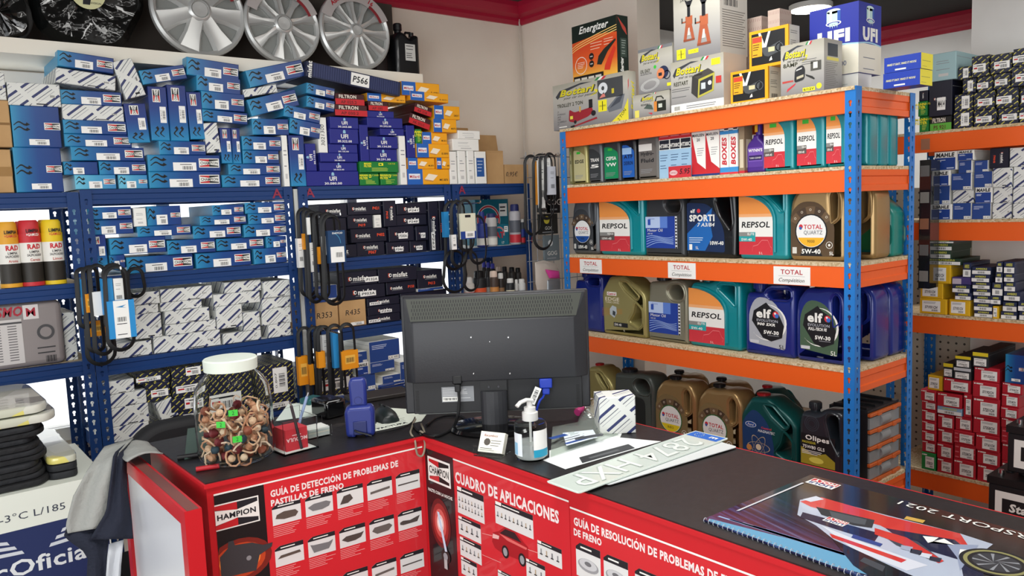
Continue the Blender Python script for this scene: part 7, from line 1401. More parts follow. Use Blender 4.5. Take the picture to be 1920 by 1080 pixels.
# recessed lower part
b = MB(); b.box(x0+.018, x1-.018, -.016, 0, z0+.003, zs_-.0005, '#1d1e21'); o = b.build('port_recess', mo); bevel(o, .002)
b = MB()
for k in range(14):
    for xx in (x0+.03, x1-.028): b.box(xx-.006, xx+.003, -.0168, -.016, z0+.01+k*.0042, z0+.012+k*.0042, '#050506')
o = b.build('side_grille', mo); o['kind'] = 'stuff'
for (px_, py_) in ((883, 633), (953, 633), (888, 701), (956, 701), (918, 641)): a, c_ = mloc(px_, py_, .034); s_ = .0028 if px_ != 918 else .0018; b = MB(); b.lathe([(0, 0), (s_, 0), (s_*.6, .0015), (0, .0015)], 'chrome', n=10); o = b.build('screw', mo, (a, -.034, c_)); o.rotation_euler = (PI/2, 0, 0)
F = Fr((0, -.0165, 0), (1, 0, 0), (0, 0, 1), (0, -1, 0)); b = MB(); l0 = mloc(829, 755, .0165); l1 = mloc(888, 724, .0165); b.rect(F, l0[0], l0[1], l1[0], l1[1], '#8d9094'); b.lines(F, l0[0]+.003, l1[0]-.004, [l1[1]-.004-.004*k for k in range(8)], .0012, '#d9dadb', 2, 3); b.rect(F, l0[0]+.002, l0[1]+.002, l0[0]+.045, l0[1]+.014, 'white', 2); b.barcode(F, l0[0]+.023, l0[1]+.008, .036, .006, 3); b.build('rating_label', mo)
# silver lower bar in front of the monitor (its front lip), stand, base
s0 = mloc(782, 783); s1 = mloc(1086, 768); b = MB(); b.box(s0[0], s1[0], .0222, .040, s0[1], s1[1]+.006, '#8e918f'); o = b.build('speaker_bar', mo); bevel(o, .005)
n0 = mloc(903, 790, .045)[0]; n1 = mloc(953, 790, .045)[0]; zn = mloc(928, 735, .045)[1]; b = MB(); nx = (n0+n1)/2; nw = (n1-n0)/2
pr2 = [(nx+nw*math.cos(a_), -.030-.016*math.sin(a_)) for a_ in [PI*i/10 for i in range(11)]]; K_ = len(pr2)+2; P = pr2+[(nx-nw, -.018), (nx+nw, -.018)]
b.add([(x, y, .012) for x, y in P]+[(x, y, zn) for x, y in P], [(i, (i+1) % K_, K_+(i+1) % K_, K_+i) for i in range(K_)]+[tuple(range(K_, 2*K_))], MK); o = b.build('stand_neck', mo); b = MB(); b.box(nx-nw, nx+nw, -.030, -.016, zn, zs_, '#17181a'); b.build('stand_bracket', mo)
for s_ in (-1, 1): b = MB(); b.lathe([(0, 0), (.004, 0), (.003, .002), (0, .002)], '#3a3b3f', n=10); o = b.build('screw', mo, (nx+s_*.013, -.030, zn+.010)); o.rotation_euler = (PI/2, 0, 0)
b = MB(); b.lathe([(0, 0), (.115, 0), (.118, .004), (.112, .012), (.05, .017), (0, .017)], GL, nx-.005, -.02, 40, 1, .8); b.build('base', mo)
vg = mloc(1023, 722, .02); VB = mat('#1d3bb0', .4, name='vga_blue'); b = MB(); b.box(-.017, .017, -.022, -.002, -.012, .014, VB); b.box(-.010, .010, -.020, -.004, -.030, -.012, VB); o = b.build('video_plug', mo, (vg[0], -.016, vg[1]+.006)); bevel(o, .003)
pg = mloc(858, 715, .02); b = MB(); b.box(-.013, .013, -.02, -.002, -.006, .018, '#131416'); b.box(-.008, .008, -.018, -.004, -.028, -.006, '#131416'); o = b.build('power_plug', mo, (pg[0], -.016, pg[1])); bevel(o, .003)
tag(mo, 'black flat monitor seen from behind on the counter corner', 'monitor')
def path3(pts, r, m, name, lab, cat, smooth=3, n=8):
    P = [Vector(p) for p in pts]; out = []
    for i in range(len(P)-1):
        p0, p1, p2, p3 = P[max(i-1, 0)], P[i], P[i+1], P[min(i+2, len(P)-1)]
        for k in range(smooth+2): t_ = k/(smooth+2); out.append(.5*((2*p1)+(-p0+p2)*t_+(2*p0-5*p1+4*p2-p3)*t_*t_+(-p0+3*p1-3*p2+p3)*t_**3))
    out.append(P[-1]); b = MB(); b.tube(out, r, m, n); return tag(b.build(name), lab, cat) if lab else b.build(name)
def mw(x, y, dpt): # monitor-local pixel to world at distance dpt behind panel
    a, c_ = mloc(x, y, dpt); n = Vector((math.sin(YR0+.01), -math.cos(YR0+.01), 0)); ux = Vector((math.cos(YR0+.01), math.sin(YR0+.01), 0)); p = mo.location+ux*a+n*dpt; return Vector((p.x, p.y, ZT+c_))
CB = .0042
path3([mw(859, 726, .028), mw(861, 750, .035), mw(858, 780, .045)]+[onZ(*q, ZT+.005) for q in ((846, 806), (815, 818), (785, 808), (776, 796))], CB, 'black', 'power_cable', 'thick black power cable looping down from monitor to worktop', 'cable')
path3([onZ(*q, ZT+.005) for q in ((800, 797), (822, 782), (860, 779), (885, 795), (915, 812), (950, 815), (962, 806))], CB*.9, 'black', 'video_cable', 'black cable lying round the monitor base', 'cable')
p_ = [onZ(*q, ZT+.004) for q in ((779, 786), (775, 793), (772, 803))]; e0 = onZ(770, 812, ZT+.004); dwn = [(e0.x-.006, e0.y-.030, ZT-.01), (e0.x-.004, e0.y-.034, ZT-.045), (e0.x+.012, e0.y-.036, ZT-.052), (e0.x+.022, e0.y-.034, ZT-.02), (e0.x+.022, e0.y-.012, ZT+.006)]
path3(p_+[e0]+dwn+[onZ(796, 812, ZT+.006), onZ(790, 795, ZT+.005)], .0028, '#8f8674', 'loose_cable', 'thin tan cable hanging in a loop over the counter corner', 'cable')
# ---------------------------------------------------------------- jar of little roots and charms
jx = onZ(447, 880, ZT); dirv = Vector((jx.x, jx.y, 0)).normalized(); RJ = .093; jc = Vector((jx.x, jx.y, 0))+dirv*RJ*.95
GLS = bpy.data.materials.new('clear_plastic'); GLS.use_nodes = True; g_ = GLS.node_tree.nodes['Principled BSDF']; g_.inputs['Transmission Weight'].default_value = 1; g_.inputs['Roughness'].default_value = .03; g_.inputs['IOR'].default_value = 1.08; g_.inputs['Base Color'].default_value = (.93, .95, .94, 1)
M['glass'] = GLS
jr = empty('sweet_jar', (jc.x, jc.y, ZT+.0006)); b = MB(); pj = [(0, .003), (.072, .003), (.086, .012), (.092, .03), (.0925, .15), (.088, .19), (.072, .215), (.060, .228), (.058, .245), (.0555, .245), (.0575, .228), (.069, .213), (.085, .189), (.0895, .15), (.0890, .03), (.083, .014), (.07, .006), (0, .006)]
sj = .262/.272; pj = [(r, z*sj) for r, z in pj]; b.lathe(pj, 'glass', n=48); b.build('glass_body', jr)
b = MB(); zl = .240*sj; b.lathe([(.058, zl-.004), (.063, zl-.004), (.064, zl+.022), (.061, zl+.025), (0, zl+.0255)], mat('#dfe8dc', .45, name='cream_lid_plastic'), n=40); b.build('lid', jr)
tag(jr, 'large clear plastic jar with cream lid full of little charms', 'jar')
R_ = random.Random(4); SK = ['#c99a78', '#d8b594', '#b07c5c', '#dcc3a6']; meshes = []
for v in range(8):
    b = MB(); c1 = SK[v % 4]
    if v < 5:
        P = []; a = R_.uniform(0, 6)
        for i in range(9): P.append((.022*math.cos(a+i*.7), .022*math.sin(a+i*.7)*R_.uniform(.6, 1), (i-4)*.004+R_.uniform(-.003, .003)))
        b.tube(P, .0028, c1, 6); b.lathe([(0, -.011), (.007, -.008), (.011, 0), (.008, .008), (0, .012)], SK[(v+1) % 4], n=10)
    elif v < 7: b.lathe([(0, -.014), (.008, -.010), (.014, 0), (.010, .009), (0, .013)], ['#6b1e24', '#8b4a34'][v-5], n=12); b.tube([(0, 0, .01), (.01, .006, .02), (.022, 0, .016), (.026, -.01, .004)], .0025, '#e6cdb6', 6)
    else: b.lathe([(0, -.012), (.009, -.009), (.012, 0), (.009, .009), (0, .012)], '#2f4652', n=10)
    meshes.append(b.mesh('charm'))
k = 0; 
for layer in range(6):
    z = .022+layer*.0215
    for i in range(15):
        a = 2*PI*i/15+layer*.21; r = .067 if i % 3 else .045
        if layer == 5 and i % 2: continue
        o = link('charm', meshes[R_.randrange(8)], None, (jc.x+r*math.cos(a), jc.y+r*math.sin(a), ZT+z+R_.uniform(-.003, .003))); o.rotation_euler = (R_.uniform(0, 6), R_.uniform(0, 6), R_.uniform(0, 6)); o.scale = (.88,)*3
        tag(o, 'small tan or dark figurine with cord inside the clear jar', 'figurine', 'figurines heaped in the jar'); k += 1
def surf(px_, py_, zz, R0):   # point on the jar's skin under a pixel
    d = ray(px_, py_); ox, oy = -jc.x, -jc.y; A = d.x**2+d.y**2; B = 2*(ox*d.x+oy*d.y); Cc = ox*ox+oy*oy-R0*R0; t_ = (-B-math.sqrt(max(B*B-4*A*Cc, 0)))/(2*A); return Vector((d.x*t_, d.y*t_, CZ+d.z*t_))
for (px_, py_) in ((437, 775), (414, 797), (445, 824)):
    p = surf(px_, py_, 0, .0937); n = Vector((p.x-jc.x, p.y-jc.y, 0)).normalized(); u = Vector((-n.y, n.x, 0)); F = Fr(p, u, (0, 0, 1), n); b = MB(); b.fbox(F, -.0105, .0105, -.0075, .0075, 0, .0004, 'green'); b.text(F, '2', 0, 0, .009, 'ink', l=2); o = b.build('price_sticker', jr); o.location = (-jc.x, -jc.y, -ZT); o['label'] = 'bright green price sticker'
# ---------------------------------------------------------------- small things on the counter
def onc(x, y): p = onZ(x, y, ZT); return p
# acrylic box with red cube
p = onc(560, 852); ab = empty('acrylic_box', (p.x+.01, p.y+.055, ZT+.0005), .08); ACR = GLS; b = MB(); X, Y, H, t_ = .048, .045, .085, .0025
for (x0, x1, y0, y1, z0, z1) in ((-X, X, -Y, -Y+t_, 0, H), (-X, X, Y-t_, Y, 0, H*1.15), (-X, -X+t_, -Y+t_, Y-t_, 0, H), (X-t_, X, -Y+t_, Y-t_, 0, H), (-X, X, -Y, Y, 0, .003)): b.box(x0, x1, y0, y1, z0, z1, ACR)
b.build('acrylic_shell', ab); b = MB()
for sx_ in (-1, 1):
    for sy_ in (-1, 1): b.box(sx_*.04-.004, sx_*.04+.004, sy_*.038-.004, sy_*.038+.004, -.0, .0005, 'white')
b = MB(); b.box(-.043, .043, -.04, .04, .0032, .0038, '#dfe6e2'); b.build('paper_lining', ab); tag(ab, 'clear acrylic pen box holding a red paper cube', 'box')
b = MB(); b.box(-.030, .030, -.030, .030, 0, .055, '#c2303a'); F = Fr((0, -.030, .0275), (-1, 0, 0), (0, 0, -1), (0, -1, 0)); b.text(F, 'MODULA', 0, 0, .009, '#f0d6d4', bold=.03); b.rect(F, -.012, -.012, .012, -.010, '#f0d6d4'); tag(b.build('paper_cube', None, (p.x+.008, p.y+.058, ZT+.0046), .05), 'red paper cube with white upside-down lettering in acrylic box', 'cube')
for i, (dx, col, lab, tp) in enumerate(((-.03, '#2b2b2e', 'dark pen leaning left in the acrylic box', -.035), (.03, '#8fa4c9', 'pale blue pen leaning right in the acrylic box', .045), (.018, '#3a3236', 'short dark marker in the acrylic box', -.02))):
    b = MB(); b.tube([(0, 0, 0), (tp*.6, .0, .07), (tp, .0, .115)], .004, col, 8); b.tube([(tp, .0, .115), (tp*1.1, 0, .125)], .0025, 'chrome', 8); tag(b.build('pen', None, (p.x+.01+dx*.6, p.y+.028 if i == 2 else p.y+.093, ZT+.0048)), lab, 'pen')
# blue phone-like card terminal on its charging base
p = onc(680, 822); tb_ = empty('card_terminal', (p.x+.012, p.y+.03, ZT), YR0+.12); NB = mat('#24327f', .35, name='terminal_blue', coat=.2)
vs_, fs = slab([rpoly([(-.038, 0, .012), (-.012, .0, .004), (-.012, .006, .002), (.012, .006, .002), (.012, 0, .004), (.038, 0, .012), (.040, .07, .014), (.032, .084, .012), (-.032, .084, .012), (-.040, .07, .014)], 5)], .045, .010); b = MB(); b.add(vs_, fs, NB, True); b.build('charging_base', tb_, (0, 0, 0))
b = MB(); b.box(-.018, .018, -.0265, -.022, .008, .045, mat('#1b2662', .4)); bevel(b.build('connector_panel', tb_), .002)
vs_, fs = slab([rpoly([(-.022, 0, .006), (.022, 0, .006), (.024, .065, .012), (.018, .078, .010), (-.018, .078, .010), (-.024, .065, .012)], 5)], .03, .008); b = MB(); b.add(vs_, fs, NB, True); b.build('handset', tb_, (-.002, .004, .080)); b = MB(); b.ring(Fr((-.002, -.0116, .098), (1, 0, 0), (0, 0, 1), (0, -1, 0)), 0, 0, .010, .0108, '#16205a', 1, 20); b.build('speaker_ring', tb_)
b = MB(); b.tube([(-.014, -.028, .022), (-.010, -.032, .02), (0, -.033, .016), (.014, -.034, .012), (.03, -.036, .006)], .0025, 'black', 6); b.build('power_lead', tb_); tag(tb_, 'dark blue cordless handset standing in its charging base', 'phone')
path3([onc(700, 815)+Vector((0, 0, .004)), onc(722, 812)+Vector((0, 0, .004)), onc(750, 806)+Vector((0, 0, .004)), onc(772, 795)+Vector((0, 0, .004)), onc(778, 785)+Vector((0, 0, .004))], .002, 'black', 'phone_cable', 'thin black cable from the blue handset base to the right', 'cable')
# mouse
p = onc(733, 790); mm = empty('computer_mouse', (p.x, p.y+.03, ZT+.001), YR0+.5); b = MB(); n = 14; rings = []
for k, (y, w_, h_) in enumerate(((-.052, .012, .014), (-.045, .026, .024), (-.02, .031, .034), (.01, .030, .038), (.035, .027, .030), (.052, .015, .014))):
    rings.append([(w_*math.cos(PI*i/(n-1)), y, h_*math.sin(PI*i/(n-1))) for i in range(n)])
vs_ = [q for r in rings for q in r]; fs = [(k*n+i, (k+1)*n+i, (k+1)*n+i+1, k*n+i+1) for k in range(5) for i in range(n-1)]+[tuple(range(n)), tuple(reversed(range(5*n, 6*n)))]; b.add(vs_, fs, mat('#1b2324', .35), True); b.build('shell', mm)
b = MB(); b.box(-.0015, .0015, .0, .048, .030, .0395, 'black'); b.build('button_gap', mm); b = MB(); b.lathe([(0, -.003), (.007, -.003), (.007, .003), (0, .003)], '#3a3f40', n=14); o = b.build('wheel', mm, (0, .024, .033)); o.rotation_euler = (0, PI/2, 0); tag(mm, 'black computer mouse on printed paper beside the monitor', 'mouse')
# papers
def sheet(quad, m, name, lab, cat='paper', dz=.0004, th=.0006, prints=None, grp=None):
    P = [onZ(x, y, ZT+dz) for x, y in quad]; c_ = sum(P, Vector())/len(P); b = MB(); n = len(P); vs_ = [(q.x-c_.x, q.y-c_.y, 0) for q in P]+[(q.x-c_.x, q.y-c_.y, th) for q in P]; b.add(vs_, [tuple(range(n))[::-1], tuple(range(n, 2*n))]+[(i, (i+1) % n, n+(i+1) % n, n+i) for i in range(n)], m)
    u = (P[1]-P[0]); L = u.length; u.normalize(); n_ = Vector((0, 0, 1)); v = n_.cross(u)
    if (P[-1]-P[0]).dot(v) < 0: v = -v
    F = Fr((P[0].x-c_.x, P[0].y-c_.y, th), u, v, n_)
    if prints: prints(b, F, L, abs((P[-1]-P[0]).dot(v)))
    return tag(b.build(name, None, (c_.x, c_.y, ZT+dz)), lab, cat, grp)
def pr_form(b, F, L, H): b.lines(F, L*.08, L*.92, [H*(.12+.07*i) for i in range(11)], H*.012, '#6a6f70', 1, 5); b.text(F, 'FACTURA', L*.5, H*.08, H*.07, 'ink', bold=.02)
sheet([(690, 812), (790, 790), (805, 770), (730, 765)], mat('#dfe6d8', .7), 'printed_sheet', 'greenish printed sheet under the mouse', prints=pr_form)
sheet([(516, 790), (640, 772), (640, 748), (540, 758)], mat('#dbe6de', .7), 'paper_sheet', 'pale sheet lying behind the acrylic box', dz=.001)
sheet([(346, 862), (398, 850), (392, 800), (352, 806)], mat('#43574f', .6), 'dark_green_folder', 'dark green folder with pale edge behind the jar', 'folder', dz=.0004, th=.004)
def solid(x, y, sx_, sy_, sz, m, name, lab, cat, rz=0, bv=.003, dx=0, dy=0, z=0): p = onZ(x, y, ZT+z); b = MB(); b.box(-sx_/2, sx_/2, -sy_/2, sy_/2, 0, sz, m); o = b.build(name, None, (p.x+dx, p.y+dy, ZT+z+.0005), rz); bevel(o, bv) if bv else None; return tag(o, lab, cat)
solid(643, 790, .07, .09, .055, GL, 'label_printer', 'black glossy desk device behind the blue handset', 'device', rz=.1, bv=.01, dy=.09)
solid(600, 762, .06, .05, .02, mat('#1f5a5c', .4), 'stapler', 'small teal and black stapler behind acrylic box', 'stapler', dy=.06, rz=.3, bv=.006)
solid(690, 752, .2, .1, .014, '#2a2523', 'document_tray', 'flat dark tray with small notes behind handset', 'tray', dx=.05, dy=.02, rz=-.15, bv=.003)
r_ = empty('card_tray', (onc(610, 825).x, onc(610, 825).y+.06, ZT+.0005)); b = MB(); b.box(-.035, .035, -.03, .03, 0, .002, 'glass'); b.box(-.035, .035, -.03, -.028, .002, .03, 'glass'); b.box(-.035, .035, .028, .03, .002, .045, 'glass'); b.build('shell', r_)
for i in range(5): b = MB(); b.box(-.03, .03, -.026, .026, .003+i*.0045, .007+i*.0045, ('#dfe3df', '#cfd8d4', '#e8e6da', '#c9d2ce', '#e4e6e2')[i]); b.build('card', r_)
tag(r_, 'small clear tray of stacked business cards left of the handset', 'tray')
solid(762, 742, .02, .012, .012, '#c8323e', 'red_clip', 'small red clip behind the mouse', 'clip', dy=.0, rz=.4)
# sanitizer bottle
p = onc(997, 868); q = Vector((p.x, p.y, 0))+Vector((p.x, p.y, 0)).normalized()*.038; sb = empty('sanitizer_bottle', (q.x, q.y, ZT)); b = MB(); b.lathe([(0, .001), (.036, .001), (.0395, .006), (.0395, .082), (.036, .090), (.018, .094), (.0165, .098), (.0155, .098), (.017, .0925), (.035, .088), (.038, .082), (.038, .008), (.035, .004), (0, .004)], 'glass', n=40); o = b.build('glass_body', sb)
WTR = mat('#f4f8f8', .08, trans=.7, ior=1.04, name='clear_gel'); b = MB(); b.lathe([(0, .0045), (.034, .0045), (.0372, .009), (.0372, .040), (0, .040)], WTR, n=40); b.build('gel', sb)
PW = mat('#e9e9e6', .3, name='translucent_white', trans=.2); b = MB(); b.lathe([(.019, .093), (.019, .112), (.014, .114), (.014, .124), (.007, .126), (.007, .138), (0, .138)], PW, n=24); b.build('pump_collar', sb)
b = MB(); b.tube([(.006, -.004, .140), (-.01, 0, .143), (-.026, .003, .139), (-.036, .004, .131)], .006, PW, 10, flat=(.007, .0045)); b.build('spout', sb); b = MB(); b.tube([(0, 0, .01), (.0, 0, .1)], .003, PW, 8); b.build('dip_tube', sb)
def arc_label(b, R0, a0, a1, z0, z1, m):
    n = 12; vs_ = []
    for i in range(n+1): a = a0+(a1-a0)*i/n; vs_ += [(R0*math.cos(a), R0*math.sin(a), z0), (R0*math.cos(a), R0*math.sin(a), z1)]
    b.add(vs_, [(2*i, 2*i+2, 2*i+3, 2*i+1) for i in range(n)], m)
ca = math.atan2(-q.y, -q.x); b = MB(); arc_label(b, .0400, ca+.15, ca+1.25, .026, .076, 'paper'); arc_label(b, .0403, ca+.15, ca+1.25, .012, .030, '#27a0c4'); b.build('label', sb); b = MB(); arc_label(b, .0400, ca-1.3, ca-.55, .014, .068, '#e6eef4'); arc_label(b, .0403, ca-1.25, ca-.9, .016, .045, '#8fc4e4'); b.build('label', sb)
tag(sb, 'clear round hand sanitizer pump bottle with white and turquoise label', 'bottle')
p = mw(1000, 728, .16); 
# price strip hung on the video cable
vc = mw(1022, 735, .03); path3([vc, mw(1018, 745, .035), mw(1012, 752, .05), mw(1006, 770, .04), mw(1000, 790, .01)], .003, VB, 'video_cable', 'blue video cable dropping from the monitor plug', 'cable')
F = Fr((0, 0, 0), (math.cos(YR0+.9), math.sin(YR0+.9), 0), (0, 0, 1), (math.sin(YR0), -math.cos(YR0), 0)); b = MB(); uu = Vector((math.cos(YR0), math.sin(YR0), 0)); up = (uu*.42+Vector((0, 0, .9))).normalized(); sd = (uu*.9-Vector((0, 0, .42))).normalized(); F = Fr((0, 0, 0), sd, up, Vector((math.sin(YR0), -math.cos(YR0), 0))); b.fbox(F, -.009, .009, -.024, .024, 0, .0005, 'paper'); b.barcode(F.at(0, 0, PI/2), 0, 0, .036, .010, 2.5)
tag(b.build('barcode_tag', None, mw(1003, 742, .045)), 'white barcode tag on blue cable above the sanitizer', 'tag')
# business card holder
p = onc(930, 858); r_ = empty('business_card_holder', (p.x+.012, p.y+.03, ZT+.0005), YR0-.45); b = MB(); b.box(-.036, .036, -.028, .03, 0, .0025, 'glass'); b.box(-.036, .036, -.030, -.028, 0, .018, 'glass'); b.build('shell', r_)
b = MB(); b.box(-.033, .033, -.008, .008, 0, .05, '#eceadc'); F = Fr((0, -.008, .025), (1, 0, 0), (0, 0, 1), (0, -1, 0)); b.text(F, 'Recambios', -.004, .016, .006, '#8c2a30', shear=.3); b.disc(F, -.012, .0, .009, '#55504a', 1, 9); b.lines(F, -.002, .028, [.004, -.002, -.008], .0012, 'ink'); b.lines(F, -.028, .02, [-.016, -.02], .0012, 'ink', 1, 3); o = b.build('card_stack', r_, (0, -.006, .003)); o.rotation_euler = (math.radians(-28), 0, 0); tag(r_, 'clear holder of cream business cards left of the sanitizer', 'card holder')
# striped carton on the counter
p0, p1 = onc(1157, 818), onc(1212, 808); r0 = .5; bx = MB(); bw, bd, bh = .095, .075, .098; body(bx, bw, bd, bh, 'S'); o = bx.build('striped_carton', None, (1.475, 1.42, ZT+.0005), YR0+.08); tag(o, 'upright striped white carton on counter beside the plastic bags', 'carton')
# plastic bags of parts
CLB = mat('#dfe6e0', .12, name='thin_clear_bag', trans=.85, ior=1.03)
def lay_bag(quad, lab, h=.018, seed=1, m=None):
    P = [onZ(x, y, ZT+.002) for x, y in quad]; c_ = sum(P, Vector())/4; R3 = random.Random(seed); N = 12; vs_ = []; 
    for s_ in (0, 1):
        for i in range(N+1):
            for j in range(N+1):
                u, v = i/N, j/N; q = P[0]*(1-u)*(1-v)+P[1]*u*(1-v)+P[2]*u*v+P[3]*(1-u)*v; e = min(u, 1-u, v, 1-v); hz = (h*min(1, e*4)+R3.uniform(-.002, .002)*(e > 0)+.003*math.sin(9*u+5*v+seed)*(e > 0)) if s_ else 0
                vs_.append((q.x-c_.x, q.y-c_.y, max(hz, .0003*s_)))
    M1 = (N+1)**2; fs = []
    for i in range(N):
        for j in range(N): a = i*(N+1)+j; fs.append((a, a+1, a+N+2, a+N+1)); fs.append((M1+a, M1+a+N+1, M1+a+N+2, M1+a+1))
    b = MB(); b.add(vs_, fs, m or CLB, True); return tag(b.build('plastic_bag', None, (c_.x, c_.y, ZT+.0015)), lab, 'bag'), c_
lay_bag([(1032, 858), (1160, 815), (1128, 783), (1036, 800)], 'clear flat plastic bag with greenish contents beside sanitizer', .012, 3)
lay_bag([(1080, 800), (1165, 800), (1158, 762), (1090, 770)], 'crumpled clear bag of metal rings behind flat bag', .035, 5)
p = onc(1118, 792)
for i in range(5):
    b = MB(); b.tube([(.022*math.cos(a), .022*math.sin(a), 0) for a in [2*PI*k/18 for k in range(18)]], .003, 'chrome', 6, closed=True); o = b.build('metal_ring', None, (p.x+.01*i, p.y+.02+.008*i, ZT+.012+.004*i)); o.rotation_euler = (.3*i, .2, 0); tag(o, 'metal ring inside crumpled clear bag', 'ring', 'metal rings in the crumpled bag')
sheet([(1030, 862), (1030, 845), (1170, 805), (1158, 830), (1090, 858)], mat('#e9ecea', .6), 'leaflet', 'white leaflet with navy lettering under the bags', prints=lambda b, F, L, H: None, dz=.0003)
def kbcard(b, F, L, H): pass
r_ = sheet([(1062, 836), (1120, 820), (1112, 806), (1055, 812)], '#dfe8f2', 'parts_label', 'small white label with blue frame on the clear bag', 'label', dz=.016, prints=lambda b, F, L, H: (b.rect(F, L*.08, H*.08, L*.92, H*.2, '#2a4c94'), b.rect(F, L*.08, H*.7, L*.6, H*.9, '#2a4c94'), b.lines(F, L*.1, L*.9, [H*.35, H*.5], H*.04, 'ink')))
b = MB(); p = onZ(1105, 822, ZT+.014); vs_, fs = slab([rpoly([(-.04, -.006, .006), (.04, -.006, .006), (.04, .006, .006), (-.04, .006, .006)], 5), rpoly([(-.033, -.003, .003), (-.033, .003, .003), (.033, .003, .003), (.033, -.003, .003)], 4)], .004, .0008); b.add([(x, z, y) for x, y, z in vs_], [f[::-1] for f in fs], mat('#777a7e', .35, .8), True); tag(b.build('metal_bracket', None, (p.x, p.y, ZT+.018), -.25), 'flat grey metal ring bracket lying on the clear bag', 'bracket')
b = MB(); p = onc(1092, 780); b.tube([(-.02, 0, .012), (.0, .004, .016), (.025, 0, .012)], .011, mat('#d8438a', .4), 10); tag(b.build('pink_pouch', None, (p.x, p.y, ZT+.002)), 'small pink pouch at the monitor right corner', 'pouch')
# torn tan paper bundle
b = MB(); R4 = random.Random(2); vs_ = []; N = 10
for i in range(N):
    for j in range(5): a = 2*PI*i/N; f = 1-j/4.0; vs_.append((.05*f*math.cos(a)*R4.uniform(.8, 1.1), .035*f*math.sin(a)*R4.uniform(.8, 1.1), .048*(1-f*f)+R4.uniform(0, .008)*(j > 0)))
b.add(vs_, [(i*5+j, ((i+1) % N)*5+j, ((i+1) % N)*5+j+1, i*5+j+1) for i in range(N) for j in range(4)], mat('#b3a188', .6, name='crumpled_tan_film'), False); p = onc(1140, 790); tag(b.build('crumpled_film', None, (p.x+.03, p.y+.06, ZT+.001)), 'crumpled tan wrapping film left of the striped carton', 'wrapping')
# licence plates
def plate(quad_px, dz, col, lab, txt=None, th=.0016, blue=True):
    P = [onZ(x, y, ZT+dz) for x, y in quad_px]; c_ = sum(P, Vector())/4; u = (P[1]-P[0]).normalized(); v = Vector((0, 0, 1)).cross(u); L = ((P[1]-P[0]).length+(P[2]-P[3]).length)/2; H = ((P[3]-P[0]).length+(P[2]-P[1]).length)/2*.93; F = Fr((0, 0, 0), u, v, (0, 0, 1)); b = MB()
    out = rpoly([(-L/2, -H/2, .01), (L/2, -H/2, .01), (L/2, H/2, .01), (-L/2, H/2, .01)], 4); n = len(out); pts = [F.p(x, y, z) for z in (0, th) for x, y in out]; b.add(pts, [tuple(range(n))[::-1], tuple(range(n, 2*n))]+[(i, (i+1) % n, n+(i+1) % n, n+i) for i in range(n)], col); T = Fr((0, 0, th), u, v, (0, 0, 1))
    if blue: b.rect(T, L/2-.045, -H/2+.004, L/2-.004, H/2-.004, '#1f66c4', 1); b.text(T.at(L/2-.024, -H*.22, PI), 'E', 0, 0, .02, 'white', bold=.03, l=2)
    if blue:
        for k in range(12): a = 2*PI*k/12; b.disc(T, L/2-.024+.012*math.cos(a), H*.2+.012*math.sin(a), .0016, '#d9d9a0', 2, 5)
    o = b.build('licence_plate', None, (c_.x, c_.y, ZT+dz))
    if txt:
        b = MB(); G = Fr(T.o, -u, -v, (0, 0, 1)); b.text(G.at(-.0, 0), txt, -.012+.03, 0, .072, mat('#c3cfc8', .3, .2), w=L*.80, l=3, bold=.01); b.text(G, txt, .018, 0, .068, mat('#e3ebe6', .35), w=L*.795, l=4); b.build('relief_shaded_characters', o); bb = MB(); e = .004  # flat letters; grey outline painted as the shade of the embossing
        for (x0, x1, y0, y1) in ((-L/2+.002, L/2-.002, -H/2+.002, -H/2+.005), (-L/2+.002, L/2-.002, H/2-.005, H/2-.002), (-L/2+.002, -L/2+.005, -H/2+.005, H/2-.005), (L/2-.005, L/2-.002, -H/2+.005, H/2-.005)): bb.fbox(T, x0, x1, y0, y1, 0, .0008, '#cfd9d3')
        bb.build('raised_border', o)
    tag(o, lab, 'licence plate'); return o
sheet([(1018, 863), (1060, 880), (1240, 828), (1135, 818)], mat('#e3e8e8', .5), 'paper_sheet', 'white sheet under the upper licence plate', dz=.001)
sheet([(1092, 868), (1190, 840), (1178, 833), (1086, 858)], '#33363a', 'dark_strip', 'dark printed strip on the white sheet', dz=.0022, prints=lambda b, F, L, H: b.lines(F, L*.2, L*.8, [H*.4], H*.3, '#5a5e62', 1))
plate([(1118, 915), (1362, 843), (1345, 818), (1100, 880)], .0035, '#d3d8d8', 'white lower licence plate with red edge under the top one', None, blue=False)
b = MB(); P0, P1 = onZ(1130, 906, ZT+.0005), onZ(1360, 838, ZT+.0005); u = (P1-P0).normalized(); v = Vector((0, 0, 1)).cross(u); F = Fr((0, 0, 0), u, v, (0, 0, 1)); L = (P1-P0).length; b.fbox(F, 0, L, -.012, .03, 0, .0015, '#b5453c'); tag(b.build('red_folder', None, (P0.x, P0.y, ZT+.0017)), 'thin red folder edge peeping out under the plates', 'folder')
plate([(1086, 928), (1366, 825), (1301, 806), (1027, 904)], .0062, mat('#d6e2da', .25, .1, name='reflective_plate', coat=.3), 'top embossed white licence plate lying upside down on counter', '2874 HXP')
# calendar
cu = .36; A = onZ(1318, 977, ZT); TL = onZ(1520, 893, ZT); cal = empty('wall_calendar', (A.x, A.y, ZT+.0006)); ux = Vector((TL.x-A.x, TL.y-A.y, 0)); Wc = ux.length; ux.normalize(); uy = Vector((ux.y, -ux.x, 0)); Lc = .49
F = Fr((0, 0, 0), uy, ux, (0, 0, -1)); F = Fr((0, 0, 0), uy, ux, uy.cross(ux)) 
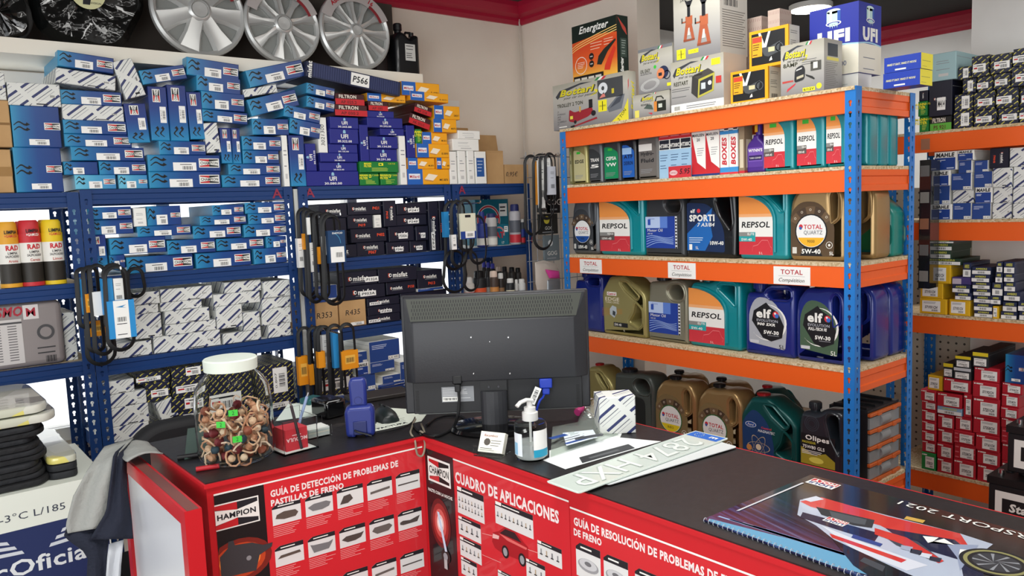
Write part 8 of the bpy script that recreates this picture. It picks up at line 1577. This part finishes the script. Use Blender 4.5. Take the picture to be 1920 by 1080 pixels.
# F: x runs along the long side (towards -Y), y across (away from the camera)
n_ = Vector((0, 0, 1)); T = Fr((0, 0, .003), uy, ux, n_*.3)
def q2(pts): return pts
t = NT('calendar_print', .18); g = t.n('ShaderNodeTexNoise'); g.inputs['Scale'].default_value = 1; g.inputs['Detail'].default_value = 4; mp = t.n('ShaderNodeMapping'); mp.vector_type = 'TEXTURE'; mp.inputs['Rotation'].default_value = (0, 0, math.atan2(uy.y, uy.x)-.22); mp.inputs['Scale'].default_value = (.5, .012, 1); t.nt.links.new(t.tc.outputs['Object'], mp.inputs['Vector']); t.nt.links.new(mp.outputs['Vector'], g.inputs['Vector'])
x_, y_, z_ = t.xyz(); fade = t.ramp(t.math('ADD', t.math('MULTIPLY', x_, 2.4), t.math('MULTIPLY', y_, -.9)), [(.1, '#ffffff'), (.55, '#404040'), (.95, '#000000')]); st_ = t.ramp(g.outputs['Fac'], [(.3, '#0c0f22'), (.5, '#1f2450'), (.62, '#34487f'), (.75, '#8a9cc4')]); CALM = t.col(t.mix(fade, '#17171b', st_)); t.b.inputs['Coat Weight'].default_value = .6; t.b.inputs['Coat Roughness'].default_value = .08
b = MB(); b.add([T.p(0, 0, -.01), T.p(Lc, 0, -.01), T.p(Lc, Wc, -.01), T.p(0, Wc, -.01), T.p(0, 0), T.p(Lc, 0), T.p(Lc, Wc), T.p(0, Wc)], [(0, 1, 2, 3), (7, 6, 5, 4), (0, 4, 5, 1), (1, 5, 6, 2), (2, 6, 7, 3), (3, 7, 4, 0)], CALM)
b.build('cover', cal)
def cp(x, y):   # pixel on the counter -> calendar coordinates
    p = onZ(x, y, ZT+.004)-cal.location; return (p.x*uy.x+p.y*uy.y, p.x*ux.x+p.y*ux.y)
b = MB(); PLp = lambda pts, m, l: b.pl(T, [cp(*q) for q in pts], m, l)
def PL(pts, m, l):
    P = [cp(*q) for q in pts]; P = [(min(max(x, .001), Lc-.001), min(max(y, .001), Wc-.001)) for x, y in P]; ar = sum(P[i][0]*P[(i+1) % len(P)][1]-P[(i+1) % len(P)][0]*P[i][1] for i in range(len(P)))
    b.pl(T, P, m, l)
RC = mat('#cf3a35', .2, coat=.5, name='race_red_print'); WCm = mat('#b9c3d6', .2, coat=.5, name='race_pale_print'); BC = mat('#1b2140', .2, coat=.5, name='race_navy_print'); KC = mat('#121216', .2, coat=.5, name='race_black_print')
PL([(1330, 972), (1318, 980), (1560, 1062), (1760, 1110), (1700, 1075), (1480, 1010)], '#5f9cc0', 1)
PL([(1500, 937), (1535, 932), (1660, 965), (1800, 1000), (1862, 1020), (1835, 1040), (1840, 1100), (1700, 1100), (1600, 1040), (1530, 985), (1495, 965)], WCm, 2)
PL([(1500, 940), (1540, 932), (1665, 968), (1800, 1000), (1815, 1022), (1700, 1010), (1650, 985), (1520, 950)], RC, 3)
PL([(1530, 950), (1640, 975), (1635, 990), (1600, 985), (1540, 965)], '#2b2f33', 4); PL([(1505, 960), (1560, 975), (1650, 1000), (1640, 1015), (1560, 990), (1500, 970)], BC, 4)
PL([(1540, 985), (1600, 1010), (1740, 1060), (1700, 1070), (1600, 1030)], '#cfd3de', 5); PL([(1555, 1000), (1700, 1050), (1690, 1055), (1560, 1008)], RC, 6)
PL([(1560, 1010), (1700, 1075), (1760, 1100), (1640, 1100), (1600, 1060)], KC, 6); PL([(1660, 990), (1790, 1012), (1838, 1050), (1850, 1100), (1810, 1100), (1800, 1050), (1700, 1020)], BC, 5); PL([(1650, 1000), (1720, 1015), (1766, 1050), (1740, 1048), (1680, 1022)], '#3b3f4c', 7); PL([(1730, 1005), (1760, 1008), (1750, 1015), (1790, 1022), (1770, 1010), (1740, 1018)], 'white', 8)
PL([(1640, 990), (1700, 1008), (1770, 1052), (1760, 1056), (1690, 1020), (1640, 1002)], RC, 8)
for k in range(5): PL([(1345+k*22, 968+k*6), (1349+k*22, 967+k*6), (1560+k*30, 1030+k*9), (1552+k*30, 1032+k*9)], ('#8ea6cf', '#3f5590', '#a9b7d6', '#4d5f9b', '#7f93c4')[k], 1.5)
PL([(1555, 958), (1625, 974), (1622, 984), (1602, 981), (1560, 970)], '#4a5055', 5); PL([(1505, 936), (1530, 930), (1545, 936), (1520, 941)], '#cfd3de', 5); PL([(1700, 968), (1735, 976), (1730, 981), (1695, 973)], '#c9a24a', 9)
PL([(1600, 1002), (1655, 1020), (1650, 1025), (1596, 1008)], '#2a3f86', 9); PL([(1775, 1020), (1835, 1022), (1822, 1040), (1800, 1070), (1795, 1046)], '#8f9ab4', 6); PL([(1800, 1030), (1822, 1032), (1815, 1040), (1798, 1040)], 'white', 9); PL([(1620, 1045), (1660, 1062), (1655, 1072), (1612, 1052)], '#3c4148', 8)
for k in range(4): PL([(1690+k*18, 1022+k*7), (1712+k*18, 1026+k*7), (1708+k*18, 1034+k*7), (1688+k*18, 1029+k*7)], ('#9aa2b8', '#23283a', '#c9cfdb', '#23283a')[k], 9)
wc = cp(1868, 1055); b.disc(T, wc[0], wc[1], .052, '#17171a', 10, 32); b.ring(T, wc[0], wc[1], .040, .046, '#8f8c5a', 11, 32); b.disc(T, wc[0], wc[1], .034, '#33353a', 11, 28)
for k in range(9): a = 2*PI*k/9; b.pl(T, [(wc[0]+.004*math.cos(a+1.5), wc[1]+.004*math.sin(a+1.5)), (wc[0]+.033*math.cos(a-.08), wc[1]+.033*math.sin(a-.08)), (wc[0]+.033*math.cos(a+.08), wc[1]+.033*math.sin(a+.08))], '#8f9298', 12)
U = Fr(T.o, -T.u, -T.v, T.n)
def utext(s_, x, y, h, m, w=None, l=12, bold=.02, shear=0): c_ = cp(x, y); b.text(U, s_, -c_[0], -c_[1], h, m, w=w, bold=bold, l=l, shear=shear)
utext('MOTORSPORT 2021', 1868, 992, .020, 'white', w=.34, bold=.0)
lc = cp(1543, 907); b.rect(T, lc[0]-.030, lc[1]-.018, lc[0]+.030, lc[1]+.018, 'white', 8); b.rect(T, lc[0]-.028, lc[1]-.0, lc[0]+.028, lc[1]+.016, '#c9303a', 9); utext('MOLY', 1543, 903, .012, 'white', w=.05, bold=.05) if 0 else None
b.text(U, 'LIQUI', -lc[0], -lc[1]+.008, .012, '#23407c', w=.05, bold=.04, l=10); b.text(U, 'MOLY', -lc[0], -lc[1]-.008, .012, 'white', w=.05, bold=.04, l=10)
lc = cp(1567, 978); b.rect(T, lc[0]-.02, lc[1]-.012, lc[0]+.02, lc[1]+.012, 'white', 8); b.rect(T, lc[0]-.019, lc[1]-.0, lc[0]+.019, lc[1]+.011, '#c9303a', 9); b.text(U, 'LIQUI', -lc[0], -lc[1]+.006, .008, '#23407c', w=.034, bold=.04, l=10); b.text(U, 'MOLY', -lc[0], -lc[1]-.006, .008, 'white', w=.034, bold=.04, l=10)
PL([(1380, 958), (1386, 958), (1508, 906), (1504, 905)], '#cfd0d4', 12)
b.build('cover_print', cal)
b = MB(); K = 46
for k in range(K):
    s_ = Lc*(k+.5)/K; c_ = T.p(s_, 0, -.005); b.tube([c_+T.v*(.0045*math.cos(a))+Vector((0, 0, .0045*math.sin(a)+.0015)) for a in [2*PI*i/8 for i in range(8)]], .0007, '#b9bcc4', 4, closed=True)
o = b.build('wire_binding', cal); o['kind'] = 'stuff'
tag(cal, 'large glossy racing car calendar lying upside down on worktop', 'calendar')
# ---------------------------------------------------------------- chair back, big box, mats, draped garment
ch = empty('office_chair', (.67, 2.52, 0), .05); CH = mat('#17181b', .7, name='black_chair_fabric')
vs_, fs = slab([rpoly([(-.16, 0, .06), (.16, 0, .06), (.175, .2, .12), (.10, .32, .14), (-.10, .32, .14), (-.175, .2, .12)], 6)], .07, .025); b = MB(); b.add(vs_, fs, CH, True); b.build('backrest', ch, (0, 0, .675))
b = MB(); b.box(-.17, .17, -.03, .33, .44, .50, CH); bevel(b.build('seat', ch), .02); b = MB(); b.box(-.03, .03, .02, .04, .4, .75, '#222326'); b.build('back_support', ch); b = MB(); b.lathe([(.025, .06), (.025, .44), (0, .44)], '#222326', 0, .15, 14); b.build('column', ch)
for k in range(5): a = 2*PI*k/5; b = MB(); b.tube([(0, .15, .10), (.19*math.cos(a), .15+.13*math.sin(a), .055)], .018, '#222326', 8); b.build('leg', ch); b = MB(); b.lathe([(0, -.012), (.025, -.012), (.025, .012), (0, .012)], '#111', n=14) if 0 else b.box(-.015, .015, -.02, .02, -.035, .02, '#18191b'); b.build('caster', ch, (.19*math.cos(a), .15+.13*math.sin(a), .035))
tag(ch, 'black office chair with rounded back behind the counter', 'chair')
# large white and navy carton, front near the left edge
YC = 2.5; zt_ = onY(70, 917, YC).z; p = onY(207, 1000, YC); wl = -1.0; w_ = p.x-wl; dc = .44; b = MB(); b.box(-w_/2, w_/2, -dc/2, dc/2, 0, zt_, '#e3e8dd'); F = Fr((w_/2, -dc/2, 0), (1, 0, 0), (0, 0, 1), (0, -1, 0)); f = lambda x, y: (onY(x, y, YC).x-p.x, onY(x, y, YC).z)
n0 = f(70, 985)[1]; n1 = n0-.24; b.rect(F, -w_+.01, n1, -.004, n0, '#1f2d5c', 1); a = f(0, 985); tz = (f(60, 962)[1])
tt = f(5, 990); te = f(124, 962)
b.text(F, '12(V)LP-3°C L/185', (f(124, 966)[0]), tz, .020, '#3c4250', w=.27, al='R', l=2)
e = f(175, 1040); b.text(F, 'TecOficial', e[0], f(90, 1050)[1], .044, '#dfe4e6', w=.33, al='R', bold=.02, l=3)
cx = f(68, 1020)[0]; cz = f(68, 1012)[1]
for k in range(3):
    for s_ in (-1, 1): b.pl(F, [(cx+s_*(.03+.016*k), cz-.030+.017*k), (cx+s_*.16, cz-.022+.022*k-.0), (cx+s_*.16, cz-.012+.022*k), (cx+s_*(.035+.016*k), cz-.020+.017*k)], '#cfd5dc', 2)
o = b.build('large_carton', None, (wl+w_/2, YC+dc/2, 0)); tag(o, 'large white and navy carton lettered Oficial at lower left', 'carton')
# car mats stacked on it
Rm = random.Random(3); zc = zt_; YM = YC+.02
def mat_slab(xp0, xp1, z, th, m, lab, dy=0, grp='black car mats stacked on the large carton', curl=.0):
    a = onY(xp0, 850, YM+dy).x; c_ = onY(xp1, 850, YM+dy).x; w_ = c_-a; vs_, fs = slab([rpoly([(-w_/2, -.2, .03), (w_/2*.8, -.205, .02), (w_/2, -.16, .05), (w_/2*.96, .2, .06), (-w_/2, .2, .05)], 5)], th, th*.22, 1); b = MB(); b.add([(x, zz, y+curl*(x/w_+.5)**2*.04) for x, y, zz in vs_], [f_[::-1] for f_ in fs], m, True); o = b.build('car_mat', None, ((a+c_)/2, YM+.205+dy, z+th/2)); return tag(o, lab, 'car mat', grp)
MT = [mat('#191a1d', .75, name='black_rubber_mat', bump=.4, bscale=60), mat('#202226', .7, bump=.4, bscale=50, name='charcoal_mat')]
th = .0165
hts = (onY(60, 800, YM).z-zc); nM = 10; th = hts/nM
for i in range(nM): mat_slab(-140+(i*37) % 9, 96-(i*29) % 23, zc+.001+i*th, th-.0015, MT[i % 2], f'black car mat, {ORD[i+1]} from the bottom of left stack', dy=.006*((i*5) % 3), curl=.12)
t = NT('printed_mat_bag', .2); v_ = t.n('ShaderNodeTexVoronoi'); v_.inputs['Scale'].default_value = 9; t.nt.links.new(t.tc.outputs['Object'], v_.inputs['Vector']); sc_ = t.n('ShaderNodeSeparateColor'); t.nt.links.new(v_.outputs['Color'], sc_.inputs[0]); BAGP = t.col(t.ramp(sc_.outputs[0], [(0, '#d8d8cc'), (.3, '#c9cbb9'), (.5, '#e3d97a'), (.6, '#b9bab2'), (.8, '#6f7068'), (1, '#dcdcd6')], True)); t.b.inputs['Coat Weight'].default_value = .8
for i, (x0, x1, k, lab) in enumerate(((-140, 118, 0, 'lower printed clear bag of mats'), (-140, 104, 1, 'upper printed clear bag of mats with yellow print'))):
    o = mat_slab(x0, x1, zc+hts+.006+k*.027, .024, BAGP, lab, dy=.01*k, grp='printed bags of mats', curl=0); o.name = 'mat_bag'
for i in range(3): 
    o = mat_slab(88, 148, zc+.001+i*.022, .020, BAGP if i == 2 else MT[1], f'folded mat pack, {ORD[i+1]} from the bottom of right stack', dy=.02, grp='mat packs right of the black mats')
# garment over the panel end
def cloth(cols, rows, fn, m, name, parent=None, th=.004):
    b = MB(); vs_ = [fn(i/cols, j/rows) for j in range(rows+1) for i in range(cols+1)]; b.add(vs_, [(j*(cols+1)+i, j*(cols+1)+i+1, (j+1)*(cols+1)+i+1, (j+1)*(cols+1)+i) for j in range(rows) for i in range(cols)], m, True); o = b.build(name, parent); s_ = o.modifiers.new('thickness', 'SOLIDIFY'); s_.thickness = th; s_.offset = 0; return o
gx = .475; gy = 2.20; gz = ZT; g0 = empty('jacket', (gx, gy, gz)); NV = mat('#1b2030', .85, name='navy_cloth', bump=.3, bscale=120); GC = mat('#9a9c98', .85, name='grey_cloth', bump=.3, bscale=90)
def worldpx(x, y, Y): p = onY(x, y, Y); return p
def ribbon(L_, R_e, Ys, bump=.012, seed=0):
    """cloth between two pixel polylines (left edge, right edge) at depths Ys"""
    K = len(L_)
    def fn(u, v):
        t_ = v*(K-1); i = min(int(t_), K-2); f = t_-i; yy = Ys[i]*(1-f)+Ys[i+1]*f
        lx, ly = [L_[i][q]*(1-f)+L_[i+1][q]*f for q in (0, 1)]; rx, ry = [R_e[i][q]*(1-f)+R_e[i+1][q]*f for q in (0, 1)]
        p = onY(lx*(1-u)+rx*u, ly*(1-u)+ry*u, yy-bump*math.sin(u*PI*2.5+seed+v*2)*min(1, v*3)); return (p.x-gx, p.y-gy, p.z-gz)
    return fn
cloth(14, 18, ribbon([(196, 838), (160, 888), (138, 930), (124, 985), (128, 1000)], [(250, 822), (222, 850), (212, 900), (204, 950), (196, 988)], [2.24, 2.16, 2.13, 2.11, 2.10], .008, 1), GC, 'grey_front', g0)
cloth(12, 18, ribbon([(246, 822), (214, 850), (208, 900), (200, 960), (168, 1012)], [(276, 838), (236, 862), (238, 920), (247, 975), (250, 1010)], [2.255, 2.15, 2.115, 2.09, 2.08], .008, 2), NV, 'navy_sleeve', g0)
cloth(10, 10, ribbon([(126, 985), (120, 1006), (165, 1040), (160, 1120)], [(200, 985), (205, 1010), (200, 1032), (205, 1120)], [2.12, 2.10, 2.09, 2.09], .006, 3), NV, 'navy_lining', g0)
cloth(8, 10, ribbon([(204, 1020), (200, 1060), (196, 1130)], [(232, 1012), (226, 1060), (222, 1130)], [2.10, 2.09, 2.09], .006, 0), mat('#c9cdd2', .8), 'white_towel_end', g0)
cloth(8, 6, lambda u, v: (-.035+.085*v, -.10+.16*u, .004+.012*math.sin(PI*v)-.004*abs(math.sin(u*7))), GC, 'collar', g0)
tag(g0, 'grey and navy work jacket draped over the red panel end', 'jacket')

# small things between the racks
a, c_ = onX(1723, 430, 3.43), onX(1744, 430, 3.43); z0_, z1_ = onX(1733, 541, 3.43).z, onX(1733, 300, 3.43).z; w_ = a.y-c_.y; ds_ = empty('display_case', (3.465, (a.y+c_.y)/2, z0_), -PI/2)
b = MB(); b.box(-w_/2, w_/2, -.035, .05, 0, z1_-z0_, mat('#202226', .1, coat=.8, name='tinted_acrylic')); b.build('case', ds_)
for i in range(6): b = MB(); b.box(-w_/2+.004, w_/2-.006, -.037, -.035, .03+i*.11, .075+i*.11, ('#8a8c88', '#6d7070', '#9a6a50')[i % 3]); b.build('goods_window', ds_)
tag(ds_, 'tall narrow tinted display case hung on the far rack post', 'display case')
for i in range(2):
    b = MB(); b.box(-.05, .05, -.005, .005, 0, .19, '#1d1f21'); F = Fr((0, -.005, .095), (1, 0, 0), (0, 0, 1), (0, -1, 0)); b.rect(F, -.035, -.05, -.025, .06, '#8f9296'); b.rect(F, -.005, -.06, .006, .05, '#8f9296'); b.pl(F, [(.02, -.06), (.035, -.06), (.03, .05), (.022, .05)], '#8f9296'); b.rect(F, -.04, .065, .04, .09, 'paper')
    tag(b.build('tool_pack', None, (2.812, YR+.095+.12*i, OS[1]+.0005), -PI/2), f'black card of small chrome tools behind teal bottles, {("outer", "inner")[i]} one', 'tool pack')
